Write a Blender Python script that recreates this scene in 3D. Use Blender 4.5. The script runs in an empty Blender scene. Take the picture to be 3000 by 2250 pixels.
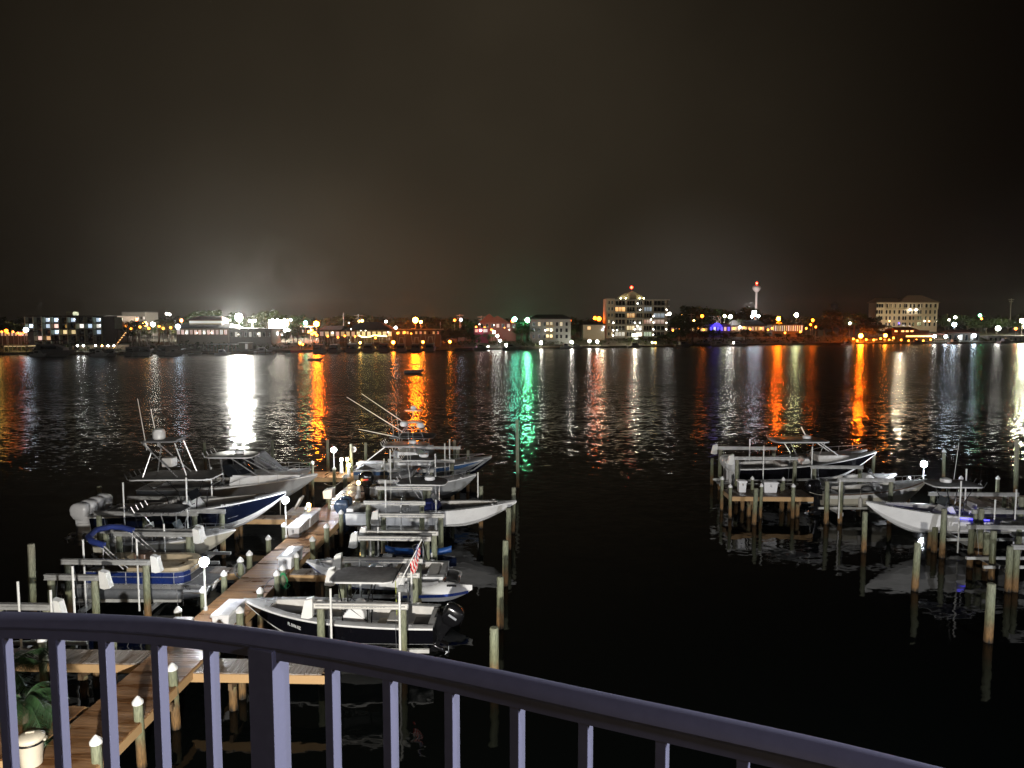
import bpy, math, random
from mathutils import Vector, Matrix
random.seed(7)
S = bpy.context.scene
COL = S.collection
PI = math.pi
# ---------------------------------------------------------------- camera model
H = 12.5; F = 2167.0; HZ = 945.0
PT = math.atan((1125 - HZ) / F)
def ray(x, y):
    cx = (x - 1500) / F; cy = -(y - 1125) / F
    return (cx, math.cos(PT) + cy * math.sin(PT), -math.sin(PT) + cy * math.cos(PT))
def az(x, y, z=0.0):
    d = ray(x, y); t = (z - H) / d[2]
    return (t * d[0], t * d[1], z)
def aY(x, y, Y):
    d = ray(x, y); t = Y / d[1]
    return (t * d[0], Y, H + t * d[2])
cam = bpy.data.cameras.new('camera')
cam.sensor_width = 36; cam.lens = F / 3000 * 36
cam.clip_start = 0.05; cam.clip_end = 6000
co = bpy.data.objects.new('camera', cam); COL.objects.link(co)
co.location = (0, 0, H); co.rotation_euler = (PI / 2 - PT, 0, 0)
S.camera = co
S.view_settings.view_transform = 'Standard'; S.view_settings.look = 'None'
S.view_settings.exposure = 0.0; S.view_settings.gamma = 1.0

# ---------------------------------------------------------------- materials
MATS = {}
def mat(name, col, rough=0.5, metal=0.0, var=0.12, scale=3.0, bump=0.0, bscale=40.0, emit=None, es=1.0, spec=0.5, coat=0.0, col2=None, sample=True, rvar=0.1):
    if name in MATS: return MATS[name]
    m = bpy.data.materials.new(name); m.use_nodes = True
    nt = m.node_tree; N = nt.nodes; L = nt.links
    b = N['Principled BSDF']
    tc = N.new('ShaderNodeNewGeometry')
    no = N.new('ShaderNodeTexNoise'); no.inputs['Scale'].default_value = scale; no.inputs['Detail'].default_value = 5
    L.new(tc.outputs['Position'], no.inputs['Vector'])
    mx = N.new('ShaderNodeMix'); mx.data_type = 'RGBA'
    c2 = col2 if col2 else tuple(c * (1 - 2 * var) for c in col)
    mr = N.new('ShaderNodeMapRange'); mr.inputs[1].default_value = 0.35; mr.inputs[2].default_value = 0.65
    L.new(no.outputs['Fac'], mr.inputs[0]); L.new(mr.outputs[0], mx.inputs[0])
    mx.inputs[6].default_value = (*col, 1); mx.inputs[7].default_value = (*c2, 1)
    L.new(mx.outputs[2], b.inputs['Base Color'])
    r2 = N.new('ShaderNodeMapRange'); r2.inputs[1].default_value = 0.3; r2.inputs[2].default_value = 0.7
    r2.inputs[3].default_value = max(0.02, rough - rvar); r2.inputs[4].default_value = min(1, rough + rvar)
    L.new(no.outputs['Fac'], r2.inputs[0]); L.new(r2.outputs[0], b.inputs['Roughness'])
    b.inputs['Metallic'].default_value = metal
    b.inputs['Specular IOR Level'].default_value = spec
    b.inputs['Coat Weight'].default_value = coat
    if bump:
        n2 = N.new('ShaderNodeTexNoise'); n2.inputs['Scale'].default_value = bscale; n2.inputs['Detail'].default_value = 4
        L.new(tc.outputs['Position'], n2.inputs['Vector'])
        bp = N.new('ShaderNodeBump'); bp.inputs['Strength'].default_value = 0.6; bp.inputs['Distance'].default_value = bump
        L.new(n2.outputs['Fac'], bp.inputs['Height']); L.new(bp.outputs[0], b.inputs['Normal'])
    if emit:
        b.inputs['Emission Color'].default_value = (*emit, 1); b.inputs['Emission Strength'].default_value = es
        if not sample: m.cycles.emission_sampling = 'NONE'
    MATS[name] = m
    return m
def lamp_mat(col, es, sample=True):
    k = 'glow_%d_%d_%d_%d' % (int(col[0] * 99), int(col[1] * 99), int(col[2] * 99), int(es * 10))
    return mat(k + ('' if sample else 'n'), (0.8, 0.8, 0.8), 0.5, emit=col, es=es, sample=sample, var=0.0)
def piling_mat():
    m = bpy.data.materials.new('weathered_piling'); m.use_nodes = True
    nt = m.node_tree; N = nt.nodes; L = nt.links; b = N['Principled BSDF']
    g = N.new('ShaderNodeNewGeometry'); sp = N.new('ShaderNodeSeparateXYZ'); L.new(g.outputs['Position'], sp.inputs[0])
    no = N.new('ShaderNodeTexNoise'); no.inputs['Scale'].default_value = 5; no.inputs['Detail'].default_value = 6
    mp = N.new('ShaderNodeMapping'); mp.inputs['Scale'].default_value = (2, 2, 0.35)
    L.new(g.outputs['Position'], mp.inputs[0]); L.new(mp.outputs[0], no.inputs['Vector'])
    a = N.new('ShaderNodeMath'); a.operation = 'MULTIPLY_ADD'; a.inputs[1].default_value = 0.7; a.inputs[2].default_value = -0.35
    L.new(no.outputs['Fac'], a.inputs[0])
    s = N.new('ShaderNodeMath'); s.operation = 'ADD'; L.new(a.outputs[0], s.inputs[0]); L.new(sp.outputs['Z'], s.inputs[1])
    r = N.new('ShaderNodeValToRGB'); e = r.color_ramp.elements
    mr = N.new('ShaderNodeMapRange'); mr.inputs[1].default_value = 0; mr.inputs[2].default_value = 3.0
    L.new(s.outputs[0], mr.inputs[0]); L.new(mr.outputs[0], r.inputs[0])
    e[0].position = 0; e[0].color = (0.02, 0.015, 0.008, 1)
    e[1].position = 1; e[1].color = (0.27, 0.26, 0.19, 1)
    for p, c in ((0.07, (0.22, 0.12, 0.04, 1)), (0.2, (0.20, 0.12, 0.05, 1)), (0.32, (0.17, 0.17, 0.09, 1)), (0.6, (0.24, 0.26, 0.17, 1))):
        q = e.new(p); q.color = c
    mx = N.new('ShaderNodeMix'); mx.data_type = 'RGBA'; mx.blend_type = 'MULTIPLY'; mx.inputs[0].default_value = 0.8
    n2 = N.new('ShaderNodeTexNoise'); n2.inputs['Scale'].default_value = 14; n2.inputs['Detail'].default_value = 5; L.new(mp.outputs[0], n2.inputs['Vector'])
    rr = N.new('ShaderNodeValToRGB'); rr.color_ramp.elements[0].position = 0.35; rr.color_ramp.elements[0].color = (0.45, 0.45, 0.45, 1); rr.color_ramp.elements[1].position = 0.6
    L.new(n2.outputs['Fac'], rr.inputs[0]); L.new(r.outputs[0], mx.inputs[6]); L.new(rr.outputs[0], mx.inputs[7])
    L.new(mx.outputs[2], b.inputs['Base Color']); b.inputs['Roughness'].default_value = 0.8
    bp = N.new('ShaderNodeBump'); bp.inputs['Distance'].default_value = 0.02; L.new(n2.outputs['Fac'], bp.inputs['Height']); L.new(bp.outputs[0], b.inputs['Normal'])
    return m
def wood_mat(name, axis, w, c1, c2, wet=True):
    # planks of width w laid side by side along local axis (0 x, 1 y); wet patches
    m = bpy.data.materials.new(name); m.use_nodes = True
    nt = m.node_tree; N = nt.nodes; L = nt.links; b = N['Principled BSDF']
    t = N.new('ShaderNodeTexCoord'); sp = N.new('ShaderNodeSeparateXYZ'); L.new(t.outputs['Object'], sp.inputs[0])
    d = N.new('ShaderNodeMath'); d.operation = 'DIVIDE'; d.inputs[1].default_value = w; L.new(sp.outputs[axis], d.inputs[0])
    fl = N.new('ShaderNodeMath'); fl.operation = 'FLOOR'; L.new(d.outputs[0], fl.inputs[0])
    wn = N.new('ShaderNodeTexWhiteNoise'); wn.noise_dimensions = '1D'; L.new(fl.outputs[0], wn.inputs['W'])
    mp = N.new('ShaderNodeMapping'); mp.inputs['Scale'].default_value = (1.2, 12, 5) if axis == 1 else (12, 1.2, 5)
    L.new(t.outputs['Object'], mp.inputs[0])
    no = N.new('ShaderNodeTexNoise'); no.inputs['Scale'].default_value = 2.5; no.inputs['Detail'].default_value = 6; L.new(mp.outputs[0], no.inputs['Vector'])
    ad = N.new('ShaderNodeMath'); ad.operation = 'MULTIPLY_ADD'; ad.inputs[1].default_value = 0.55; L.new(wn.outputs['Value'], ad.inputs[0])
    m2 = N.new('ShaderNodeMath'); m2.operation = 'MULTIPLY'; m2.inputs[1].default_value = 0.6; L.new(no.outputs['Fac'], m2.inputs[0]); L.new(m2.outputs[0], ad.inputs[2])
    mx = N.new('ShaderNodeMix'); mx.data_type = 'RGBA'; mx.inputs[6].default_value = (*c1, 1); mx.inputs[7].default_value = (*c2, 1)
    L.new(ad.outputs[0], mx.inputs[0])
    if wet:
        wt = N.new('ShaderNodeTexNoise'); wt.inputs['Scale'].default_value = 0.9; wt.inputs['Detail'].default_value = 4
        mq = N.new('ShaderNodeMapping'); mq.inputs['Scale'].default_value = (0.6, 2.2, 1) if axis == 1 else (2.2, 0.6, 1)
        L.new(t.outputs['Object'], mq.inputs[0]); L.new(mq.outputs[0], wt.inputs['Vector'])
        w2 = N.new('ShaderNodeMapRange'); w2.inputs[1].default_value = 0.42; w2.inputs[2].default_value = 0.62; L.new(wt.outputs['Fac'], w2.inputs[0])
        dk = N.new('ShaderNodeMix'); dk.data_type = 'RGBA'; dk.blend_type = 'MULTIPLY'; dk.inputs[7].default_value = (0.5, 0.42, 0.36, 1)
        L.new(w2.outputs[0], dk.inputs[0]); L.new(mx.outputs[2], dk.inputs[6]); L.new(dk.outputs[2], b.inputs['Base Color'])
        rg = N.new('ShaderNodeMapRange'); rg.inputs[3].default_value = 0.62; rg.inputs[4].default_value = 0.22; L.new(w2.outputs[0], rg.inputs[0]); L.new(rg.outputs[0], b.inputs['Roughness'])
    else:
        L.new(mx.outputs[2], b.inputs['Base Color']); b.inputs['Roughness'].default_value = 0.7
    bp = N.new('ShaderNodeBump'); bp.inputs['Distance'].default_value = 0.004; L.new(no.outputs['Fac'], bp.inputs['Height']); L.new(bp.outputs[0], b.inputs['Normal'])
    MATS[name] = m
    return m
W8 = mat('gelcoat_white', (0.84, 0.84, 0.82), 0.3, var=0.07, scale=1.3, coat=0.15)
W2 = mat('gelcoat_cream', (0.6, 0.57, 0.47), 0.35, var=0.05, scale=1.5)
WD = mat('deck_nonskid_white', (0.5, 0.5, 0.49), 0.7, var=0.12, scale=2.5, bump=0.002, bscale=120)
GD = mat('deck_grey_foam', (0.2, 0.2, 0.2), 0.8, var=0.1, scale=4, bump=0.002)
NV = mat('gelcoat_navy', (0.004, 0.007, 0.02), 0.15, var=0.1, coat=0.3)
BK = mat('gelcoat_black', (0.004, 0.004, 0.006), 0.14, var=0.1)
BL = mat('stripe_blue', (0.02, 0.06, 0.32), 0.3, var=0.1)
SB = mat('stripe_slate_blue', (0.06, 0.13, 0.28), 0.3)
GY = mat('gelcoat_grey', (0.33, 0.34, 0.34), 0.35, var=0.1, scale=1.4)
CW = mat('cowling_white', (0.62, 0.62, 0.62), 0.28, var=0.04)
CB = mat('cowling_black', (0.008, 0.008, 0.009), 0.16)
CG = mat('cowling_blue_grey', (0.05, 0.075, 0.12), 0.22)
AL = mat('aluminium_tube', (0.62, 0.62, 0.62), 0.32, 0.75, var=0.06, scale=8)
AB = mat('aluminium_brushed', (0.48, 0.5, 0.53), 0.42, 0.8, var=0.12, scale=5)
BP = mat('black_powdercoat', (0.01, 0.01, 0.01), 0.3)
GALV = mat('galvanised_beam', (0.52, 0.52, 0.5), 0.45, 0.3, var=0.14, scale=3.5)
PVC = mat('white_pvc', (0.78, 0.78, 0.74), 0.4, var=0.05)
CAP = mat('white_piling_cap', (0.8, 0.8, 0.78), 0.35, var=0.03)
BOXW = mat('white_fibreglass_box', (0.8, 0.8, 0.8), 0.3, var=0.04, scale=2)
PIL = piling_mat(); MATS['weathered_piling'] = PIL
CVB = mat('canvas_black', (0.015, 0.015, 0.017), 0.85, bump=0.004, bscale=9)
CVG = mat('canvas_grey', (0.17, 0.17, 0.17), 0.85, bump=0.006, bscale=7)
CVL = mat('canvas_royal_blue', (0.010, 0.028, 0.17), 0.8, bump=0.006, bscale=10)
TAN = mat('vinyl_tan', (0.42, 0.34, 0.22), 0.5, var=0.1, scale=3)
VW = mat('vinyl_white', (0.62, 0.6, 0.56), 0.5, var=0.08, scale=4)
GLS = mat('dark_tinted_glass', (0.01, 0.012, 0.015), 0.06, spec=0.9, rvar=0.02)
CRG = mat('clear_windscreen', (0.12, 0.14, 0.15), 0.08, spec=0.9, rvar=0.02)
ROPE = mat('rope', (0.45, 0.42, 0.35), 0.9, bump=0.004)
GRH = mat('green_hose', (0.01, 0.28, 0.09), 0.45)
RED = mat('red_plastic', (0.5, 0.02, 0.02), 0.4)
PLK = wood_mat('wet_dock_planks', 1, 0.14, (0.38, 0.21, 0.095), (0.2, 0.105, 0.045))
PLF = wood_mat('finger_pier_planks', 0, 0.15, (0.42, 0.38, 0.33), (0.26, 0.22, 0.19))
FAS = wood_mat('fascia_timber', 2, 0.3, (0.5, 0.32, 0.15), (0.36, 0.22, 0.1), wet=False)
JST = mat('joist_timber', (0.16, 0.1, 0.05), 0.8, bump=0.004, bscale=12)
# ---------------------------------------------------------------- mesh builder
class MB:
    def __init__(s): s.v = []; s.f = []
    def add(s, vs, fs):
        o = len(s.v); s.v += [tuple(v) for v in vs]; s.f += [tuple(o + i for i in f) for f in fs]; return s
    def box(s, x0, x1, y0, y1, z0, z1):
        return s.add([(x0, y0, z0), (x1, y0, z0), (x1, y1, z0), (x0, y1, z0), (x0, y0, z1), (x1, y0, z1), (x1, y1, z1), (x0, y1, z1)],
                     [(3, 2, 1, 0), (4, 5, 6, 7), (0, 1, 5, 4), (1, 2, 6, 5), (2, 3, 7, 6), (3, 0, 4, 7)])
    def obox(s, c, size, rz=0, ry=0, rx=0):
        M = Matrix.Translation(c) @ Matrix.Rotation(rz, 4, 'Z') @ Matrix.Rotation(ry, 4, 'Y') @ Matrix.Rotation(rx, 4, 'X')
        a, b, d = [q / 2 for q in size]
        vs = [M @ Vector(p) for p in ((-a, -b, -d), (a, -b, -d), (a, b, -d), (-a, b, -d), (-a, -b, d), (a, -b, d), (a, b, d), (-a, b, d))]
        return s.add(vs, [(3, 2, 1, 0), (4, 5, 6, 7), (0, 1, 5, 4), (1, 2, 6, 5), (2, 3, 7, 6), (3, 0, 4, 7)])
    def loft(s, rings, closed=True, caps=True):
        n = len(rings[0]); o = len(s.v)
        for r in rings: s.v += [tuple(p) for p in r]
        for i in range(len(rings) - 1):
            for j in range(n if closed else n - 1):
                k = (j + 1) % n
                s.f.append((o + i * n + j, o + i * n + k, o + (i + 1) * n + k, o + (i + 1) * n + j))
        if caps:
            s.f.append(tuple(o + j for j in range(n))[::-1]); s.f.append(tuple(o + (len(rings) - 1) * n + j for j in range(n)))
        return s
    def tube(s, pts, r, n=8, r1=None, caps=True):
        P = [Vector(p) for p in pts]; rings = []
        prev = None
        for i, p in enumerate(P):
            d = (P[min(i + 1, len(P) - 1)] - P[max(i - 1, 0)])
            if d.length < 1e-9: d = Vector((0, 0, 1))
            d.normalize()
            up = Vector((0, 0, 1)) if abs(d.z) < 0.9 else Vector((1, 0, 0))
            a = d.cross(up).normalized(); b = a.cross(d).normalized()
            if prev is not None and a.dot(prev) < 0: a = -a; b = -b
            prev = a
            rr = r if r1 is None else r + (r1 - r) * i / (len(P) - 1)
            rings.append([p + a * (rr * math.cos(2 * PI * j / n)) + b * (rr * math.sin(2 * PI * j / n)) for j in range(n)])
        return s.loft(rings, True, caps)
    def lathe(s, prof, c=(0, 0, 0), n=14, axis=2, caps=True):
        rings = []
        for r, z in prof:
            ring = []
            for j in range(n):
                a = 2 * PI * j / n; u, v = r * math.cos(a), r * math.sin(a)
                p = (u, v, z) if axis == 2 else ((z, u, v) if axis == 0 else (u, z, v))
                ring.append((p[0] + c[0], p[1] + c[1], p[2] + c[2]))
            rings.append(ring)
        return s.loft(rings, True, caps)
    def ball(s, c, r, n=10, sz=1.0):
        return s.lathe([(max(0.001, r * math.sin(PI * i / n)), -r * sz * math.cos(PI * i / n)) for i in range(n + 1)], c, n + 2)
    def prism(s, poly, z0, z1):
        return s.loft([[(x, y, z0) for x, y in poly], [(x, y, z1) for x, y in poly]])
    def prismy(s, poly, y0, y1):   # profile in x,z
        return s.loft([[(x, y0, z) for x, z in poly], [(x, y1, z) for x, z in poly]])
    def build(s, name, m, par=None, loc=(0, 0, 0), rot=(0, 0, 0), bev=0, sharp=38, smooth=True):
        me = bpy.data.meshes.new(name); me.from_pydata(s.v, [], s.f); me.update()
        import bmesh
        bm = bmesh.new(); bm.from_mesh(me); bmesh.ops.recalc_face_normals(bm, faces=bm.faces); bm.to_mesh(me); bm.free()
        if m: me.materials.append(m)
        if smooth:
            me.shade_smooth(); me.set_sharp_from_angle(angle=math.radians(sharp))
        o = bpy.data.objects.new(name, me); COL.objects.link(o)
        o.location = loc; o.rotation_euler = rot
        if par: o.parent = par
        if bev:
            b = o.modifiers.new('bevel', 'BEVEL'); b.width = bev; b.segments = 2; b.limit_method = 'ANGLE'
        return o
def rrect(a, b, r, n=4, e=0):
    p = []
    for cx, cy, s0 in ((a - r, b - r, 0), (-a + r, b - r, 1), (-a + r, -b + r, 2), (a - r, -b + r, 3)):
        for i in range(n + 1):
            t = PI / 2 * (s0 + i / n); p.append((cx + r * math.cos(t), cy + r * math.sin(t)))
    return p
def thing(name, label, cat, loc=(0, 0, 0), rz=0, group=None, ry=0, rx=0):
    o = bpy.data.objects.new(name, None); COL.objects.link(o); o.empty_display_size = 0.3
    o.location = loc; o.rotation_euler = (rx, ry, rz)
    o['label'] = label; o['category'] = cat
    if group: o['group'] = group
    return o
def tag(o, label, cat, group=None):
    o['label'] = label; o['category'] = cat
    if group: o['group'] = group
    return o
def struct(o, kind='structure'):
    o['kind'] = kind; return o
def copy_thing(src, loc, rz=None, label=None, group=None, scale=None):
    r = src.copy(); COL.objects.link(r); r.location = loc
    if rz is not None: r.rotation_euler.z = rz
    if label: r['label'] = label
    if group: r['group'] = group
    if scale: r.scale = (scale,) * 3 if not hasattr(scale, '__len__') else scale
    def rec(a, b):
        for ch in list(a.children):
            c = ch.copy(); COL.objects.link(c); c.parent = b; c.matrix_parent_inverse = ch.matrix_parent_inverse
            rec(ch, c)
    rec(src, r)
    return r
ORD = ['first', 'second', 'third', 'fourth', 'fifth', 'sixth', 'seventh', 'eighth', 'ninth', 'tenth', 'eleventh', 'twelfth', 'thirteenth', 'fourteenth', 'fifteenth', 'sixteenth', 'seventeenth', 'eighteenth', 'nineteenth', 'twentieth']
def text_mesh(txt, size, name, m, par, loc, rot, depth=0.002, bold=False):
    cu = bpy.data.curves.new('lettering_curve', 'FONT'); cu.body = txt; cu.size = size; cu.extrude = depth; cu.resolution_u = 2
    if bold: cu.offset = size * 0.02
    t = bpy.data.objects.new('lettering_tmp', cu); COL.objects.link(t)
    dg = bpy.context.evaluated_depsgraph_get()
    me = bpy.data.meshes.new_from_object(t.evaluated_get(dg))
    bpy.data.objects.remove(t); me.materials.clear(); me.materials.append(m)
    o = bpy.data.objects.new(name, me); COL.objects.link(o); o.location = loc; o.rotation_euler = rot
    if par: o.parent = par
    return o
DR = -0.033        # marina axes are turned by this about Z
# ---------------------------------------------------------------- boats
def outboard(par, x, y, z, cm, sc=1.0, tilt=0.0, lm=None, stripe=None):
    """cowling mesh with leg and propeller under it; x points forward"""
    lm = lm or cm
    c = MB(); rings = []
    for zz, a, b, ox in ((0.0, .17, .12, 0), (.06, .24, .17, -.02), (.22, .33, .21, -.04), (.42, .36, .22, -.05), (.56, .34, .21, -.04), (.66, .27, .17, -.02), (.71, .14, .09, 0)):
        rings.append([(px - .12 + ox, py, zz) for px, py in rrect(a, b, min(a, b) * .55, 3)])
    c.loft(rings)
    e = c.build('outboard_motor', cm, par, (x, y, z), (0, tilt, 0), sharp=50); e.scale = (sc,) * 3
    g = MB()
    g.loft([[(px * w - .12 + ox, py * h, zz) for px, py in rrect(.2, .1, .06, 3)] for zz, w, h, ox in ((.02, 1, 1, 0), (-.3, .8, .75, .02), (-.62, .75, .5, .02), (-.85, .8, .4, 0))])
    g.obox((-.2, 0, -.62), (.62, .26, .025))
    g.lathe([(.01, -.42), (.06, -.36), (.085, -.2), (.085, .0), (.06, .16), (.01, .24)], (-.14, 0, -.86), 10, axis=0)
    g.loft([[(.1, .012, -.88), (.1, -.012, -.88), (-.32, -.012, -.88), (-.32, .012, -.88)], [(-.05, .008, -1.1), (-.05, -.008, -1.1), (-.3, -.008, -1.12), (-.3, .008, -1.12)]])
    g.obox((.2, 0, -.05), (.3, .24, .5))
    g.build('leg', lm, e, sharp=40)
    p = MB(); p.lathe([(.05, -.14), (.055, -.02), (.03, .06)], (-.6, 0, -.86), 8, axis=0)
    for k in range(3):
        a = k * 2 * PI / 3 + .3
        q = [(-.62, .05 * math.cos(a - .5), -.86 + .05 * math.sin(a - .5)), (-.56, .19 * math.cos(a - .35), -.86 + .19 * math.sin(a - .35)), (-.6, .2 * math.cos(a + .3), -.86 + .2 * math.sin(a + .3)), (-.66, .05 * math.cos(a + .5), -.86 + .05 * math.sin(a + .5))]
        p.loft([[Vector(v) for v in q], [Vector(v) + Vector((.012, 0, 0)) for v in q]])
    p.build('propeller', AB, e)
    if stripe:
        s = MB(); s.obox((-.17, -.222, .36), (.3, .006, .07), ry=-.1); s.obox((-.17, .222, .36), (.3, .006, .07), ry=-.1)
        s.build('decal', stripe, e)
    return e
class Hull:
    def __init__(s, L, B, Hs, rise, rake=0.38, fl=2.6, full=0.42):
        s.L, s.B, s.Hs, s.rise, s.rake, s.fl, s.full = L, B, Hs, rise, rake * .82, fl, full
    def b(s, t):
        if t < s.full: return s.B / 2 * (0.93 + 0.07 * math.sin(PI / 2 * t / s.full))
        return max(0.03, s.B / 2 * (1 - ((t - s.full) / (1 - s.full)) ** s.fl))
    def zs(s, t): return s.Hs + s.rise * t ** 1.8
    def zk(s, t):
        k = 1 - s.rake
        return 0 if t < k else (s.zs(1) * 0.93) * ((t - k) / s.rake) ** 1.6
    def low(s, t):
        f = max(0, (t - .3) / .7)
        bb = s.b(t) * (0.9 - 0.5 * f ** 1.5); z = s.zk(t) + (s.zs(t) - s.zk(t)) * (0.34 - 0.06 * f)
        return bb, z
    def mid(s, t):
        f = max(0, (t - .3) / .7)
        bl, zl = s.low(t)
        return bl + (s.b(t) - bl) * (0.62 - 0.2 * f), zl + (s.zs(t) - zl) * 0.55
def make_boat(label, sx, sy, zk, rz, L, B, Hs, rise, top=W8, bot=W8, rail=W8, capm=WD, floor=WD, tf=0.9, tc=0.0, pitch=0.0, group='boats in the marina', cat='motor boat',
              name='motor_boat', engines=(), em=CW, es=1.0, etilt=0.0, band=None, ins=0.26, rake=0.38, fl=2.3, zf=0.42, estripe=None, deck_m=None, eng_dx=-.25):
    h = Hull(L, B, Hs, rise, rake, fl); NS = 26
    T = thing(name, label, cat, (sx, sy, zk), rz, group, ry=-pitch)
    ts = [i / NS for i in range(NS + 1)]
    def ring_side(t, s): 
        x = L * t
        bl, zl = h.low(t); bm, zm = h.mid(t)
        return (x, s * h.b(t), h.zs(t)), (x, s * bm, zm), (x, s * bl, zl)
    m = MB()
    for s in (-1, 1):
        up = 1 if band else 0
        m.loft([ring_side(t, s)[up:] for t in ts], False, False)
    gl, ml, ll = ring_side(0, 1); gr, mr_, lr = ring_side(0, -1)
    m.add([gl, ml, ll, (0, 0, 0), lr, mr_, gr], [(0, 1, 2, 3, 4, 5, 6)])
    m.build('hull', top, T, sharp=60)
    if band:
        m = MB()
        for s in (-1, 1): m.loft([ring_side(t, s)[:2] for t in ts], False, False)
        m.build('hull_stripe', band, T, sharp=60)
    m = MB()
    for s in (-1, 1):
        rs = []
        for t in ts:
            bl, zl = h.low(t)
            rs.append([(L * t, s * bl, zl), (L * t, s * (bl * .97 + .0), zl - .025), (L * t, s * bl * .5, h.zk(t) + (zl - h.zk(t)) * .42), (L * t, s * bl * .49, h.zk(t) + (zl - h.zk(t)) * .36), (L * t, 0, h.zk(t))])
        m.loft(rs, False, False)
    m.build('hull_bottom', bot, T, sharp=25)
    # rub rail
    m = MB()
    out = [(L * t, h.b(t) + .015, h.zs(t) - .03) for t in ts]; m.tube(out + [(L * t, -h.b(t) - .015, h.zs(t) - .03) for t in reversed(ts)], .04, 6)
    m.build('rub_rail', rail, T)
    # side decks, foredeck and aft deck
    m = MB()
    def inn(t): return max(0.0, h.b(t) - ins)
    side = [t for t in ts if tc - .001 <= t <= tf]
    if not side: side = [tf]
    for s in (-1, 1):
        m.loft([[(L * t, s * h.b(t), h.zs(t)), (L * t, s * (h.b(t) - ins * .5), h.zs(t) + .03), (L * t, s * inn(t), h.zs(t) + .02)] for t in side], False, False)
    for rng in ([t for t in ts if t >= side[-1]], [t for t in ts if t <= side[0]] if tc > 0 else []):
        if len(rng) > 1:
            m.loft([[(L * t, h.b(t), h.zs(t)), (L * t, h.b(t) * .5, h.zs(t) + .05), (L * t, 0, h.zs(t) + .07), (L * t, -h.b(t) * .5, h.zs(t) + .05), (L * t, -h.b(t), h.zs(t))] for t in rng], False, False)
    if tc <= 0:
        m.box(0.0, .22, -inn(0), inn(0), h.zs(0) - .12, h.zs(0) + .0)
    m.build('deck', capm, T, sharp=50)
    m = MB(); z0 = Hs * zf
    st = side if tc > 0 else [t if t > 0 else .22 / L for t in side]
    def fz(t): return max(z0, h.low(t)[1] + .05)
    def fw(t): return max(.01, min(inn(t) - .05, h.low(t)[0] - .04))
    for s in (-1, 1):
        m.loft([[(L * t, s * inn(t), h.zs(t) + .02), (L * t, s * min(inn(t), h.mid(t)[0] - .03), (h.mid(t)[1] + h.zs(t)) / 2), (L * t, s * fw(t), fz(t))] for t in st], False, False)
    a, e = st[0], st[-1]
    for t in (a, e):
        m.add([(L * t, inn(t), h.zs(t) + .02), (L * t, -inn(t), h.zs(t) + .02), (L * t, -fw(t), fz(t)), (L * t, fw(t), fz(t))], [(0, 1, 2, 3)])
    m.build('cockpit_liner', VW if capm is not GD else W8, T, sharp=30)
    m = MB(); m.loft([[(L * t, fw(t), fz(t) + .003), (L * t, -fw(t), fz(t) + .003)] for t in st], False, False)
    m.build('cockpit_floor', floor, T)
    for y in engines:
        outboard(T, eng_dx, y, Hs * .78, em, es, etilt, None, estripe)
    # cleats and bow eye
    m = MB()
    for t in (.12, .5, .86):
        for s in (-1, 1):
            m.tube([(L * t - .1, s * (h.b(t) - .1), h.zs(t) + .07), (L * t + .1, s * (h.b(t) - .1), h.zs(t) + .07)], .015, 6)
            m.box(L * t - .03, L * t + .03, s * (h.b(t) - .1) - .015, s * (h.b(t) - .1) + .015, h.zs(t), h.zs(t) + .07)
    m.build('cleats', AL, T)
    T['_dummy'] = 0; del T['_dummy']
    return T, h, z0
def console(T, x, z0, w=.85, hgt=1.15, m=W8, glass=True, face=None, wheel=True):
    c = MB(); c.prismy([(x - .35, z0), (x + .62, z0), (x + .5, z0 + hgt * .62), (x + .12, z0 + hgt), (x - .12, z0 + hgt), (x - .3, z0 + hgt * .72)], -w / 2, w / 2)
    cc = c.build('console', m, T, bev=.04)
    if glass:
        g = MB(); g.obox((x + .2, 0, z0 + hgt + .2), (.02, w * .95, .5), ry=-.5); g.build('windscreen', face or CRG, cc)
    if wheel:
        g = MB(); cx, cz = x - .42, z0 + hgt * .8
        g.tube([(cx + .06 * math.sin(a), .2 * math.cos(a), cz + .19 * math.sin(a)) for a in [i * PI / 7 for i in range(15)]], .014, 6)
        for a in (0.5, 2.6, 4.7): g.tube([(cx, 0, cz), (cx + .06 * math.sin(a), .2 * math.cos(a), cz + .19 * math.sin(a))], .01, 5)
        g.build('steering_wheel', AL, cc)
    s = MB(); s.box(x - .6 + .95 * 0 + 1.22, x + 1.05, -w * .42, w * .42, z0, z0 + .38); s.build('seat', VW, T, bev=.04)
    return cc
def leaning_post(T, x, z0, w=.9, m=VW, fr=AL):
    c = MB(); c.obox((x, 0, z0 + .86), (.38, w, .14)); c.obox((x - .2, 0, z0 + 1.12), (.08, w, .3), ry=-.15)
    s = c.build('leaning_post', m, T, bev=.04)
    f = MB()
    for a in (-1, 1):
        for b in (-1, 1): f.tube([(x + a * .2, b * w * .42, z0), (x + a * .12, b * w * .42, z0 + .8)], .022, 6)
    f.build('frame', fr, s)
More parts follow.
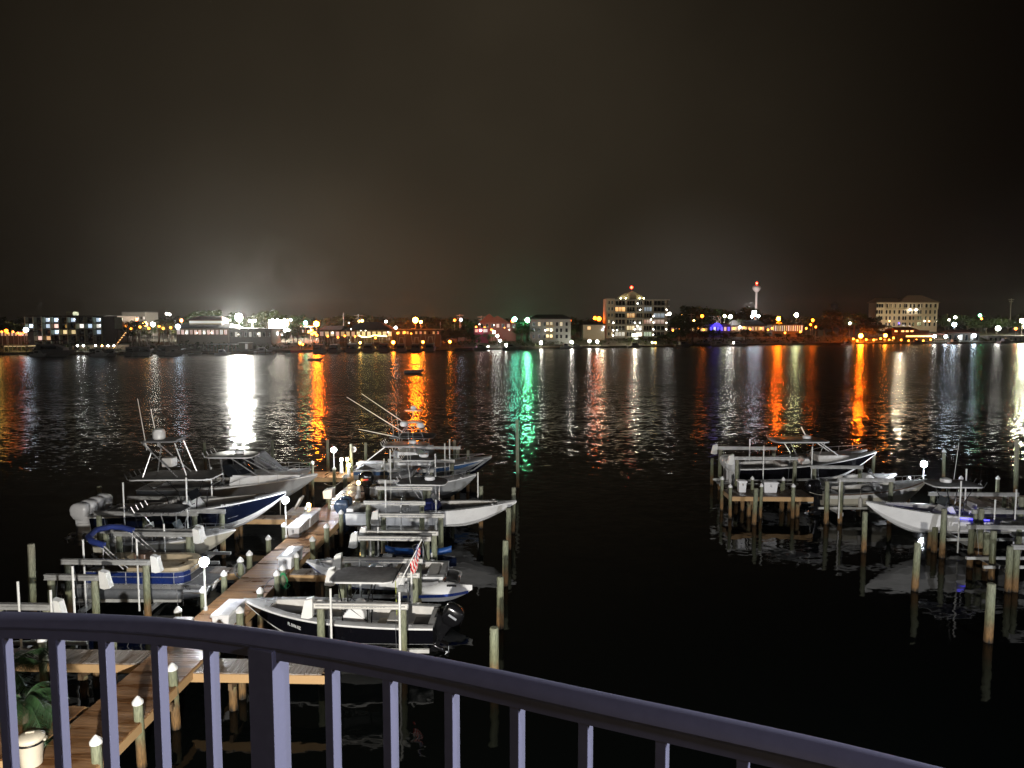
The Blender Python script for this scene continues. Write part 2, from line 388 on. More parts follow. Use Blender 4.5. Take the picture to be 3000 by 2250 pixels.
def t_top(T, x0, x1, w, z0, zt, topm=W8, under=None, fr=AL, legs=None, radar=True, ant=2, edge=None, curve=0.1, rods=4):
    cx, a = (x0 + x1) / 2, (x1 - x0) / 2
    c = MB(); rings = []
    for k, (zz, s) in enumerate(((0, .96), (.03, 1.0), (.07, .99), (.09, .93))):
        rings.append([(cx + px * s, py * s, zt + zz + curve * (1 - (px / a) ** 2) * .6 - curve * .3) for px, py in rrect(a, w / 2, min(a, w / 2) * .6, 6)])
    c.loft(rings)
    top = c.build('hardtop', topm, T, sharp=50)
    if edge:
        e = MB(); e.tube([(cx + px * 1.005, py * 1.005, zt + .03 + curve * (1 - (px / a) ** 2) * .6 - curve * .3) for px, py in rrect(a, w / 2, min(a, w / 2) * .6, 6)] + [(cx + a * 1.005, (w / 2 - min(a, w / 2) * .45) * 1.0, zt + .03 - curve * .3)], .035, 6)
        e.build('edge_trim', edge, top)
    f = MB()
    legs = legs or [(cx - .35, .4, cx - .75, .75), (cx + .3, .42, cx + .7, .7)]
    for (bx, by, tx, ty) in legs:
        for s in (-1, 1):
            f.tube([(bx, s * by, z0), (bx + (tx - bx) * .2, s * (by + .02), z0 + (zt - z0) * .6), (tx, s * min(ty, w / 2 - .1), zt)], .027, 7)
            f.tube([(tx, s * min(ty, w / 2 - .1), zt - .03), (cx, s * min(ty, w / 2 - .1), zt - .03)], .022, 6)
    f.tube([(legs[0][0], -legs[0][1], z0 + .9), (legs[0][0], legs[0][1], z0 + .9)], .02, 6)
    for s in (-1, 1): f.tube([(legs[0][0], s * legs[0][1], z0 + .5), (legs[-1][0], s * legs[-1][1], z0 + 1.2)], .018, 6)
    f.build('frame', fr, top)
    if radar:
        r = MB(); r.lathe([(.05, 0), (.28, .02), (.31, .1), (.28, .2), (.1, .26)], (cx + a * .3, 0, zt + .12), 14); r.build('radar_dome', W8, top)
    for k in range(ant):
        r = MB(); s = 1 if k % 2 else -1
        r.tube([(cx - a * .4, s * w * .42, zt + .08), (cx - a * .55, s * w * .43, zt + 2.2)], .012, 5, .006); r.build('antenna', PVC, top)
    if rods:
        for k in range(rods):
            r = MB(); y = -w * .38 + w * .76 * k / max(1, rods - 1); r.tube([(x0 + .05, y, zt - .02), (x0 - .12, y, zt + .3)], .022, 6)
            r.build('rod_holder', fr, top)
    return top
def bow_cushions(T, h, z0, t0, t1, m=VW):
    c = MB()
    for s in (-1, 1):
        pts = [t0 + (t1 - t0) * i / 6 for i in range(7)]
        R_ = []
        for t in pts:
            zb = max(z0 + .1, h.low(t)[1] + .06); zt_ = min(max(z0 + .42, zb + .22), h.zs(t) - .04); o0 = max(.03, min(h.b(t) - .3, h.low(t)[0] - .05)); o1 = max(.03, min(h.b(t) - .3, h.mid(t)[0] - .05))
            R_.append([(h.L * t, s * o0, zb), (h.L * t, s * o1, zt_), (h.L * t, s * max(.015, o1 - .5), zt_), (h.L * t, s * max(.01, o0 - .5), zb)])
        c.loft(R_)
    c.build('bow_seats', m, T, sharp=30)
def bow_rail(T, h, t0=.55, ht=.35, m=AL):
    c = MB(); ts = [t0 + (1 - t0) * i / 10 for i in range(11)]
    pts = [(h.L * t - .05, max(.0, h.b(t) - .08), h.zs(t) + ht * min(1, 4 * (t - t0) / (1 - t0))) for t in ts]
    c.tube(pts + [(x, -y, z) for x, y, z in reversed(pts)], .016, 6)
    for i in (2, 4, 6, 8):
        x, y, z = pts[i]
        for s in (-1, 1): c.tube([(x, s * y, z), (x, s * y, h.zs(ts[i]))], .012, 5)
    c.build('bow_rail', m, T)
def place_on(T, m, name, mtl, **k): return m.build(name, mtl, T, **k)
RZ0 = DR                      # boats pointing east (+X)
RZW = PI + DR                 # boats pointing west
# ---------------------------------------------------------------- docks
def rot2(x, y, a=DR): return (x * math.cos(a) - y * math.sin(a), x * math.sin(a) + y * math.cos(a))
def pier(name, label, x0, y0, lx, ly, z, along, group=None, edge=True, pm=None, gap=.014, w=.14, cat='dock', ang=DR):
    """timber deck: local origin at (x0,y0); planks laid side by side along local axis `along`"""
    T = thing(name, label, cat, (x0, y0, z), ang, group)
    m = MB(); n = int((ly if along == 1 else lx) / w)
    for i in range(n):
        a = i * w + gap / 2; b = (i + 1) * w - gap / 2; dz = random.uniform(-.003, .003); e = random.uniform(-.012, .012)
        if along == 1: m.box(-.02 + e, lx + .02 + e, a, b, -.04 + dz, dz)
        else: m.box(a, b, -.02 + e, ly + .02 + e, -.04 + dz, dz)
    m.build('deck_planks', pm or (PLK if along == 1 else PLF), T, smooth=False)
    f = MB()
    f.box(0, lx, -.045, -.0, -.32, -.043); f.box(0, lx, ly, ly + .045, -.32, -.043)
    f.box(-.045, 0, -.045, ly + .045, -.32, -.043); f.box(lx, lx + .045, -.045, ly + .045, -.32, -.043)
    f.build('fascia_board', FAS, T, smooth=False)
    j = MB()
    if lx > ly:
        for k in range(3): j.box(.02, lx - .02, ly * (.2 + .3 * k), ly * (.2 + .3 * k) + .06, -.3, -.045)
    else:
        for k in range(3): j.box(lx * (.2 + .3 * k), lx * (.2 + .3 * k) + .06, .02, ly - .02, -.3, -.045)
    k = 1.2
    while k < max(lx, ly) - .4:
        if lx > ly: j.box(k, k + .12, -.12, ly + .12, -.55, -.33)
        else: j.box(-.12, lx + .12, k, k + .12, -.55, -.33)
        k += 3.1
    j.build('joists', JST, T, smooth=False)
    k = 1.25
    while k < max(lx, ly) - .4:
        for q in (.12, .88):
            p = (k, ly * q) if lx > ly else (lx * q, k)
            s = MB(); s.tube([(p[0], p[1], -.5), (p[0], p[1], -z - 1.2)], .13, 10); s.build('support_pile', PIL, T)
        k += 3.1
    return T
DKP = wood_mat('dark_planks', 0, 0.15, (0.13, 0.075, 0.04), (0.06, 0.035, 0.018))  # darker plank colour for the right marina docks
DKX = lambda Y: -12.87 + .033 * Y       # west edge of the main dock
EDX = lambda Y: -11.05 + .033 * Y       # east edge
pier('main_dock', 'long wet brown plank dock running out between the lifted boats', DKX(14), 14.0, 1.82, 38.4, 1.4, 1)
pier('cross_dock', 'orange lit timber cross dock at the far end of the long dock', -16.3, 52.55, 7.4, 2.0, 1.4, 0, pm=wood_mat('cross_dock_planks', 0, 0.15, (0.42, 0.24, 0.11), (0.26, 0.14, 0.06)))
pier('finger_pier', 'pale grey finger pier below the balcony rail, right of the main dock', -10.28, 22.95, 4.3, .95, 1.3, 0)
pier('finger_pier', 'grey finger pier below the balcony rail, left of the main dock', -18.6, 23.75, 6.45, .95, 1.3, 0)
pier('finger_pier', 'short grey finger pier beside the green hose', -9.95, 32.25, 2.1, .75, 1.3, 0)
pier('finger_pier', 'narrow timber finger pier under the bow of the large navy boat', -17.2, 41.9, 5.55, .8, 1.25, 0)
pier('finger_pier', 'stub of finger pier beside the pontoon boat bow', -13.7, 32.6, 1.75, .7, 1.25, 0)
pier('walkway', 'lower left plank landing beside the palm and the bin', -16.0, 18.2, 3.6, 2.6, 1.36, 0, pm=PLK, cat='landing')
pier('cross_dock', 'dark timber dock head with white boxes in the right marina', 14.05, 46.75, 5.2, 2.0, 1.4, 0, pm=DKP)
pier('service_dock', 'brown plank dock behind the blue lit boat on the right', 27.6, 40.5, 9.0, 6.6, 1.4, 0, pm=DKP)
# ---------------------------------------------------------------- pilings
def piling_master():
    T = thing('dock_piling', 'x', 'piling', (0, 0, 0), 0)
    m = MB(); m.lathe([(.135, -2.0), (.13, 0), (.125, 1.93)], (0, 0, 0), 14); m.build('post', PIL, T)
    c = MB(); c.lathe([(.15, 1.88), (.152, 1.95), (.145, 1.965), (.06, 2.07), (.01, 2.11)], (0, 0, 0), 14); c.build('cap', CAP, T, sharp=30)
    return T
PM = piling_master(); pm_used = [False]
def capped(x, y, label, group, top=2.05, r=1.0):
    if not pm_used[0]:
        pm_used[0] = True; o = PM; o.location = (x, y, top - 2.05); o['label'] = label
        o['group'] = group
    else: o = copy_thing(PM, (x, y, top - 2.05), random.uniform(0, 6), label, group)
    o.scale = (r * random.uniform(.92, 1.06), r * random.uniform(.92, 1.06), 1); o.rotation_euler.x = random.gauss(0, .012); o.rotation_euler.y = random.gauss(0, .012); return o
eY = [17.9, 19.9, 21.9, 24.35, 26.4, 28.4, 30.4, 31.15, 32.9, 35.3, 37.7, 40.5, 44.2, 48.0]
for i, y in enumerate(eY):
    capped(EDX(y) + (-.04 if y < 22 else .16), y, '%s white capped piling from the near end along the right edge of the long dock' % ORD[i], 'white capped pilings along the dock')
wY = [26.4, 28.5, 30.4, 32.2, 33.1, 35.6, 37.9, 41.5, 46.0, 50.3]
for i, y in enumerate(wY):
    capped(DKX(y) - .28, y, '%s white capped piling from the rail along the left edge of the long dock' % ORD[i], 'white capped pilings along the dock')
capped(-15.5, 23.6, 'white capped piling on the left finger pier, seen between the balusters', 'white capped pilings along the dock', 2.2)
capped(-13.9, 24.85, 'piling behind the left finger pier, just under the balcony rail', 'white capped pilings along the dock', 1.9)
capped(-8.6, 24.2, 'white capped piling with a coiled white hose by the black boat', 'white capped pilings along the dock', 2.1)
for i, (px, py, Y) in enumerate([(914, 1352, 52.3), (978, 1369, 51.5), (1011, 1393, 50.5), (1047, 1384, 52.3), (1120, 1362, 52.2)]):
    x, y, z = aY(px, py, Y); capped(x, Y, '%s capped piling from the left around the orange lit cross dock' % ORD[i], 'white capped pilings along the dock', z, .9)
for i, (px, py, Y) in enumerate([(2116, 1397, 48.6), (2141, 1420, 46.5), (2205, 1397, 48.6), (2230, 1418, 46.5), (2295, 1400, 48.6), (2325, 1419, 46.5)]):
    x, y, z = aY(px, py, Y); capped(x, Y, '%s white capped piling from the left on the right marina dock head' % ORD[i], 'white capped pilings in the right marina', z, .85)
for i, (px, py, Y) in enumerate([(2560, 1322, 57), (2663, 1397, 50), (2768, 1318, 56.4), (2779, 1418, 45), (2817, 1396, 47.3), (2872, 1418, 46.5), (2924, 1396, 47.8), (2943, 1446, 43.5), (2990, 1478, 41)]):
    x, y, z = aY(px, py, Y); capped(x, Y, '%s white capped piling from the left behind the blue lit boat' % ORD[i], 'white capped pilings in the right marina', z, .9)
def bare(x, y, top, label, group, r=.14, lean=0):
    m = MB(); m.lathe([(r * 1.04, -2.0), (r, 0), (r * .93, top - .03), (r * .8, top)], (0, 0, 0), 14)
    o = m.build('mooring_piling', PIL, None, (x, y, 0), (random.gauss(0, .014), lean + random.gauss(0, .014), random.uniform(0, 6)))
    return tag(o, label, 'piling', group)
G = 'bare mooring pilings in the open water'
for x, y, t, l, r in ((-.61, 24.57, 2.1, 'thick bare mooring piling just above the balcony rail in open water', .165), (-.49, 29.44, 2.15, 'second bare mooring piling beyond the rail, right of the black boat', .15),
                   (-.33, 34.38, 2.2, 'third bare mooring piling, level with the jet ski', .15), (-.19, 39.98, 2.35, 'bare mooring piling just under the tip of the white boat bow', .15),
                   (.05, 43.2, 2.75, 'grey mooring piling rising behind the tip of the white boat bow', .13), (.44, 55.2, 5.2, 'tall dark mooring piling against the green reflection', .12),
                   (-1.9, 44.3, 2.6, 'short mooring piling in front of the grey hull, behind the white boat', .14),
                   (15.02, 45.03, 2.3, 'bare mooring piling in front of the dock head on the right', .14), (17.9, 48.3, 1.9, 'short dark piling under the dock head on the right', .12),
                   (19.56, 45.19, 2.7, 'bare piling at the stern of the white walkaround boat', .15), (19.2, 39.49, 2.25, 'bare mooring piling left of the blue lit boat', .14),
                   (18.85, 33.71, 2.3, 'pale mooring piling beside the bright lamp reflection', .16), (18.71, 28.13, 2.35, 'nearest mooring piling of the right marina', .17),
                   (15.4, 56.2, 2.1, 'dark piling at the outboard of the large boat on the right', .13),
                   (-25.1, 44.3, 2.6, 'dim mooring piling left of the four white outboards', .14), (-26.6, 36.6, 2.4, 'dim mooring piling at the left edge of the water', .15),
                   (-19.9, 29.8, 3.4, 'dark mooring piling at the left end of the empty lift', .15), (-17.2, 27.3, 1.6, 'cut off piling stub behind the empty lift', .13)):
    bare(x, y, t, l, G, r)
for px, pt, Y, l in [(1030, 1300, 54.9, 'tall mooring piling carrying the round white sign'), (1070, 1297, 58.5, 'tall mooring piling right of the round sign'), (960, 1288, 60, 'dim mooring piling behind the far globe lamp'), (796, 1290, 62, 'dim mooring piling between the white and orange reflections'), (697, 1312, 60, 'dark mooring piling in the white light reflection'), (599, 1297, 62, 'dim mooring piling left of the white light reflection'), (1330, 1290, 58, 'capped looking mooring piling behind the sportfishing boat bow'), (1370, 1320, 54, 'short piling beside the bow of the sportfishing boat')]:
    x, y, z = aY(px, pt, Y); bare(x, Y, z, l, 'mooring pilings behind the cross dock', .12)
for i, (px, pt, Y) in enumerate([(2740, 1545, 39.5), (2766, 1490, 38.6), (2726, 1545, 40.2), (2876, 1490, 38.6), (2892, 1560, 36.5), (2912, 1555, 35.2), (2960, 1600, 33.6), (2992, 1455, 40.0), (2985, 1540, 37.5), (2985, 1290, 52)]):
    x, y, z = aY(px, pt, Y); bare(x, Y, z, '%s bare lift piling from the left among the low beams at the right edge' % ORD[i], 'bare pilings at the right edge', .15)
# ---------------------------------------------------------------- boat lifts
def lift(label, x0, x1, yn, yf, zb=2.6, word=True, drive=-1, poles=(), cradle=None, pile_x=None, ztop=None, group='boat lifts in the marina', nd=1.0, sign_m=None, far=True, cz=0.5, hood=True):
    T = thing('boat_lift', label, 'boat lift', (0, 0, 0), 0, group)
    w = x1 - x0; sk = -.033
    def beam(y, nm):
        m = MB(); a = (x0, y, zb); b = (x1, y + sk * w, zb)
        for (d0, d1, e0, e1) in ((-.02, .02, -.16, .0), (-.09, .09, 0, .025), (-.09, .09, -.185, -.16)):
            m.add([(a[0], a[1] + d0, zb + e0), (b[0], b[1] + d0, zb + e0), (b[0], b[1] + d1, zb + e0), (a[0], a[1] + d1, zb + e0),
                   (a[0], a[1] + d0, zb + e1), (b[0], b[1] + d0, zb + e1), (b[0], b[1] + d1, zb + e1), (a[0], a[1] + d1, zb + e1)],
                  [(3, 2, 1, 0), (4, 5, 6, 7), (0, 1, 5, 4), (1, 2, 6, 5), (2, 3, 7, 6), (3, 0, 4, 7)])
        m.tube([(x0 + .1, y - .13, zb - .06), (x1 - .1, y - .13 + sk * w, zb - .06)], .025, 6)
        bm = m.build(nm, GALV, T, smooth=False)
        # white name plate face
        p = MB(); p.add([(x0 + .03, y - .093, zb - .155), (x1 - .03, y - .093 + sk * w, zb - .155), (x1 - .03, y - .093 + sk * w, zb - .005), (x0 + .03, y - .093, zb - .005),
                         (x0 + .03, y - .088, zb - .155), (x1 - .03, y - .088 + sk * w, zb - .155), (x1 - .03, y - .088 + sk * w, zb - .005), (x0 + .03, y - .088, zb - .005)],
                        [(0, 1, 2, 3), (7, 6, 5, 4), (0, 4, 5, 1), (1, 5, 6, 2), (2, 6, 7, 3), (3, 7, 4, 0)])
        p.build('cover_strip', GALV if not word else mat('beam_cover', (0.72, 0.7, 0.64), 0.4, 0.0, var=.12), bm, smooth=False)
        if word:
            text_mesh('BREEZE BOAT LIFTS  850-244-6967', .105, 'lettering', sign_m or mat('letter_blue', (0.06, 0.08, 0.3), 0.5), bm, (x0 + w * .3, y - .096 + sk * w * .3, zb - .115), (PI / 2, 0, DR), .001, True)
        return bm
    beam(yn, 'top_beam')
    if far: beam(yf, 'top_beam')
    px = pile_x or (x0 + .25, x1 - .2)
    for xx in px:
        for yy in (yn, yf) if far else (yn,):
            m = MB(); yq = yy + sk * (xx - x0); m.lathe([(.15, -2), (.145, 0), (.135, zb - .19)], (xx, yq, 0), 14); m.build('piling', PIL, T)
    cx = cradle or (x0 + .5, x1 - .5)
    for xx in cx:
        m = MB(); m.box(xx - .07, xx + .07, yn + .25, yf - .25, cz, cz + .2); m.build('cradle_beam', GALV, T, smooth=False)
        c = MB()
        for yy in (yn + .3, yf - .3): c.tube([(xx, yy, cz + .2), (xx, yy - (.3 if yy < (yn + yf) / 2 else -.3), zb - .1)], .008, 4)
        c.build('cable', AB, T)
    for yy in (yn + (yf - yn) * .3, yn + (yf - yn) * .7):
        m = MB(); m.box(x0 - .6, x1 + .6, yy - .06, yy + .06, cz + .2, cz + .34); m.build('bunk_beam', mat('bunk_board', (0.5, 0.5, 0.47), 0.8), T, smooth=False)
    for (gx, gy, gt) in poles:
        m = MB(); m.tube([(gx, gy, cz), (gx, gy, gt)], .04, 8); m.tube([(gx, gy, gt - .001), (gx, gy, gt + .02)], .045, 8); m.build('guide_pole', PVC, T)
    if hood:
        for yy in (yn, yf) if far and hood != 'near' else (yn,):
            xx = x0 - .12 if drive < 0 else x1 + .12
            m = MB(); s = 1 if drive < 0 else -1
            m.loft([[(xx - .06 * s, yy - .13, zb - .55), (xx + .1 * s, yy - .13, zb - .5), (xx + .1 * s, yy + .13, zb - .5), (xx - .06 * s, yy + .13, zb - .55)],
                    [(xx - .3 * s, yy - .15, zb - .5), (xx + .12 * s, yy - .15, zb + .12), (xx + .12 * s, yy + .15, zb + .12), (xx - .3 * s, yy + .15, zb - .5)],
                    [(xx - .16 * s, yy - .15, zb + .12), (xx + .11 * s, yy - .15, zb + .2), (xx + .11 * s, yy + .15, zb + .2), (xx - .16 * s, yy + .15, zb + .12)]])
            m.build('motor_cover', PVC, T, bev=.006)
    return T
def gp(px, py, Y):
    x, y, z = aY(px, py, Y); return (x, Y, z)
LB = mat('letter_black', (0.02, 0.02, 0.03), 0.5)
lift('boat lift with black lettering under the black hulled boat', -7.04, -3.66, 25.5, 28.75, sign_m=LB, poles=(gp(968, 1726, 25.2), gp(1170, 1735, 25.2), gp(1205, 1665, 28.4)), drive=-1, cz=.12)
lift('boat lift holding the bowrider, second from the rail', -7.18, -3.75, 30.5, 33.7, poles=(gp(1055, 1640, 30.2), gp(1196, 1690, 30.2), gp(1217, 1640, 30.3)), cz=.3)
lift('boat lift over the blue kayak, third from the rail', -6.95, -3.5, 34.6, 37.8, poles=(gp(1085, 1567, 34.2), gp(1240, 1573, 34.2), gp(1107, 1545, 34.4), gp(1265, 1620, 34.4)), cz=.3)
lift('boat lift under the large white centre console boat', -8.16, -4.75, 40.0, 43.6, zb=2.72, poles=(gp(1129, 1407, 39.6), gp(1174, 1480, 39.6), gp(1277, 1465, 39.3), gp(1400, 1385, 43.2)), hood=False, cz=.62, cradle=(-7.5, -4.4), word=True)
lift('boat lift under the grey hull with the black outboard', -8.3, -5.2, 45.2, 48.7, zb=2.75, poles=(gp(1143, 1318, 45), gp(1275, 1330, 45)), hood=False, cz=.7)
lift('boat lift with high beams under the sportfishing boat', -8.5, -3.9, 50.1, 55.4, zb=3.15, poles=(gp(1303, 1300, 50), gp(1317, 1288, 50), gp(1125, 1345, 50)), hood=False, cz=.9)
lift('empty boat lift at the lower left above the balcony rail', -18.4, -16.2, 25.4, 28.4, poles=(gp(52, 1705, 25), gp(148, 1730, 25), gp(212, 1660, 26.5)), drive=1, word=False, cz=.5)
lift('boat lift under the pontoon boat with white motor covers', -18.9, -15.1, 30.3, 34.4, poles=(gp(243, 1582, 31), gp(400, 1580, 31), gp(212, 1662, 29.8)), drive=1, word=False, cz=.1)
lift('boat lift with a pale beam behind the pontoon boat', -19.8, -15.2, 34.9, 38.7, poles=(gp(337, 1560, 34.5), gp(480, 1536, 34.5)), drive=1, word=False, cz=.3, hood='near')
lift('boat lift under the large navy boat with four outboards', -22.2, -16.6, 38.6, 42.0, zb=2.5, poles=(gp(360, 1415, 38.2), gp(545, 1400, 38.2), gp(618, 1370, 42)), word=False, hood=False, cz=.4)
lift('boat lift in front of the large boat with grey outboards, right marina', 15.3, 19.7, 50.5, 54.6, zb=3.25, poles=(gp(2238, 1307, 50.2), gp(2380, 1310, 50.2), gp(2197, 1288, 54)), word=False, hood=True, cz=.8)
lift('boat lift holding the white walkaround boat', 20.2, 23.7, 45.3, 49.4, zb=2.85, poles=(gp(2461, 1405, 45),), word=False, hood=False, cz=.4)
lift('boat lift with a bright beam across the stern of the blue lit boat', 24.6, 29.8, 38.9, 43.0, zb=2.5, poles=(gp(2816, 1410, 38.6), gp(2832, 1375, 42.6), gp(2916, 1465, 38.5), gp(2978, 1435, 38.6)), word=False, hood=False, cz=.25)
lift('low empty boat lift at the right edge of the picture', 23.2, 27.5, 33.6, 37.0, zb=2.2, word=False, hood=False, cz=.55)
# ---------------------------------------------------------------- boats of the left marina
GB = 'boats in the marina'
# black hulled centre console under the rail
T, h, z0 = make_boat('black hulled centre console boat with a long grey hardtop, bow at the dock', -2.85, 27.25, .42, RZW, 7.4, 2.45, .98, .55, top=BK, bot=W8, rail=W8, capm=WD, floor=VW, tf=.86, engines=(0,), em=CB, es=1.15, etilt=-.5, ins=.3, estripe=AB)
console(T, 3.0, z0, .8, 1.1, W8, True, GLS); 
t_top(T, 1.5, 3.95, 1.7, z0, 2.5, topm=GD, fr=BP, legs=[(2.6, .38, 2.3, .6), (3.5, .4, 3.6, .6)], radar=False, ant=0, edge=W8, rods=4)
cb = MB(); cb.box(1.2, 1.85, -.45, .45, z0, z0 + .48); cc = cb.build('cooler_seat', W8, T, bev=.04)
cb = MB(); cb.box(1.22, 1.83, -.42, .42, z0 + .48, z0 + .56); cb.box(1.2, 1.3, -.42, .42, z0 + .56, z0 + .95); cb.build('cushion', VW, cc, bev=.02)
cb = MB(); cb.box(1.9, 2.25, -.35, .35, z0, z0 + .34); cb.build('tackle_box', TAN, T, bev=.02)
bow_cushions(T, h, z0, .62, .84, GD)
m = MB(); m.box(.3, .9, -.6, .1, z0, z0 + .3); m.ball((.6, .5, z0 + .16), .28, 7, .5); m.build('covered_gear', CVG, T, bev=.03)
m = MB(); m.tube([(6.3, .0, 1.52), (6.75, 0, 1.62)], .03, 6); m.obox((6.35, 0, 1.5), (.35, .25, .1)); m.build('anchor', AB, T)
text_mesh('FL 5096 RZ', .16, 'registration', W8, T, (5.35, 1.09, 1.02), (PI / 2, 0, PI - .62), .001, True)
# flag on that boat's hardtop
fx, fy, fz = aY(1168, 1715, 27.0); gx, gy, gz = aY(1235, 1582, 27.6)
FT = thing('flag', 'red white and blue stars and stripes flag on a slanted pole behind the hardtop', 'flag', (fx, fy, fz))
dx, dy, dz = gx - fx, gy - fy, gz - fz
m = MB(); m.tube([(0, 0, 0), (dx, dy, dz)], .018, 6); m.ball((dx, dy, dz), .035, 6); m.build('flagpole', PVC, FT)
def flag_mat():
    m = bpy.data.materials.new('flag_cloth'); m.use_nodes = True; nt = m.node_tree; N = nt.nodes; L = nt.links; b = N['Principled BSDF']
    t = N.new('ShaderNodeUVMap'); sp = N.new('ShaderNodeSeparateXYZ'); L.new(t.outputs[0], sp.inputs[0])
    a = N.new('ShaderNodeMath'); a.operation = 'MULTIPLY'; a.inputs[1].default_value = 13; L.new(sp.outputs['Y'], a.inputs[0])
    f = N.new('ShaderNodeMath'); f.operation = 'FLOOR'; L.new(a.outputs[0], f.inputs[0])
    c = N.new('ShaderNodeMath'); c.operation = 'MODULO'; c.inputs[1].default_value = 2; L.new(f.outputs[0], c.inputs[0])
    mx = N.new('ShaderNodeMix'); mx.data_type = 'RGBA'; mx.inputs[6].default_value = (.55, .02, .02, 1); mx.inputs[7].default_value = (.7, .68, .65, 1); L.new(c.outputs[0], mx.inputs[0])
    u = N.new('ShaderNodeMath'); u.operation = 'LESS_THAN'; u.inputs[1].default_value = .42; L.new(sp.outputs['X'], u.inputs[0])
    v = N.new('ShaderNodeMath'); v.operation = 'GREATER_THAN'; v.inputs[1].default_value = .46; L.new(sp.outputs['Y'], v.inputs[0])
    k = N.new('ShaderNodeMath'); k.operation = 'MULTIPLY'; L.new(u.outputs[0], k.inputs[0]); L.new(v.outputs[0], k.inputs[1])
    # stars: small dots in the canton
    mp = N.new('ShaderNodeMapping'); mp.inputs['Scale'].default_value = (14, 11, 1); L.new(t.outputs[0], mp.inputs[0])
    vo = N.new('ShaderNodeTexVoronoi'); vo.inputs['Randomness'].default_value = 0; L.new(mp.outputs[0], vo.inputs['Vector'])
    st = N.new('ShaderNodeMath'); st.operation = 'LESS_THAN'; st.inputs[1].default_value = .28; L.new(vo.outputs['Distance'], st.inputs[0])
    cn = N.new('ShaderNodeMix'); cn.data_type = 'RGBA'; cn.inputs[6].default_value = (.015, .02, .16, 1); cn.inputs[7].default_value = (.7, .7, .7, 1); L.new(st.outputs[0], cn.inputs[0])
    m2 = N.new('ShaderNodeMix'); m2.data_type = 'RGBA'; L.new(k.outputs[0], m2.inputs[0]); L.new(mx.outputs[2], m2.inputs[6]); L.new(cn.outputs[2], m2.inputs[7])
    L.new(m2.outputs[2], b.inputs['Base Color']); b.inputs['Roughness'].default_value = .8
    return m
nu, nv = 22, 13; vs = []; uv = []
pd = Vector((dx, dy, dz)); pl = pd.length; pn = pd.normalized()
for i in range(nu + 1):
    for j in range(nv + 1):
        u, v = i / nu, j / nv
        p = pn * (pl * (.92 - .5 * (1 - v) * .9)) + Vector((.1 * u + .05 * math.sin(v * 5), .10 * math.sin(u * 9 + v * 4) * (.2 + u), -.42 * u - .05 * math.sin(6 * v)))
        vs.append(p); uv.append((u, v))
fs = [(i * (nv + 1) + j, (i + 1) * (nv + 1) + j, (i + 1) * (nv + 1) + j + 1, i * (nv + 1) + j + 1) for i in range(nu) for j in range(nv)]
me = bpy.data.meshes.new('cloth'); me.from_pydata([tuple(v) for v in vs], [], fs); ul = me.uv_layers.new()
for lp in me.loops: ul.data[lp.index].uv = uv[lp.vertex_index]
me.materials.append(flag_mat()); me.shade_smooth(); fo = bpy.data.objects.new('cloth', me); COL.objects.link(fo); fo.parent = FT
so = fo.modifiers.new('thick', 'SOLIDIFY'); so.thickness = .006
# bowrider on the second lift: bow left at the dock, swim platform right
T, h, z0 = make_boat('white bowrider with a blue lower stripe and grey swim platform, behind the grey hardtop', -2.95, 32.35, .55, RZW, 6.3, 2.3, .95, .3, top=W8, bot=BL, band=W8, rail=W8, capm=WD, floor=GD, tf=.93, ins=.3)
m = MB(); m.prism([(-x + .1, y) for x, y in rrect(.75, 1.05, .5, 5)], .5, .58); sp = m.build('swim_platform', W8, T, bev=.02)
m = MB(); m.prism([(-x + .1, y) for x, y in rrect(.62, .92, .42, 5)], .583, .59); m.build('platform_mat', GD, sp)
m = MB(); m.tube([(1.0, -1.0, 1.0), (1.2, -.98, 1.9), (1.5, 0, 2.0), (1.2, .98, 1.9), (1.0, 1.0, 1.0)], .03, 8); m.build('wakeboard_tower', BP, T)
m = MB(); m.box(2.6, 3.0, -.9, -.3, z0, z0 + .95); m.box(2.6, 3.0, .3, .9, z0, z0 + .95); m.build('console', W8, T, bev=.05)
m = MB(); m.loft([[(2.9, -1.0, 1.0), (2.5, -1.0, 1.35)], [(3.5, -.5, 1.02), (3.1, -.45, 1.38)], [(3.6, 0, 1.02), (3.2, 0, 1.4)], [(3.5, .5, 1.02), (3.1, .45, 1.38)], [(2.9, 1.0, 1.0), (2.5, 1.0, 1.35)]], False, False); m.build('windscreen', CRG, T)
m = MB(); m.box(1.5, 1.95, -.85, -.35, z0, z0 + .75); m.box(1.5, 1.95, .35, .85, z0, z0 + .75); m.box(.3, .8, -.9, .9, z0, z0 + .55); m.build('seats', VW, T, bev=.06)
bow_cushions(T, h, z0, .62, .9)
# jet ski on the same lift frame
J = thing('jet_ski', 'white jet ski with a blue side stripe, right of the flag', 'jet ski', (-4.9, 30.9, .62), DR, GB)
JL = 3.2; rs = []
for i in range(15):
    t = i / 14; b = .58 * (1 - max(0, (t - .5) / .5) ** 2.2) + .02; zk = .5 * max(0, (t - .6) / .4) ** 2; zt = .5 + .12 * t + .18 * math.exp(-((t - .62) / .2) ** 2)
    rs.append([(JL * t, 0, zk), (JL * t, b * .8, zk + .14), (JL * t, b, .40 + .1 * t), (JL * t, b * .55, zt), (JL * t, 0, zt + .08), (JL * t, -b * .55, zt), (JL * t, -b, .40 + .1 * t), (JL * t, -b * .8, zk + .14)])
m = MB(); m.loft(rs); m.build('hull', W8, J, sharp=50)
m = MB()
for s in (-1, 1): m.loft([[(JL * t, s * (.585 * (1 - max(0, (t - .5) / .5) ** 2.2) + .03), .30 + .1 * t), (JL * t, s * (.575 * (1 - max(0, (t - .5) / .5) ** 2.2) + .03), .42 + .1 * t)] for t in [.1 + .085 * i for i in range(11)]], False, False)
m.build('side_stripe', BL, J)
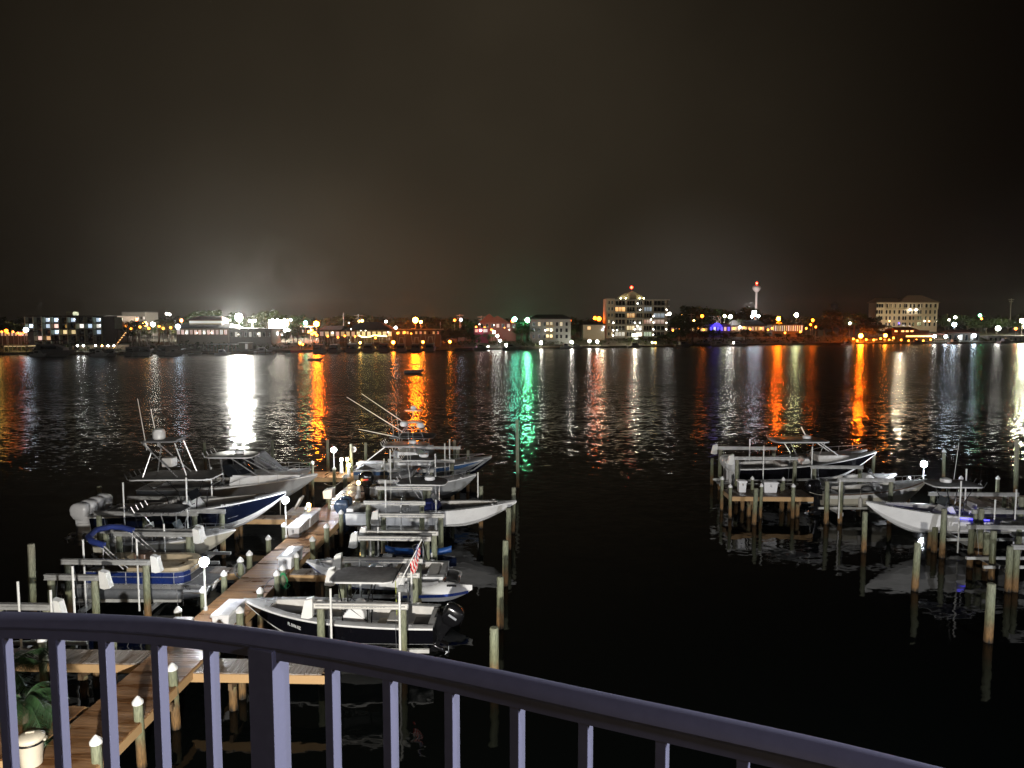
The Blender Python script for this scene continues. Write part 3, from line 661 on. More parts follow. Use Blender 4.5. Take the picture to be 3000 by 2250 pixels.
m = MB(); m.loft([[(x, w, z), (x, w * .7, z + .16), (x, -w * .7, z + .16), (x, -w, z)] for x, w, z in ((.3, .16, .6), (.8, .2, .66), (1.5, .17, .68), (1.75, .1, .72))]); m.build('seat', GD, J, sharp=30)
m = MB(); m.tube([(2.0, -.36, 1.05), (2.05, 0, 1.0), (2.0, .36, 1.05)], .025, 6); m.tube([(2.05, 0, .8), (2.05, 0, 1.0)], .05, 6); m.build('handlebar', BP, J)
m = MB(); m.box(2.15, 2.55, .30, .34, .74, .8); m.box(2.15, 2.55, -.34, -.30, .74, .8); m.build('storage_hatch', BP, J)
# blue kayak on the third lift
K = thing('kayak', 'bright blue kayak lying across the empty lift behind the bowrider', 'kayak', (-6.3, 36.0, .95), DR, GB)
m = MB(); m.loft([[(3.3 * t, math.cos(a) * .36 * math.sin(PI * min(max(t, .02), .98)) ** .6, .2 + .17 * math.sin(a) + .16 * (2 * t - 1) ** 4) for a in [k * PI / 4 for k in range(8)]] for t in [i / 14 for i in range(15)]]); m.build('hull', mat('kayak_blue', (.015, .08, .28), .45), K, sharp=60)
m = MB(); m.lathe([(.3, 0), (.32, .03), (.28, .05)], (2.0, 0, .36), 12); m.build('cockpit_rim', BP, K)
L2 = thing('low_skiff', 'small dark blue skiff under the blue kayak', 'skiff', (-6.6, 35.2, .7), DR, GB)
m = MB(); m.loft([[(3.9 * t, .5 * f, .42), (3.9 * t, .42 * f, .02), (3.9 * t, -.42 * f, .02), (3.9 * t, -.5 * f, .42), (3.9 * t, -.42 * f, .4), (3.9 * t, -.36 * f, .1), (3.9 * t, .36 * f, .1), (3.9 * t, .42 * f, .4)] for t, f in [(i / 10, max(.06, 1 - max(0, (i / 10 - .55) / .45) ** 2)) for i in range(11)]]); m.build('hull', NV, L2)
m = MB(); m.box(.9, 1.2, -.4, .4, .3, .34); m.box(2.2, 2.5, -.36, .36, .3, .34); m.build('bench', VW, L2)
# large white centre console
T, h, z0 = make_boat('large white centre console boat with navy console and two blue grey outboards', -9.2, 41.55, .92, RZ0, 9.45, 2.75, 1.02, .48, top=W8, bot=W8, rail=W8, capm=WD, floor=GD, tf=.9, engines=(-.38, .38), em=CG, es=1.15, etilt=.0, rake=.42, ins=.3)
console(T, 4.55, z0, .95, 1.05, W8, True)
m = MB(); m.prismy([(4.1, z0 + .45), (5.18, z0 + .45), (5.05, z0 + .95), (4.65, z0 + 1.12), (4.2, z0 + 1.05)], -.5, .5); m.build('console_cover', mat('canvas_navy', (.008, .015, .12), .8), T, bev=.04)
leaning_post(T, 3.2, z0)
t_top(T, 2.75, 5.5, 2.0, z0, 2.55, topm=CVG, legs=[(4.15, .42, 3.5, .8), (5.0, .42, 5.0, .78)], edge=W8, radar=True, ant=1, rods=3, curve=.16)
bow_cushions(T, h, z0, .62, .86)
m = MB(); m.box(-.05, .35, -.9, .9, .75, 1.2); m.build('transom_box', W8, T, bev=.05)
# grey centre console with black outboard
T, h, z0 = make_boat('grey centre console with dark hardtop and black outboard, beyond the large white boat', -8.9, 46.9, 1.25, RZ0, 6.6, 2.5, .95, .62, top=GY, bot=GY, rail=W8, capm=WD, floor=GD, tf=.72, engines=(0,), em=CB, es=1.35, estripe=RED, etilt=.0)
console(T, 2.8, z0, .8, 1.1); t_top(T, 1.9, 4.0, 1.8, z0, 2.55, topm=CVG, edge=W8, legs=[(2.5, .4, 2.2, .7), (3.5, .4, 3.6, .7)]); bow_rail(T, h, .5, .3)
m = MB(); m.loft([[(1.0, w, z) for w, z in ((-1.0, .9), (-.7, 1.35), (0, 1.5), (.7, 1.35), (1.0, .9))], [(2.6, w, z) for w, z in ((-1.0, .95), (-.6, 1.75), (0, 1.95), (.6, 1.75), (1.0, .95))]], False, False); m.build('cockpit_cover', CVG, T)
# blue striped boat
T, h, z0 = make_boat('grey boat with a slate blue hull stripe under the high lift beams', -10.9, 51.7, 1.25, RZ0, 8.9, 2.9, 1.05, .6, top=GY, bot=NV, band=SB, rail=W8, capm=WD, floor=GD, tf=.6)
m = MB(); m.loft([[(x, w, z), (x, w * .85, z2), (x, -w * .85, z2), (x, -w, z)] for x, w, z, z2 in ((3.0, 1.05, 1.1, 2.3), (4.2, 1.05, 1.15, 2.3), (5.4, .8, 1.25, 1.35))]); cb = m.build('cabin', W8, T, sharp=30)
m = MB(); m.box(3.15, 3.95, -1.07, 1.07, 1.55, 2.1); m.build('cabin_window', GLS, cb)
t_top(T, 1.9, 5.0, 2.1, z0, 2.65, topm=W8, legs=[(3.0, .8, 2.6, .9), (4.3, .8, 4.2, .9)], ant=2, edge=W8); bow_rail(T, h, .5, .4)
# sportfishing boat with tower
SFY = 57.3
T, h, z0 = make_boat('sportfishing boat with a tall tuna tower and three raised outriggers, farthest in the left marina', -12.6, SFY, -.2, RZ0, 11.0, 3.6, 1.35, .95, top=GY, bot=NV, rail=W8, capm=WD, floor=GD, tf=.62, cat='fishing boat', name='sportfishing_boat')
m = MB(); m.loft([[(x, w, 1.45), (x, w * .9, z2), (x, -w * .9, z2), (x, -w, 1.45)] for x, w, z2 in ((3.6, 1.45, 2.55), (6.2, 1.4, 2.55), (7.3, 1.1, 2.15), (8.2, .7, 1.9))]); cb = m.build('cabin', GY, T, sharp=30)  # grey colour carries the dim light on cabin and flybridge
m = MB(); m.box(4.0, 6.0, -1.46, 1.46, 1.95, 2.35); m.build('cabin_window', GLS, cb)
m = MB(); m.box(3.4, 6.4, -1.5, 1.5, 2.55, 2.63); m.box(3.6, 6.3, -1.4, -1.36, 2.63, 2.95); m.box(3.6, 6.3, 1.36, 1.4, 2.63, 2.95); fb = m.build('flybridge', GY, T)
m = MB(); m.prism([(x + 4.9, y) for x, y in rrect(1.7, 1.35, .5)], 3.85, 3.93); tp = m.build('hardtop', CVG, T, bev=.02)
m = MB()
for s in (-1, 1):
    m.tube([(3.6, s * 1.35, 2.6), (3.9, s * 1.1, 3.85), (4.6, s * .5, 5.0)], .03, 6); m.tube([(6.0, s * 1.35, 2.6), (5.9, s * 1.1, 3.85), (5.3, s * .5, 5.0)], .03, 6)
    m.tube([(3.0, s * 1.4, 1.7), (3.9, s * 1.2, 2.6)], .04, 6)
    for k in range(4): z = 4.0 + .26 * k; f = (z - 3.85) / 1.15; m.tube([(3.9 + .7 * f, s * (1.1 - .6 * f), z), (5.9 - .6 * f, s * (1.1 - .6 * f), z)], .018, 5)
m.tube([(4.6, -.5, 4.8), (4.6, .5, 4.8)], .02, 5); m.tube([(4.9, .0, 5.0), (4.9, 0, 5.9)], .03, 6)
m.build('tower_frame', AL, T)
m = MB(); m.prism([(x + 4.95, y) for x, y in rrect(.6, .5, .22)], 5.0, 5.06); m.prism([(x + 4.95, y) for x, y in rrect(.65, .5, .25)], 5.9, 5.95); m.build('tower_platform', W8, T)
for (dx_, dy_, dz_, r_) in ((4.95, 0, 5.95, .24), (4.3, -.7, 4.75, .3), (5.6, -.8, 4.65, .32)):
    m = MB(); m.lathe([(r_ * .7, 0), (r_, .1), (r_, r_ * .7), (r_ * .7, r_ * 1.2), (.02, r_ * 1.4)], (dx_, dy_, dz_), 12); m.build('radar_dome', W8, T)
for (bx, by, bz, px, py) in ((4.3, -.9, 4.3, 1028, 1158), (4.5, .9, 4.5, 1048, 1158), (4.2, -1.1, 3.9, 1062, 1250)):
    a = aY(px, py, SFY); e = (a[0] + 12.6, (1.3 if by > 0 else -1.3), a[2] + .2)
    m = MB(); m.tube([(bx, by, bz), e], .035, 6, .015); m.build('outrigger', PVC, T)
m = MB(); m.obox((2.0, -1.3, 2.5), (3.6, .22, .08), ry=-.66); m.build('slanted_support', W8, T)
# navy four-engine boat
T, h, z0 = make_boat('large navy hulled boat with four white outboards, hardtop and upper station', -22.55, 40.25, .98, RZ0, 10.2, 3.1, 1.15, .98, top=NV, bot=W8, rail=W8, capm=WD, floor=GD, tf=.86, engines=(-1.08, -.36, .36, 1.08), em=CW, es=1.3, etilt=.12, rake=.42, ins=.32, pitch=.015, eng_dx=-.55)
m = MB(); m.box(-.75, 0, -1.35, 1.35, .25, .75); m.build('engine_bracket', W8, T, bev=.04)
console(T, 4.9, z0, 1.3, 1.35, W8, True, GLS)
for i, y in enumerate((-.75, -.25, .25, .75)):
    m = MB(); m.box(3.55, 4.0, y - .2, y + .2, z0 + .45, z0 + .6); m.box(3.5, 3.62, y - .2, y + .2, z0 + .6, z0 + 1.15); m.tube([(3.78, y, z0), (3.78, y, z0 + .45)], .05, 6); m.build('helm_seat', VW, T, bev=.04)
m = MB(); m.box(1.7, 2.2, -.9, .9, z0, z0 + .55); m.box(1.65, 1.75, -.9, .9, z0 + .5, z0 + .9); m.build('aft_seat', VW, T, bev=.05)
tt = t_top(T, 1.9, 6.4, 2.5, z0, 3.05, topm=GD, fr=BP, legs=[(4.2, .62, 2.6, 1.0), (5.4, .62, 6.1, 1.0)], radar=False, ant=0, edge=W8, rods=5, curve=.22)
m = MB()
for s in (-1, 1):
    m.tube([(2.7, s * .8, 3.15), (3.1, s * .5, 4.5), (2.75, s * .6, 5.0)], .03, 6); m.tube([(4.6, s * .8, 3.15), (2.6, s * .6, 5.05)], .03, 6); m.tube([(5.0, s * .6, 3.2), (4.4, s * .5, 4.95)], .03, 6)
m.tube([(3.1, -.5, 4.1), (3.1, .5, 4.1)], .02, 5)
m.build('upper_station_frame', AL, T)
m = MB(); m.prism([(x + 3.6, y) for x, y in rrect(.95, .75, .3)], 5.02, 5.1); m.prismy([(4.4, 5.05), (4.85, 5.22), (4.85, 5.28), (4.4, 5.12)], -.45, .45); m.build('upper_top', GD, T, bev=.02)
m = MB(); m.lathe([(.26, 0), (.33, .06), (.33, .4), (.24, .55), (.05, .6)], (3.3, 0, 5.1), 14); m.build('satellite_dome', W8, T)
m = MB(); m.box(3.5, 4.1, -.3, .3, 3.6, 4.1); m.build('upper_console', VW, T, bev=.05)
for y, x1_, z1_ in ((-.6, 2.55, 7.4), (.6, 2.6, 6.7)):
    m = MB(); m.tube([(2.9, y, 4.6), (x1_, y, z1_)], .022, 5, .01); m.build('antenna', PVC, T)
bow_cushions(T, h, z0, .6, .84)
text_mesh('FL 7714 SC', .2, 'registration', W8, T, (7.1, -1.27, 1.6), (PI / 2 + .12, 0, .36), .002, True)
# express cruisers behind
T, h, z0 = make_boat('pale grey express cruiser with a hardtop on slanted pipes, behind the navy boat', -23.05, 46.3, 1.0, RZ0, 10.8, 3.3, 1.25, .75, top=GY, bot=GY, rail=W8, capm=W8, floor=WD, tf=.55, tc=.04, rake=.4, ins=.3, cat='cabin cruiser')
m = MB(); m.loft([[(x, w, h.zs(x / 10.8) - .02), (x, w * .8, z2), (x, -w * .8, z2), (x, -w, h.zs(x / 10.8) - .02)] for x, w, z2 in ((5.7, 1.3, 2.1), (7.0, 1.15, 2.05), (8.6, .8, 2.05), (9.8, .4, 2.0))]); m.build('cabin_trunk', W8, T, sharp=30)
t_top(T, 4.0, 6.9, 2.2, z0, 3.15, topm=GY, legs=[(4.4, .8, 4.3, .9), (5.2, .8, 5.0, .9)], ant=0, edge=W8, radar=True, rods=4)
for s in (-1, 1):
    for q in (((6.3, s * .9, 3.2), (8.3, s * .75, 2.1)), ((5.7, s * .95, 3.15), (7.3, s * .95, 2.1))): m = MB(); m.tube(q, .035, 6); m.build('slanted_strut', AL, T)
bow_rail(T, h, .5, .5)
m = MB(); m.loft([[(5.6, -1.2, 2.0), (5.2, -1.1, 2.7)], [(6.6, -.6, 2.1), (6.0, -.55, 2.75)], [(6.8, 0, 2.1), (6.2, 0, 2.8)], [(6.6, .6, 2.1), (6.0, .55, 2.75)], [(5.6, 1.2, 2.0), (5.2, 1.1, 2.7)]], False, False); m.build('windscreen', GLS, T)
T, h, z0 = make_boat('white cabin cruiser closed in with black canvas, behind the express cruiser', -23.6, 50.4, .55, RZ0, 9.8, 3.2, 1.35, .6, top=W8, bot=W8, rail=W8, capm=W8, floor=WD, tf=.6, tc=.04, cat='cabin cruiser')
m = MB(); m.loft([[(x, w, 1.4), (x, w * .95, (z2 + 1.4) / 2), (x, w * .75, z2), (x, -w * .75, z2), (x, -w * .95, (z2 + 1.4) / 2), (x, -w, 1.4)] for x, w, z2 in ((4.1, 1.3, 2.6), (5.2, 1.35, 3.15), (6.3, 1.3, 3.1))]); m.build('canvas_enclosure', CVB, T, sharp=30)
m = MB(); m.loft([[(x, w, 1.45), (x, w * .75, z2), (x, -w * .75, z2), (x, -w, 1.45)] for x, w, z2 in ((6.31, 1.3, 3.0), (7.6, 1.0, 1.95), (8.5, .6, 1.8))]); m.build('grey_windscreen_cover', CVG, T, sharp=30); bow_rail(T, h, .55, .45)
# white dinghy beside the dock
T = thing('dinghy', 'small white dinghy with a raised seat at the edge of the dock', 'dinghy', (-13.55, 44.4, .75), DR, GB)
m = MB(); m.loft([[(2.5 * t, .62 * f, .34), (2.5 * t, .5 * f, .06), (2.5 * t, -.5 * f, .06), (2.5 * t, -.62 * f, .34), (2.5 * t, -.5 * f, .38), (2.5 * t, .5 * f, .38)] for t, f in [(i / 10, max(.1, math.sqrt(max(0, 1 - max(0, (i / 10 - .4) / .6) ** 2.4)))) for i in range(11)]]); m.build('hull', W8, T, sharp=50)
m = MB(); m.obox((.55, 0, .8), (.12, .75, .85), ry=.5); m.build('seat', W8, T, bev=.05)
# small grey boat with T-top behind the pontoon
T, h, z0 = make_boat('cream hulled boat with a black T-top on white pipes, behind the pontoon boat', -20.7, 36.85, .72, RZ0, 6.7, 2.35, .85, .5, top=W2, bot=W2, rail=W8, capm=WD, floor=GD, tf=.72, rake=.4, ins=.3)
console(T, 3.6, z0, .8, 1.0, W8, True); leaning_post(T, 2.5, z0)
t_top(T, 1.9, 4.2, 1.75, z0, 2.35, topm=CVB, legs=[(2.9, .45, 2.4, .75), (3.9, .45, 4.1, .75)], edge=AL, radar=False, ant=0); bow_rail(T, h, .55, .28)
m = MB(); m.obox((.5, 0, 1.25), (.5, .9, .5)); m.build('outboard_cover', CVG, T, bev=.08)
# pontoon boat
PX, PY = -19.5, 32.35
T = thing('pontoon_boat', 'pontoon boat with navy fence panels, tan seats and a folded blue bimini', 'pontoon boat', (PX, PY, .5), DR, GB)
for s in (-1, 1):
    m = MB(); m.lathe([(.05, 0), (.26, .1), (.3, .3), (.3, 4.9), (.27, 5.5), (.16, 6.0), (.03, 6.35)], (0, s * .95, .32), 18, axis=0)
    # lift the nose
    o_ = m.build('pontoon', AB, T, sharp=60)
    m = MB(); m.prismy([(5.3, .42), (6.1, .42), (6.55, .62), (5.5, .66)], s * .95 - .3, s * .95 + .3); m.build('nose_cone', W8, T, bev=.05)
m = MB(); m.box(.1, 6.2, -1.22, 1.22, .62, .72); m.prism([(6.2, -1.22), (6.45, -1.0), (6.45, 1.0), (6.2, 1.22)], .62, .72); m.build('deck', GD, T)
m = MB(); m.box(.08, 6.24, -1.26, -1.22, .58, .76); m.box(.08, 6.24, 1.22, 1.26, .58, .76); m.build('deck_trim', AL, T)
def fence_path(f0):
    return [(1.1, -1.17), (5.0, -1.17), (5.35, -1.02), (5.5, -.7), (5.5, .7), (5.35, 1.02), (5.0, 1.17), (1.1, 1.17)]
fp = fence_path(0); m = MB()
for a, b in zip(fp[:-1], fp[1:]):
    if abs(a[0] - b[0]) < .01: continue
    m.loft([[(a[0], a[1], .78), (b[0], b[1], .78), (b[0], b[1] * .98, .78), (a[0], a[1] * .98, .78)], [(a[0], a[1], 1.27), (b[0], b[1], 1.27), (b[0], b[1] * .98, 1.27), (a[0], a[1] * .98, 1.27)]])
m.build('fence_panel', mat('panel_navy', (.01, .025, .13), .3), T, sharp=50)
m = MB()
for z in (.76, 1.29, 1.08): m.tube([(x, y * 1.01, z) for x, y in fp], .02, 6)
for x in (1.1, 2.0, 2.9, 3.9, 5.0):
    for s in (-1, 1): m.tube([(x, s * 1.185, .74), (x, s * 1.185, 1.3)], .018, 6)
m.build('fence_rail', AL, T)
m = MB()
m.loft([[(x, y, 1.0), (x, y * .97, 1.45), (x - dx1, y * .72, 1.45), (x - dx1, y * .68, 1.2), (x - dx1, y * .5, 1.18), (x - dx1, y * .5, .8)] for x, y, dx1 in ((2.9, -1.13, 0), (4.6, -1.13, 0), (5.1, -1.0, .15), (5.4, -.6, .3), (5.42, -.15, .4))])
m.loft([[(x, y, 1.0), (x, y * .97, 1.45), (x - dx1, y * .72, 1.45), (x - dx1, y * .68, 1.2), (x - dx1, y * .5, 1.18), (x - dx1, y * .5, .8)] for x, y, dx1 in ((2.4, 1.13, 0), (4.6, 1.13, 0), (5.1, 1.0, .15), (5.4, .6, .3), (5.42, .15, .4))])
m.build('lounge_seats', TAN, T, bev=.04, sharp=60)
m = MB(); m.box(1.2, 2.1, .1, 1.1, .75, 1.45); m.box(1.2, 1.7, -1.1, -.3, .75, 1.2); m.build('rear_seats', TAN, T, bev=.08)
m = MB(); m.obox((2.75, .55, 1.2), (.55, .7, .9)); m.build('helm_console', mat('helm_brown', (.16, .1, .07), .4), T, bev=.06)
for s in (-1, 1):
    for q, r in ((((3.0, s * 1.15, 1.45), (1.9, s * 1.15, 2.48)), .03), (((2.8, s * 1.15, 1.4), (1.75, s * 1.12, 2.42)), .03), (((1.9, s * 1.15, 1.3), (1.95, s * 1.15, 2.4)), .022)): m = MB(); m.tube(q, r, 6); m.build('bimini_arm', AL, T)
m = MB(); m.tube([(2.0, -1.15, 2.45), (1.45, -1.12, 2.6), (1.1, -.8, 2.7), (.95, 0, 2.78), (1.1, .8, 2.7), (1.45, 1.12, 2.6), (2.0, 1.15, 2.45)], .13, 10); m.build('bimini_boot', CVL, T, sharp=60)
outboard(T, -.15, 0, .7, CB, 1.0, .0)
for k, y in enumerate((-1.25, -.55, .5)): m = MB(); m.obox((6.5, y, .55), (.08, .32, .5), ry=.45); m.build('fender_board', W8, T, bev=.03)
m = MB(); m.tube([(5.0, -1.28, .8), (5.05, -1.4, .84), (6.0, -1.38, .82), (6.1, -1.26, .8)], .022, 6); m.tube([(5.2, -1.35, .8), (5.2, -1.33, -.1)], .012, 5); m.tube([(5.45, -1.35, .8), (5.45, -1.33, -.1)], .012, 5); m.build('boarding_ladder', AL, T)
# ---------------------------------------------------------------- boats of the right marina
T, h, z0 = make_boat('black hulled boat with a hardtop and grey outboards, left end of the right marina', 16.05, 52.6, 1.1, RZ0, 10.0, 3.0, 1.15, .95, top=BK, bot=W8, rail=W8, capm=WD, floor=GD, tf=.66, engines=(-.75, 0, .75), em=CW, es=1.25, etilt=.05, rake=.42, pitch=.01)
console(T, 4.9, z0, 1.3, 1.25, W8, True, GLS)
t_top(T, 2.6, 6.4, 2.4, z0, 2.95, topm=GY, legs=[(4.3, .7, 3.6, 1.0), (5.6, .7, 6.0, 1.0)], edge=W8, ant=0, radar=True, rods=4)
m = MB()
for s in (-1, 1): m.tube([(5.6, s * .9, 3.0), (7.0, s * .8, 2.0)], .035, 6)
m.tube([(5.1, 0, 3.1), (4.7, .1, 3.9)], .04, 6); m.build('mast', W8, T)
m = MB(); m.loft([[(x, w, 1.5), (x, w * .8, z2), (x, -w * .8, z2), (x, -w, 1.5)] for x, w, z2 in ((5.6, 1.0, 2.0), (7.2, .85, 1.98), (8.0, .4, 1.9))]); m.build('bow_lounge', VW, T, bev=.05)
m = MB(); m.box(3.0, 3.5, -.9, .9, z0, z0 + .9); m.build('aft_seat', VW, T, bev=.05)
T, h, z0 = make_boat('second black hulled boat with white bottom, bow showing past the first, right marina', 17.5, 56.6, .75, RZ0, 9.8, 3.0, 1.1, .9, top=BK, bot=W8, rail=W8, capm=W8, floor=WD, tf=.6, tc=.04)
bow_rail(T, h, .55, .4)
T, h, z0 = make_boat('small white runabout with a windscreen between the black boats and the walkaround', 21.7, 50.9, .75, RZ0, 5.0, 2.2, .85, .4, top=W8, bot=W8, rail=W8, capm=WD, floor=GD, tf=.7)
console(T, 3.0, z0, .8, .9); 
T, h, z0 = make_boat('white walkaround boat with a brown side stripe and black outboard', 20.15, 47.4, .62, RZ0, 6.7, 2.5, 1.0, .75, top=W2, bot=W2, band=W8, rail=mat('rail_brown', (.2, .13, .09), .5), capm=WD, floor=mat('deck_brown', (.25, .19, .15), .7), tf=.7, engines=(0,), em=CB, es=1.35, etilt=-.15, rake=.36)
bow_rail(T, h, .55, .3)
m = MB(); m.ball((3.0, 0, 1.0), .5, 8, .6); m.build('covered_seat', CVG, T)
m = MB(); m.box(3.2, 3.7, -.4, .4, z0, z0 + .95); m.build('console', W8, T, bev=.05)
m = MB(); m.box(.6, 1.0, -.8, .8, z0, z0 + .5); m.build('aft_bench', VW, T, bev=.05)
T, h, z0 = make_boat('white centre console boat lit blue along its gunwale, bow pointing left', 28.3, 40.4, .78, RZW, 8.5, 2.7, 1.12, .62, top=W8, bot=W8, rail=W8, capm=WD, floor=GD, tf=.9, engines=(-.4, .4), em=CW, es=1.1, etilt=-.5, rake=.42, ins=.3)
cc = console(T, 4.1, z0, .95, 1.15, W8, True)
m = MB(); m.prismy([(4.0, z0 + .1), (4.45, z0 + .1), (4.4, z0 + .75), (4.25, z0 + .9), (4.1, z0 + .75)], .476, .49); m.prismy([(3.5, z0 + .2), (3.65, z0 + .2), (3.65, z0 + .7), (3.5, z0 + .7)], .476, .49); m.build('console_door', mat('door_navy', (.01, .012, .12), .4), cc)
t_top(T, 2.5, 5.1, 2.0, z0, 2.75, topm=GD, fr=BP, edge=W8, radar=True, ant=1, rods=4); leaning_post(T, 2.9, z0); bow_cushions(T, h, z0, .62, .86)
BLU = lamp_mat((.06, .05, 1.0), 11.0)
m = MB(); m.tube([(8.5 * t, h.b(t) - .3, h.zs(t) + .0) for t in [.24 + .035 * i for i in range(8)]], .018, 6); m.build('blue_light_strip', BLU, T)
m = MB(); m.tube([(8.5 * t, h.b(t) + .05, h.zs(t) - .09) for t in [.3 + .03 * i for i in range(7)]], .012, 6); m.build('gunwale_light', BLU, T)
m = MB(); m.ball((6.6, .5, z0 + .5), .08, 6); m.build('bow_light', BLU, T)
T, h, z0 = make_boat('white boat with a grey outboard cut off by the right edge of the picture', 31.5, 37.6, .7, RZW, 6.0, 2.4, .95, .5, top=W8, bot=W8, rail=W8, capm=WD, floor=GD, tf=.85, engines=(0,), em=CG, es=1.1)
console(T, 3.0, z0)
# ---------------------------------------------------------------- things on the dock
def dock_box(label, x, y, lx, ly, hh=.62, z=1.4, rz=DR, latch=0):
    T = thing('dock_box', label, 'dock box', (x, y, z), rz, 'white dock boxes')
    m = MB(); m.loft([[(a * lx / 2 * k, b * ly / 2 * (1 - (1 - k) * lx / ly), zz) for a, b in ((-1, -1), (1, -1), (1, 1), (-1, 1))] for zz, k in ((0.01, .86), (hh * .82, 1.0))])
    m.build('body', BOXW, T, bev=.015)
    m = MB(); m.loft([[(a * (lx / 2 + e), b * (ly / 2 + e), zz) for a, b in ((-1, -1), (1, -1), (1, 1), (-1, 1))] for zz, e in ((hh * .82 + .005, .04), (hh * .9, .045), (hh * .97, .02), (hh * 1.02, -.08))])
    m.build('lid', BOXW, T, bev=.012)
    m = MB(); 
    if lx >= ly: m.box(-.05, .05, -ly / 2 - .05, -ly / 2 - .0, hh * .55, hh * .78)
    else: m.box(-.06, .06, -ly / 2 - .06, -ly / 2 - .0, hh * .45, hh * .72)
    m.build('latch', AL, T, bev=.005)
    return T
dock_box('nearest white dock box on the dock, just above the balcony rail', -10.5, 26.65, .62, 1.55)
dock_box('white dock box behind the coiled green hose', -10.2, 33.3, .62, 1.6)
dock_box('front one of two white dock boxes in line under the middle lamp', -11.28, 38.35, .62, 1.75)
dock_box('rear one of two white dock boxes in line, beside the amber lantern', -11.2, 40.25, .62, 1.75)
dock_box('white dock box half hidden by the rail, left edge of the dock', -11.75, 25.45, .62, .5)
dock_box('long bright white dock box on the orange lit cross dock', -10.3, 53.5, 1.95, .75, .95)
dock_box('grey white locker standing on the right marina dock head', 16.9, 47.8, .9, .6, .75)
dock_box('white locker at the left corner of the right marina dock head', 15.1, 47.9, .5, .5, .8)
LC = (.88, .92, 1.0)
def lamp_post(label, x, y, zt, strength, col=LC, base=1.4, r=.15):
    T = thing('dock_lamp', label, 'lamp', (x, y, base), 0, 'white globe lamps on the docks')
    m = MB(); m.lathe([(.07, 0), (.07, .12), (.04, .16), (.035, zt - base - r * 1.1)], (0, 0, 0), 12); m.build('pole', PVC, T)
    m = MB(); m.lathe([(.05, 0), (.1, .03), (.1, .08), (.07, .1)], (0, 0, zt - base - r * 1.25), 12); m.build('collar', CAP, T)
    m = MB(); m.ball((0, 0, zt - base), r, 12); m.build('globe', lamp_mat(col, strength), T)
    return T
lamp_post('bright globe lamp in front of the pontoon boat bow', -11.85, 27.8, 3.32, 420, r=.175)
lamp_post('bright globe lamp beside the two dock boxes in line', -11.68, 37.5, 3.38, 600, r=.175)
lamp_post('bright globe lamp at the far cross dock', -12.72, 52.2, 3.45, 600, r=.18)
lamp_post('bright globe lamp in the right marina behind the hardtop', *aY(2707, 1360, 50), 800, r=.19)
def lantern(label, x, y, z, hh, s, col=(1, .55, .15), body=CAP):
    T = thing('power_pedestal', label, 'power pedestal', (x, y, z), 0, 'lit dock pedestals')
    m = MB(); m.lathe([(.16, 0), (.15, .05), (.11, hh * .6), (.08, hh - .25)], (0, 0, 0), 12); m.build('body', body, T)
    m = MB(); m.lathe([(.09, 0), (.11, .04), (.11, .17), (.06, .22)], (0, 0, hh - .24), 12); m.build('lantern', lamp_mat(col, s), T)
    return T
lantern('white cone shaped pedestal with a glowing top on the cross dock', -12.6, 54.0, 1.4, 1.15, 120, (1, .85, .6))
lantern('yellow lit pedestal just right of the white cone pedestal', -12.25, 54.35, 1.4, 1.1, 60, (1, .7, .25), mat('post_yellow', (.5, .42, .12), .5))
lantern('small amber lantern on the end of the rear dock box', -11.72, 41.9, 1.4, .75, 90, (1, .55, .12))
lantern('amber lantern on the right edge of the far dock', -9.75, 46.3, 1.4, 1.1, 30, (1, .6, .15))
lantern('bright lantern at the left corner of the long box on the cross dock', -11.75, 52.6, 1.4, 1.0, 110, (1, .75, .4))
T = thing('fish_cleaning_station', 'white gabled box on a post between the long dock and the far dock', 'cleaning station', (-10.9, 43.4, 1.4), DR)
m = MB(); m.box(-.06, .06, -.06, .06, 0, .75); m.build('post', PIL, T)
m = MB(); m.prismy([(-.25, .7), (.25, .7), (.27, 1.15), (.32, 1.32), (-.3, 1.15)], -.35, .35); m.build('cabinet', W8, T, bev=.02)
# coiled green hose on a piling
x, y = EDX(31.15) + .16, 31.15
T = tag(thing('garden_hose', 'x', 'hose', (x, y, 1.45)), 'coiled green hose hanging on a capped piling', 'hose')
m = MB(); pts = []
for i in range(150):
    a = i * .42; r = .24 + .03 * math.sin(i * 1.7); pts.append((math.cos(a) * r * .75 + .02, -.17 - .03 * math.sin(i * .9), math.sin(a) * r * 1.25 - .02 + .03 * math.sin(i * .37)))
m.tube(pts, .016, 6); m.tube([(.2, -.17, -.1), (.3, -.1, -.25), (.1, -.14, -.42), (-.1, -.1, -.3)], .016, 6); m.build('coil', GRH, T)
# white hose on the piling by the black boat, grey hose left of dock
T = thing('white_hose', 'white hose looped over the capped piling beside the black boat', 'hose', (-8.6, 24.2, 1.85))
m = MB(); 
for k in range(3): m.tube([(-.22 - .02 * k, -.05, -.45), (-.2, -.12, -.1), (-.08, -.15, .06 + .02 * k), (.08, -.15, .06 + .02 * k), (.2, -.12, -.1), (.22 + .02 * k, -.05, -.5)], .022, 6)
m.build('coil', PVC, T)
T = thing('grey_hose', 'dark hose coil hung on the piling by the pontoon bow', 'hose', (DKX(32.2) - .28, 32.2, 1.55))
m = MB(); m.tube([(math.cos(i * .42) * .24, -.16 - .02 * math.sin(i), math.sin(i * .42) * .34) for i in range(90)], .018, 6); m.build('coil', CVG, T)
# round sign on a piling
a = aY(1032, 1319, 54.75)
T = thing('round_sign', 'round white sign behind the tall piling at the cross dock', 'sign', (a[0] + .02, a[1] + .35, a[2]))
m = MB(); m.lathe([(.22, 0), (.22, .03)], (0, 0, 0), 20, axis=1); m.build('disc', W8, T)
m = MB(); m.box(-.1, .1, -.006, -.002, .02, .06); m.box(-.13, .13, -.006, -.002, -.06, -.02); m.build('marking', LB, T)
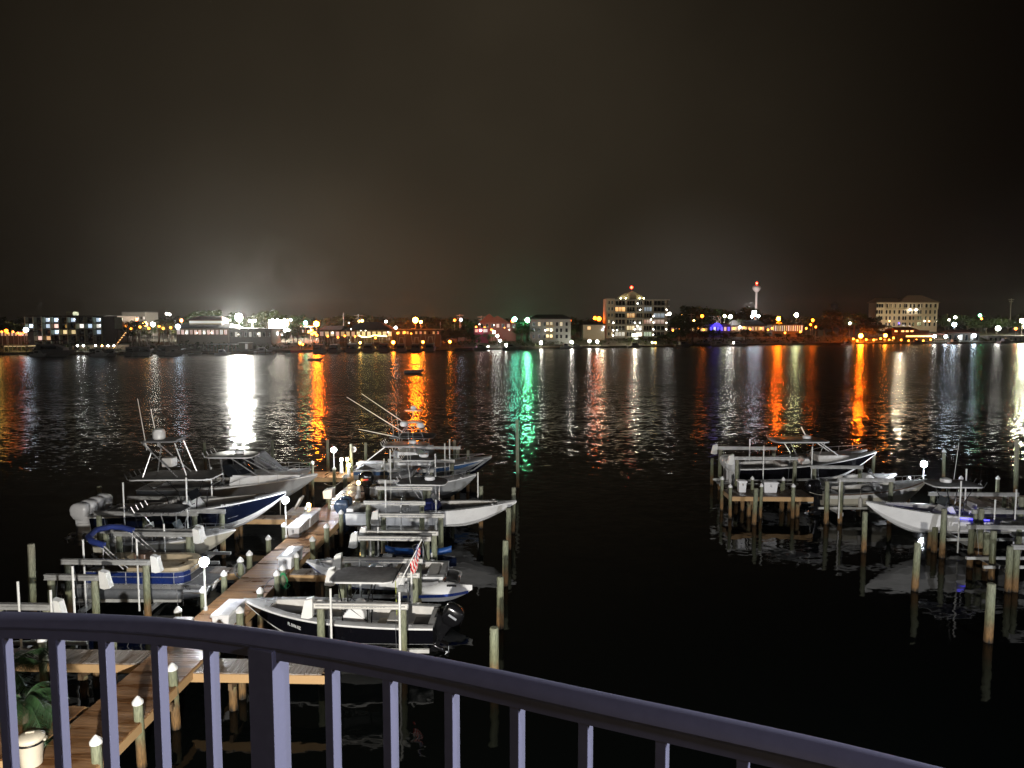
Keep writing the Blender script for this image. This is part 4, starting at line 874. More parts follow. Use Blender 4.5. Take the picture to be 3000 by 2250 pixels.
# mooring rope
T = thing('mooring_rope', 'slack mooring rope strung between pilings before the cross dock', 'rope', (0, 0, 0))
A = Vector(aY(950, 1416, 47)); B = Vector(aY(1010, 1398, 49)); m = MB(); m.tube([A.lerp(B, t) - Vector((0, 0, .35 * math.sin(PI * t))) for t in [i / 10 for i in range(11)]], .025, 6); m.build('strand', ROPE, T)
# bin and palm by the near end of the dock
T = thing('trash_can', 'cream plastic bin with a domed lid on the near dock, lower left', 'bin', (-12.1, 17.78, 1.4), .3)
BIN = mat('bin_cream', (.62, .56, .44), .55, var=.08, bump=.002)
m = MB(); m.lathe([(.22, 0), (.24, .02), (.29, .66), (.3, .68)], (0, 0, 0), 24); m.build('body', BIN, T)
m = MB(); m.lathe([(.32, .67), (.33, .72), (.31, .76), (.2, .82), (.06, .84), (.01, .84)], (0, 0, 0), 24); m.obox((0, 0, .86), (.2, .05, .03)); lid = m.build('lid', BIN, T)
m = MB(); m.obox((.33, 0, .64), (.05, .14, .05)); m.obox((-.33, 0, .64), (.05, .14, .05)); m.build('handle', BIN, T)
m = MB(); m.lathe([(.305, .64), (.325, .6), (.3, .59)], (0, 0, 0), 24); m.build('bag_rim', BP, T)
LEAF = mat('palm_leaf', (.03, .07, .025), .5, var=.25, scale=6)
TRK = mat('palm_trunk', (.11, .08, .05), .9, bump=.02, bscale=14)
def palm_crown(m, c, n, L, droop=1.0, lw=.045, nl=22, seed=1):
    rnd = random.Random(seed)
    for k in range(n):
        a = k * 2.399 + rnd.uniform(-.2, .2); el = rnd.uniform(-.1, 1.1); ln = L * rnd.uniform(.8, 1.05); P = []
        for i in range(11):
            t = i / 10; r = ln * t * math.cos(el * (1 - t * .3)); z = ln * (math.sin(el) * t - droop * .75 * t * t)
            P.append(Vector((c[0] + r * math.cos(a), c[1] + r * math.sin(a), c[2] + z)))
        m.tube(P, .02 * L / 1.5, 4, .004)
        for i in range(nl):
            t = .12 + .86 * i / nl; f = t * 10; j = min(9, int(f)); q = P[j].lerp(P[j + 1], f - j); d = (P[j + 1] - P[j]).normalized(); sd = d.cross(Vector((0, 0, 1))).normalized()
            ll = L * .34 * math.sin(PI * min(.97, t * .85 + .12)) ** .7
            for s in (-1, 1):
                e = q + sd * s * ll * .8 + d * ll * .45 - Vector((0, 0, ll * rnd.uniform(.35, .7)))
                w = d * lw; m.add([q - w * .5, q + w * .5, e], [(0, 1, 2)])
T = thing('potted_palm', 'drooping green palm standing behind the cream bin, lower left', 'palm', (-12.75, 18.6, 1.38))
m = MB(); palm_crown(m, (0, 0, 1.25), 22, 1.25, 1.15, .028, 34, 3); m.build('fronds', LEAF, T, smooth=False)
m = MB(); m.lathe([(.12, 0), (.08, .6), (.07, 1.25)], (0, 0, 0), 9); m.build('trunk', TRK, T)
T = thing('palm_frond_plant', 'single long palm frond reaching up beside the first baluster', 'palm', (-15.6, 22.0, .9))
m = MB(); palm_crown(m, (0, 0, .9), 9, 1.9, .9, .03, 34, 8); m.build('fronds', LEAF, T, smooth=False)
m = MB(); m.lathe([(.14, -.9), (.1, .9)], (0, 0, 0), 9); m.build('trunk', TRK, T)
# clutter: cords, ropes, fenders, buckets
def rope_line(label, pts, r=.018, m_=None, nm='mooring_line', cat='rope', sag=.25):
    T = thing(nm, label, cat, pts[0]); q = []
    for i in range(len(pts) - 1):
        for k in range(9):
            t = k / 9; v = Vector(pts[i]).lerp(Vector(pts[i + 1]), t); v.z -= sag * math.sin(PI * t) * (Vector(pts[i]) - Vector(pts[i + 1])).length * .25; q.append(v - Vector(pts[0]))
    q.append(Vector(pts[-1]) - Vector(pts[0])); m = MB(); m.tube(q, r, 6); m.build('strand', m_ or ROPE, T)
rope_line('bow line from the black boat to the piling at the near dock box', [(-10.0, 27.4, 1.75), (-9.95, 28.4, 1.75)])
rope_line('line from the large white boat bow to the bare piling under it', [(-.4, 41.3, 2.2), (-.2, 40.05, 1.7)])
rope_line('line hanging from the pontoon boat to the lift piling', [(-13.3, 31.2, 1.2), (-12.4, 30.5, 1.6)])
rope_line('slack line from the navy boat bow down to the finger pier', [(-12.9, 40.5, 3.0), (-13.4, 42.0, 1.3)], sag=.5)
rope_line('line from the walkaround boat to the dock head piling on the right', [(20.3, 46.6, 1.5), (19.0, 46.6, 1.7)])
rope_line('thin grey power cord running along the right side of the dock planks', [(EDX(29) - .2, 29, 1.42), (EDX(31) - .45, 31, 1.42), (EDX(33) - .25, 32.4, 1.42), (EDX(36) - .3, 36, 1.42)], .014, CVG, 'extension_cable', 'cable', 0)
rope_line('yellow green line dangling from the flag end of the grey hardtop', [(-4.35, 26.9, 2.9), (-4.3, 26.85, 1.6)], .014, mat('line_yellow', (.45, .5, .08), .6), 'tag_line', 'rope', .02)
def fender(label, x, y, z):
    T = thing('fender', label, 'fender', (x, y, z), 0, 'fenders'); m = MB(); m.lathe([(.02, -.34), (.1, -.3), (.13, -.15), (.13, .15), (.1, .3), (.03, .34)], (0, 0, 0), 12); m.build('body', VW, T); m = MB(); m.tube([(0, 0, .33), (0, .03, .8)], .01, 5); m.build('lanyard', ROPE, T)
fender('white fender on the side of the walkaround boat', 22.0, 45.95, 1.15); fender('white fender on the side of the large navy boat', -17.8, 38.55, 1.6)
# ---------------------------------------------------------------- balcony
RH = .75
RM = mat('railing_paint_bronze', (.145, .138, .135), .42, var=.06, scale=30, bump=.0006, bscale=500)
RT = thing('balcony_railing', 'curved bronze painted balcony railing in the foreground', 'railing', (0, 0, 0))
edge = [(-160, 1786), (0, 1787), (200, 1791), (407, 1799), (540, 1810), (678, 1824), (850, 1848), (1020, 1873), (1190, 1903), (1356, 1934), (1492, 1962), (1760, 2020), (2034, 2076), (2250, 2122), (2441, 2163), (2780, 2246), (3050, 2316), (3300, 2380)]
P2 = [Vector(az(x, y, H - RH)[:2]) for x, y in edge]
def spline(P, n=6):
    o = []
    for i in range(len(P) - 1):
        p0, p1, p2, p3 = P[max(0, i - 1)], P[i], P[i + 1], P[min(len(P) - 1, i + 2)]
        for k in range(n):
            t = k / n; o.append(.5 * ((2 * p1) + (-p0 + p2) * t + (2 * p0 - 5 * p1 + 4 * p2 - p3) * t * t + (-p0 + 3 * p1 - 3 * p2 + p3) * t ** 3))
    return o + [P[-1]]
PC = spline(P2)
for _ in range(14): PC = [PC[0]] + [(PC[i - 1] + PC[i] * 2 + PC[i + 1]) / 4 for i in range(1, len(PC) - 1)] + [PC[-1]]
def sweep(PC, prof, off=0):
    rings = []
    for i, p in enumerate(PC):
        d = (PC[min(i + 1, len(PC) - 1)] - PC[max(i - 1, 0)]).normalized(); nrm = Vector((d.y, -d.x))   # towards the camera
        rings.append([(p.x + nrm.x * (a + off), p.y + nrm.y * (a + off), b) for a, b in prof])
    return rings
zt = H - RH
m = MB(); m.loft(sweep(PC, [(-.002, zt - .014), (.0, zt - .006), (.006, zt - .001), (.014, zt), (.026, zt - .003), (.038, zt - .009), (.047, zt - .017), (.05, zt - .024), (.047, zt - .031), (.002, zt - .031)])); m.build('top_rail', RM, RT, sharp=30)
m = MB(); m.loft(sweep(PC, [(.004, zt - .031), (.042, zt - .031), (.042, zt - .058), (.004, zt - .058)])); m.build('sub_rail', RM, RT, sharp=30)
m = MB(); m.loft(sweep(PC, [(.009, zt - .98), (.038, zt - .98), (.038, zt - 1.01), (.009, zt - 1.01)])); m.build('bottom_rail', RM, RT, sharp=30)
bt = [(-143, 1861), (14, 1862), (166, 1872), (312, 1886), (467, 1903), (621, 1922), None, (976, 1974), (1147, 2006), (1327, 2038), (1519, 2080), (1718, 2122), (1943, 2173), (2183, 2230), (2440, 2290), (2720, 2350)]
def at_px(px):
    best = None
    for i in range(len(PC) - 1):
        for k in range(8):
            p = PC[i].lerp(PC[i + 1], k / 8)
            d = (PC[i + 1] - PC[i]).normalized(); q = p + Vector((d.y, -d.x)) * .023
            z = zt - .05 - H; dp = q.y * math.cos(PT) - z * math.sin(PT); x = 1500 + F * q.x / dp
            if best is None or abs(x - px) < best[0]: best = (abs(x - px), q, math.atan2(d.y, d.x))
    return best[1], best[2]
for b in bt:
    if b is None:
        q, a = at_px(785); s = .034; nm = 'post'
    else:
        q, a = at_px(b[0] - 3); s = .0105; nm = 'baluster'
    dd = .034 if nm == 'post' else .018; m = MB(); m.box(-s, s, -dd, dd, -1.0 if nm == 'baluster' else -1.1, -.05 if nm == 'baluster' else -.031); m.build(nm, RM, RT, (q.x, q.y, zt), (0, 0, a), bev=.0015)
# ---------------------------------------------------------------- far shore
SHP = [(-1500, 286), (0, 286), (300, 288), (600, 300), (1000, 320), (1400, 340), (2000, 389), (2300, 418), (3000, 453), (4500, 500)]
def shY(px):
    for (a, b), (c, d) in zip(SHP[:-1], SHP[1:]):
        if px <= c: return b + (d - b) * max(0, (px - a)) / (c - a)
    return SHP[-1][1]
def pX(px, Y): return (px - 1500) / F * Y * math.cos(PT) * 1.0035 if False else aY(px, 960, Y)[0]
LANDP = [(0, -1.0), (0.01, .9), (10, 1.3), (22, 3.2), (50, 4.5), (120, 6), (400, 9), (1500, 10)]
def landz(d):
    for (a, b), (c, e) in zip(LANDP[:-1], LANDP[1:]):
        if d <= c: return b + (e - b) * max(0, d - a) / (c - a)
    return 10
m = MB(); rows = []
pxs = [-1500 + i * 60 for i in range(101)]
for d, z in LANDP:
    rows.append([(pX(p, shY(p) + d + 2.5 * math.sin(p * .013) + 1.5 * math.sin(p * .041)), shY(p) + d + 2.5 * math.sin(p * .013) + 1.5 * math.sin(p * .041), z) for p in pxs])
m.loft(rows, False, False)
LAND = mat('dark_ground', (.05, .05, .03), .95, var=.3, scale=.15, col2=(.07, .055, .035))
struct(m.build('terrain', LAND, None, sharp=80))
# foliage masters
def fol(name, c1, c2): return mat(name, c1, .75, var=.2, scale=.5, col2=c2, spec=.2)
FO = [fol('foliage_dark', (.035, .05, .018), (.06, .075, .025)), fol('foliage_olive', (.06, .065, .02), (.09, .085, .03)), fol('foliage_green', (.04, .085, .03), (.07, .11, .035))]
TRM = mat('bark', (.09, .07, .05), .9)
def leaf_cluster(m, c, r, n, q, rnd):
    for _ in range(n):
        d = Vector((rnd.gauss(0, 1), rnd.gauss(0, 1), rnd.gauss(0, 1))).normalized() * r * rnd.uniform(.35, 1)
        p = Vector(c) + d; a = Vector((rnd.uniform(-1, 1), rnd.uniform(-1, 1), rnd.uniform(-.5, .5))).normalized(); b = a.cross(Vector((rnd.uniform(-1, 1), rnd.uniform(-1, 1), 1))).normalized(); s = q * rnd.uniform(.6, 1.4)
        m.add([p - a * s, p + b * s * .6, p + a * s, p - b * s * .6], [(0, 1, 2, 3)])
def tree_master(seed, fm, flat=.8):
    rnd = random.Random(seed); T = thing('tree', 'x', 'tree', (0, 0, -50))
    t = MB(); c = MB(); tips = []
    t.tube([(0, 0, -1.5), (.1, .05, 2.0), (.0, .1, 4.5)], .3, 7, .2)
    for k in range(9):
        a = k * 2.4 + rnd.uniform(-.4, .4); r = rnd.uniform(1.3, 3.4); z = rnd.uniform(4.0, 8.3) * (flat + .2)
        e = (r * math.cos(a), r * math.sin(a), z); t.tube([(0, 0, 2.5 + k * .2), (e[0] * .5, e[1] * .5, (z + 3) / 2), e], .1, 5, .03); tips.append(e)
    tips.append((0, 0, 8.6 * flat))
    for e in tips: leaf_cluster(c, e, rnd.uniform(1.2, 2.0), 120, .4, rnd)
    t.build('trunk', TRM, T); c.build('crown', fm, T, smooth=False); return T
def palm_master(seed):
    T = thing('palm_tree', 'x', 'palm', (0, 0, -50)); m = MB(); m.tube([(0, 0, -1.5), (.15, 0, 3), (.4, 0, 6.5)], .17, 7, .13); m.build('trunk', TRK, T)
    m = MB(); palm_crown(m, (.4, 0, 6.5), 20, 2.2, 1.0, .12, 9, seed); m.build('fronds', mat('palm_far', (.09, .13, .04), .6), T, smooth=False); return T
TMS = [tree_master(11, FO[0]), tree_master(12, FO[1], .7), tree_master(13, FO[2], .9), tree_master(14, FO[0], 1.05)]; TPM = palm_master(5)
t_used = set()
_PT = 0
def place_tree(src, px, ytop, d, label, group, wide=1.0, hb=9.0):
    Y = shY(px) + d; x, _, zt = aY(px, ytop, Y); z0 = landz(d); s = max(.25, (zt - z0) / hb)
    k = id(src)
    if src.name not in t_used:
        t_used.add(src.name); o = src; o.location = (x, Y, z0); o['label'] = label; o['group'] = group
    else: o = copy_thing(src, (x, Y, z0), random.uniform(0, 6), label, group)
    o.scale = (s * wide, s * wide, s); return o
TG = [ ('beside the parking lot right of the hotel tower', 0, 30, [(372, 948), (388, 955), (405, 950), (432, 958)], 1.3), # landmark, kind index, distance, [(px, ytop)], wide
 ('at the far left shore beside the dark hotel', 1, 45, [(8, 935), (35, 938), (62, 945), (78, 955)], 1.3),
 ('between the hotel and the long restaurant', 1, 60, [(462, 940), (492, 942), (505, 950)], 1.0),
 ('behind the long restaurant roof', 0, 90, [(575, 917), (600, 915), (620, 921), (640, 925), (668, 918), (690, 930)], 1.4),
 ('behind the bright billboard', 0, 80, [(735, 930), (765, 925), (785, 922), (806, 926), (860, 925), (875, 930)], 1.4),
 ('in front of the seawall below the billboard', 2, 16, [(835, 972), (858, 955), (872, 958), (890, 975)], 1.1),
 ('behind the dark roofed waterfront restaurant', 1, 85, [(965, 925), (985, 922), (1008, 920), (1035, 913), (1060, 916), (1078, 912), (1095, 918), (1130, 930)], 1.4),
 ('around the big orange street lamp', 1, 70, [(1165, 922), (1185, 925), (1255, 925), (1280, 920), (1305, 923), (1325, 922), (1345, 930), (1370, 935)], 1.3),
 ('on the dark bank beside the yachts', 0, 12, [(1290, 970), (1315, 968), (1340, 972), (1362, 965), (1380, 975)], 1.5),
 ('on the green slope left of the lit stairs', 2, 14, [(1395, 982), (1415, 985), (1432, 980)], 1.4),
 ('in front of the pale three storey house', 2, 22, [(1528, 955), (1545, 945), (1560, 948), (1574, 958), (1590, 972), (1606, 982), (1640, 978), (1658, 970), (1672, 965)], 1.3),
 ('between the pale house and the condo tower', 0, 40, [(1686, 938), (1700, 932), (1716, 955), (1735, 962), (1752, 965), (1768, 968), (1780, 975)], 1.4),
 ('along the water below the condo tower', 0, 10, [(1850, 988), (1880, 985), (1905, 990), (1930, 982), (1950, 978), (1970, 975)], 1.4),
 ('on the rise right of the condo tower', 0, 70, [(1985, 928), (2005, 918), (2022, 910), (2042, 906), (2060, 910), (2080, 907), (2100, 910), (2120, 918)], 1.3),
 ('on the dark bank left of the blue lit bar', 0, 14, [(1995, 960), (2010, 945), (2030, 950), (2050, 970), (2068, 972), (2090, 968)], 1.4),
 ('beyond the strip of shops under the water tower', 0, 110, [(2150, 912), (2170, 908), (2190, 912), (2250, 922), (2275, 928)], 1.3),
 ('on the dark bank below the shops', 0, 14, [(2120, 975), (2150, 972), (2185, 970), (2215, 972), (2245, 974), (2280, 978), (2310, 980), (2345, 975), (2370, 978)], 1.5),
 ('between the shops and the beige hotel', 0, 40, [(2395, 930), (2415, 925), (2440, 920), (2462, 922), (2485, 925), (2505, 920), (2530, 922), (2550, 930), (2570, 942)], 1.3),
 ('by the orange lamp below the beige hotel', 1, 14, [(2440, 965), (2470, 960), (2545, 950), (2570, 958), (2590, 965)], 1.2),
 ('at the far right beyond the pier', 2, 60, [(2770, 935), (2800, 925), (2835, 930), (2860, 945), (2890, 940), (2920, 935), (2955, 940), (2985, 945)], 1.4),
]
for lm, ki, d, L, wd in TG:
    n = len(L)
    for i, (px, yt) in enumerate(L):
        w = 'only' if n == 1 else ORD[i]
        place_tree(TMS[(ki + i + 1) % 4 if ki == 0 and i % 3 == 2 else ki], px, yt, d + (i * 7) % 11, '%s leafy tree from the left %s' % (w, lm), 'trees on the far shore', wd)
for lm, d, L in (('beside the lit parking lot left of the restaurant', 30, [(462, 928), (490, 930)]), ('over the restaurant roof near the stadium light', 34, [(568, 925), (648, 928)]), ('among the trees below the pale house', 18, [(1533, 958), (1556, 962), (1575, 960)]),
                 ('along the shops right of the condo tower', 40, [(2040, 945), (2067, 940), (2170, 930), (2190, 935), (2285, 940)]), ('in front of the beige hotel', 22, [(2600, 950), (2612, 955)])):
    for i, (px, yt) in enumerate(L): place_tree(TPM, px, yt, d, '%s palm tree from the left %s' % (ORD[i], lm), 'palm trees on the far shore', 1.1, 7.6)
# far-off wooded skyline
PR = [(-200, 927), (100, 928), (300, 930), (560, 922), (640, 925), (760, 928), (960, 926), (1100, 922), (1280, 926), (1400, 932), (1560, 934), (1760, 933), (1990, 918), (2100, 912), (2200, 918), (2350, 926), (2480, 924), (2600, 930), (2760, 924), (2900, 920), (3200, 924)]
def pr(px):
    for (a, b), (c, d) in zip(PR[:-1], PR[1:]):
        if px <= c: return b + (d - b) * (px - a) / (c - a)
    return 925
m = MB(); rnd = random.Random(4); px = -200
while px < 3200:
    Y = shY(px) + 230 + rnd.uniform(-15, 15); yt = pr(px) + rnd.uniform(-3, 5) + 3 * math.sin(px * .05); x, _, zt = aY(px, yt, Y); r = rnd.uniform(3, 5)
    leaf_cluster(m, (x, Y, zt - r), r, 34, 1.0, rnd); leaf_cluster(m, (x, Y - 3, zt - r * 2.4), r, 20, 1.2, rnd)
    px += rnd.uniform(7, 14)
o = m.build('distant_woods', FO[0], None, smooth=False); o['kind'] = 'stuff'; o['label'] = 'dark wooded skyline far behind the shore buildings'; o['category'] = 'woods'
# low shrubs along the bank
m = MB(); px = -50
while px < 3050:
    if not (1180 < px < 1290):
        d = rnd.uniform(3, 20); Y = shY(px) + d; leaf_cluster(m, (pX(px, Y), Y, landz(d) + rnd.uniform(0, 1.2)), rnd.uniform(.9, 1.9), 16, .5, rnd)
    px += rnd.uniform(3, 9)
o = m.build('bank_shrubs', FO[0], None, smooth=False); o['kind'] = 'stuff'; o['label'] = 'low dark shrubs covering the far bank'; o['category'] = 'shrubs'
# ---------------------------------------------------------------- far buildings
WLB = mat('wall_brown_brick', (.11, .08, .06), .85, var=.1); WLG = mat('wall_pale_green', (.42, .46, .33), .8); WLW = mat('wall_white_stucco', (.55, .55, .5), .8); WLC = mat('wall_cream_stucco', (.5, .42, .3), .8)
WLD = mat('wall_dark', (.06, .055, .05), .85); WLR = mat('wall_pink_red', (.22, .09, .075), .8); RFD = mat('roof_dark_shingle', (.03, .028, .026), .9); RFR = mat('roof_red_tile', (.22, .07, .04), .8); RFB = mat('roof_brown_tile', (.2, .13, .08), .8)
WLT = mat('wall_tan', (.42, .34, .24), .8); CONC = mat('concrete', (.4, .38, .34), .85)
DKW = mat('window_dark', (.012, .014, .018), .15)
def EW(c, s): return lamp_mat(c, s, False)
WC = {'w': (1, .93, .8), 'c': (.65, .82, 1), 'o': (1, .5, .16), 'y': (1, .75, .35), 'b': (.1, .08, 1), 'r': (1, .25, .15), 'g': (.75, 1, .7), 'W': (1, 1, .95), 'p': (1, .6, .5)}
class Bld:
    def __init__(s, name, label, cat, x0, x1, yt, yb, Y, depth=12, zmin=None):
        a = aY(x0, yb, Y); b = aY(x1, yt, Y); s.w = (aY(x1, (yt + yb) / 2, Y)[0] - aY(x0, (yt + yb) / 2, Y)[0]); s.h = b[2] - a[2]; s.Y = Y; s.dp = depth
        s.sc = Y / F; s.x0, s.yb = x0, yb
        xc = (a[0] + aY(x1, yb, Y)[0]) / 2; s.T = thing(name, label, cat, (xc, Y, a[2])); s.foot = min(0, .5 - a[2])
    def X(s, px): return -s.w / 2 + (px - s.x0) * s.sc
    def Z(s, py): return (s.yb - py) * s.sc
    def body(s, m, nm='wall', z1=None, z0=None):
        q = MB(); q.box(-s.w / 2, s.w / 2, 0, s.dp, (s.foot - 3) if z0 is None else z0, s.h if z1 is None else z1); return q.build(nm, m, s.T, smooth=False)
    def win(s, xa, xb, za, zb, lit=None, st=1.2, y=0, nm='window', frame=True):
        q = MB(); q.box(xa, xb, y - .05, y + .02, za, zb); o = q.build(nm, EW(WC[lit], st) if lit else DKW, s.T, smooth=False)
        if frame:
            q = MB(); f = .09
            for b in ((xa - f, xb + f, zb, zb + f), (xa - f, xb + f, za - f, za), (xa - f, xa, za, zb), (xb, xb + f, za, zb)): q.box(b[0], b[1], y - .1, y + .02, b[2], b[3])
            q.build('frame', WLW, o, smooth=False)
        return o
    def hip(s, m, rise, over=.8, ridge=.5, z=None, x0=None, x1=None, nm='roof', y0=None, y1=None):
        z = s.h if z is None else z; x0 = (-s.w / 2 - over) if x0 is None else x0; x1 = (s.w / 2 + over) if x1 is None else x1; y0 = -over if y0 is None else y0; y1 = s.dp + over if y1 is None else y1
        c = (y0 + y1) / 2; r = (x1 - x0) * (1 - ridge) / 2
        q = MB(); q.add([(x0, y0, z), (x1, y0, z), (x1, y1, z), (x0, y1, z), (x0, y0, z + .25), (x1, y0, z + .25), (x1, y1, z + .25), (x0, y1, z + .25), (x0 + r, c, z + rise), (x1 - r, c, z + rise)],
            [(3, 2, 1, 0), (0, 1, 5, 4), (1, 2, 6, 5), (2, 3, 7, 6), (3, 0, 4, 7), (4, 5, 9, 8), (5, 6, 9), (6, 7, 8, 9), (7, 4, 8)]); return q.build(nm, m, s.T, smooth=False)
    def flat(s, m, t=.4, over=.3):
        q = MB(); q.box(-s.w / 2 - over, s.w / 2 + over, -over, s.dp + over, s.h, s.h + t); return q.build('roof', m, s.T, smooth=False)
    def light(s, px, py, c='w', L=60, r=.22, y=-.5):
        q = MB(); x, z = s.X(px), s.Z(py); q.ball((x, y, z), r, 5); q.tube([(x, y, z), (x, max(y + .4, 0), z)], .05, 4); return q.build('wall_lamp', lamp_mat(WC[c], L * .3), s.T)
# dark hotel with lit rooms, left
B = Bld('hotel', 'dark four storey waterfront hotel with bluish lit rooms, far left', 'hotel', 85, 307, 928, 1006, 318, 14)
B.body(WLD, z1=B.h); q = MB(); n = 9; bw = B.w / n; fh = B.h / 4.4
for i in range(n + 1): q.box(-B.w / 2 + i * bw - .18, -B.w / 2 + i * bw + .18, -2.2, 0, -2, B.h)
q.build('fins', WLG, B.T, smooth=False)
q = MB()
for k in range(5): q.box(-B.w / 2, B.w / 2, -2.0, 0, B.h - k * fh - .25, B.h - k * fh)
q.build('balcony_slabs', mat('slab_brown', (.1, .085, .06), .8), B.T, smooth=False)
B.flat(WLD, .5, .6)
lit = {(0, 2): 'c', (0, 3): 'c', (0, 5): 'c', (0, 8): 'c', (1, 0): 'c', (1, 2): 'c', (1, 3): 'p', (1, 6): 'w', (1, 7): 'c', (1, 8): 'w', (2, 3): 'c', (2, 4): 'y', (2, 5): 'y', (2, 8): 'c', (3, 0): 'b', (3, 1): 'p', (3, 2): 'o'}
for r in range(4):
    for i in range(n):
        x0 = -B.w / 2 + i * bw + .5; z1 = B.h - r * fh - .55; l = lit.get((r, i)); k = (i * 7 + r * 3) % 3
        B.win(x0, x0 + bw * (.42 if l == 'c' else .6) + .1 * k, z1 - fh * .62, z1, l, (1.4, 1.0, .7, .5)[k] if l else 0, frame=False)
for r, i in ((0, 2), (0, 3), (0, 8), (1, 0), (1, 8), (2, 3), (0, 5)):
    x = -B.w / 2 + (i + .62) * bw; q = MB(); q.ball((x, -.3, B.h - r * fh - 1.1), .22, 5); q.build('room_lamp', EW(WC['c'], 12), B.T)
q = MB(); q.box(B.X(307) - .2, B.X(352), -1.5, 14, -3, B.h + .3); q.build('stair_tower', WLB, B.T, smooth=False)
q = MB(); q.box(B.X(345), B.X(367), -1.9, -1.51, B.Z(963), B.Z(930)); q.build('tower_panel', WLG, B.T, smooth=False)
q = MB(); q.box(B.X(194), B.X(214), 1, 5, B.h + .5, B.Z(914)); q.build('roof_tower', WLG, B.T, smooth=False)
B = Bld('office_block', 'low lit office block behind the hotel, left of the white floodlight', 'building', 358, 426, 915, 950, 380, 14); B.body(mat('wall_dull', (.2, .18, .15), .8)); B.flat(WLD, .3)
for i in range(8): B.win(-B.w / 2 + .6 + i * B.w / 8, -B.w / 2 + .2 + (i + .7) * B.w / 8, B.h - 3.6, B.h - 2.2, 'p' if i % 3 else None, .25, frame=False)
for px in (384, 400): B.light(px, 937, 'w', 60)
# open waterside bar below the hotel
B = Bld('waterside_bar', 'open sided waterside bar with a row of bright ceiling lights, below the hotel', 'bar', 195, 345, 1011, 1030, 292, 9)
q = MB(); q.box(-B.w / 2, B.w / 2, 8.7, 9, 0, B.h); q.build('back_wall', WLT, B.T, smooth=False)
q = MB(); q.box(-B.w / 2 - .5, B.w / 2 + .5, -.6, 9.4, B.h, B.h + .35); q.build('roof', mat('roof_olive', (.16, .17, .09), .8), B.T, smooth=False)
for i in range(9):
    q = MB(); x = -B.w / 2 + i * B.w / 8; q.box(x - .12, x + .12, 0, .24, -1.5, B.h); q.build('column', WLT, B.T, smooth=False)
for i, px in enumerate((215, 232, 268, 287, 305, 322)): q = MB(); q.ball((B.X(px), 3, B.h - .35), .32, 5); q.build('ceiling_lamp', lamp_mat(WC['o' if i in (3,) else 'W'], 60), B.T)
q = MB()
for i in range(22): t = i / 21; q.ball((B.X(334) + t * 5.2, -.3, B.h - 1.2 + t * 6.2 + .25 * math.sin(i * 2)), .13, 4)
q.build('light_string', EW(WC['o'], 3), B.T)
B = Bld('long_canopy', 'flat canopy with a glowing yellow underside at the far left water edge', 'canopy', 8, 76, 1014, 1032, 291, 7)
q = MB(); q.box(-B.w / 2, B.w / 2, 0, 7, B.h, B.h + .35); q.build('roof', WLT, B.T, smooth=False)
q = MB(); q.box(-B.w / 2 + .3, B.w / 2 - .3, .5, 6.5, B.h - .1, B.h - .02); q.build('glowing_underside', lamp_mat(WC['y'], 2.2), B.T)  # lit roof underside put in as a sheet with its own glow
for i in range(6): q = MB(); x = -B.w / 2 + .3 + i * (B.w - .6) / 5; q.box(x - .1, x + .1, .3, .5, -1.5, B.h); q.build('column', WLT, B.T, smooth=False)
B = Bld('beach_bar', 'row of warm lit bar fronts under trees at the left edge', 'bar', -30, 82, 972, 985, 312, 8); B.body(WLB); B.flat(RFD, .3, .6)
for i in range(11): B.win(-B.w / 2 + .4 + i * B.w / 11, -B.w / 2 + (i + .85) * B.w / 11, .2, B.h - .4, 'o' if i % 3 else 'p', .5, frame=False)
# long restaurant
B = Bld('restaurant', 'long low restaurant with a red tiled roof and a row of warm windows', 'restaurant', 517, 668, 962, 996, 322, 16)
B.body(WLT); B.hip(RFD, 2.2, 1.2, .8)
q = MB(); q.box(B.X(545), B.X(640), 4, 12, B.h + 1, B.h + 3.4); o_ = q.build('upper_storey', WLC, B.T, smooth=False)
B.hip(RFR, 2.0, 1.0, .7, B.h + 3.4, B.X(540), B.X(645), 'upper_roof', 3, 13)
q = MB(); q.box(B.X(545), B.X(640), 3.9, 3.98, B.h + 2.2, B.h + 3.2); q.build('lit_band', EW(WC['w'], .6), B.T, smooth=False)
n = 12
for i in range(n): B.win(-B.w / 2 + .4 + i * B.w / n, -B.w / 2 - .3 + (i + 1) * B.w / n, B.h - 2.6, B.h - .7, 'p' if i % 4 != 2 else 'w', .75 if i % 3 else .45, frame=True)
for px in (579, 599, 621, 547): B.light(px, 975, 'w', 30, .2)
B = Bld('pavilion', 'white walled pavilion with scattered lamps right of the long restaurant', 'pavilion', 672, 795, 965, 994, 324, 14); B.body(mat('wall_dim_grey', (.2, .19, .17), .8)); B.flat(RFD, .5, .5)
for i in range(9): B.win(-B.w / 2 + .5 + i * B.w / 9, -B.w / 2 - .5 + (i + 1) * B.w / 9, B.h - 3.2, B.h - 1.2, 'w' if i in (1, 4, 6) else None, .35, frame=True)
for px, py in ((704, 963), (730, 962), (757, 978), (700, 980)): B.light(px, py, 'w', 40, .18)
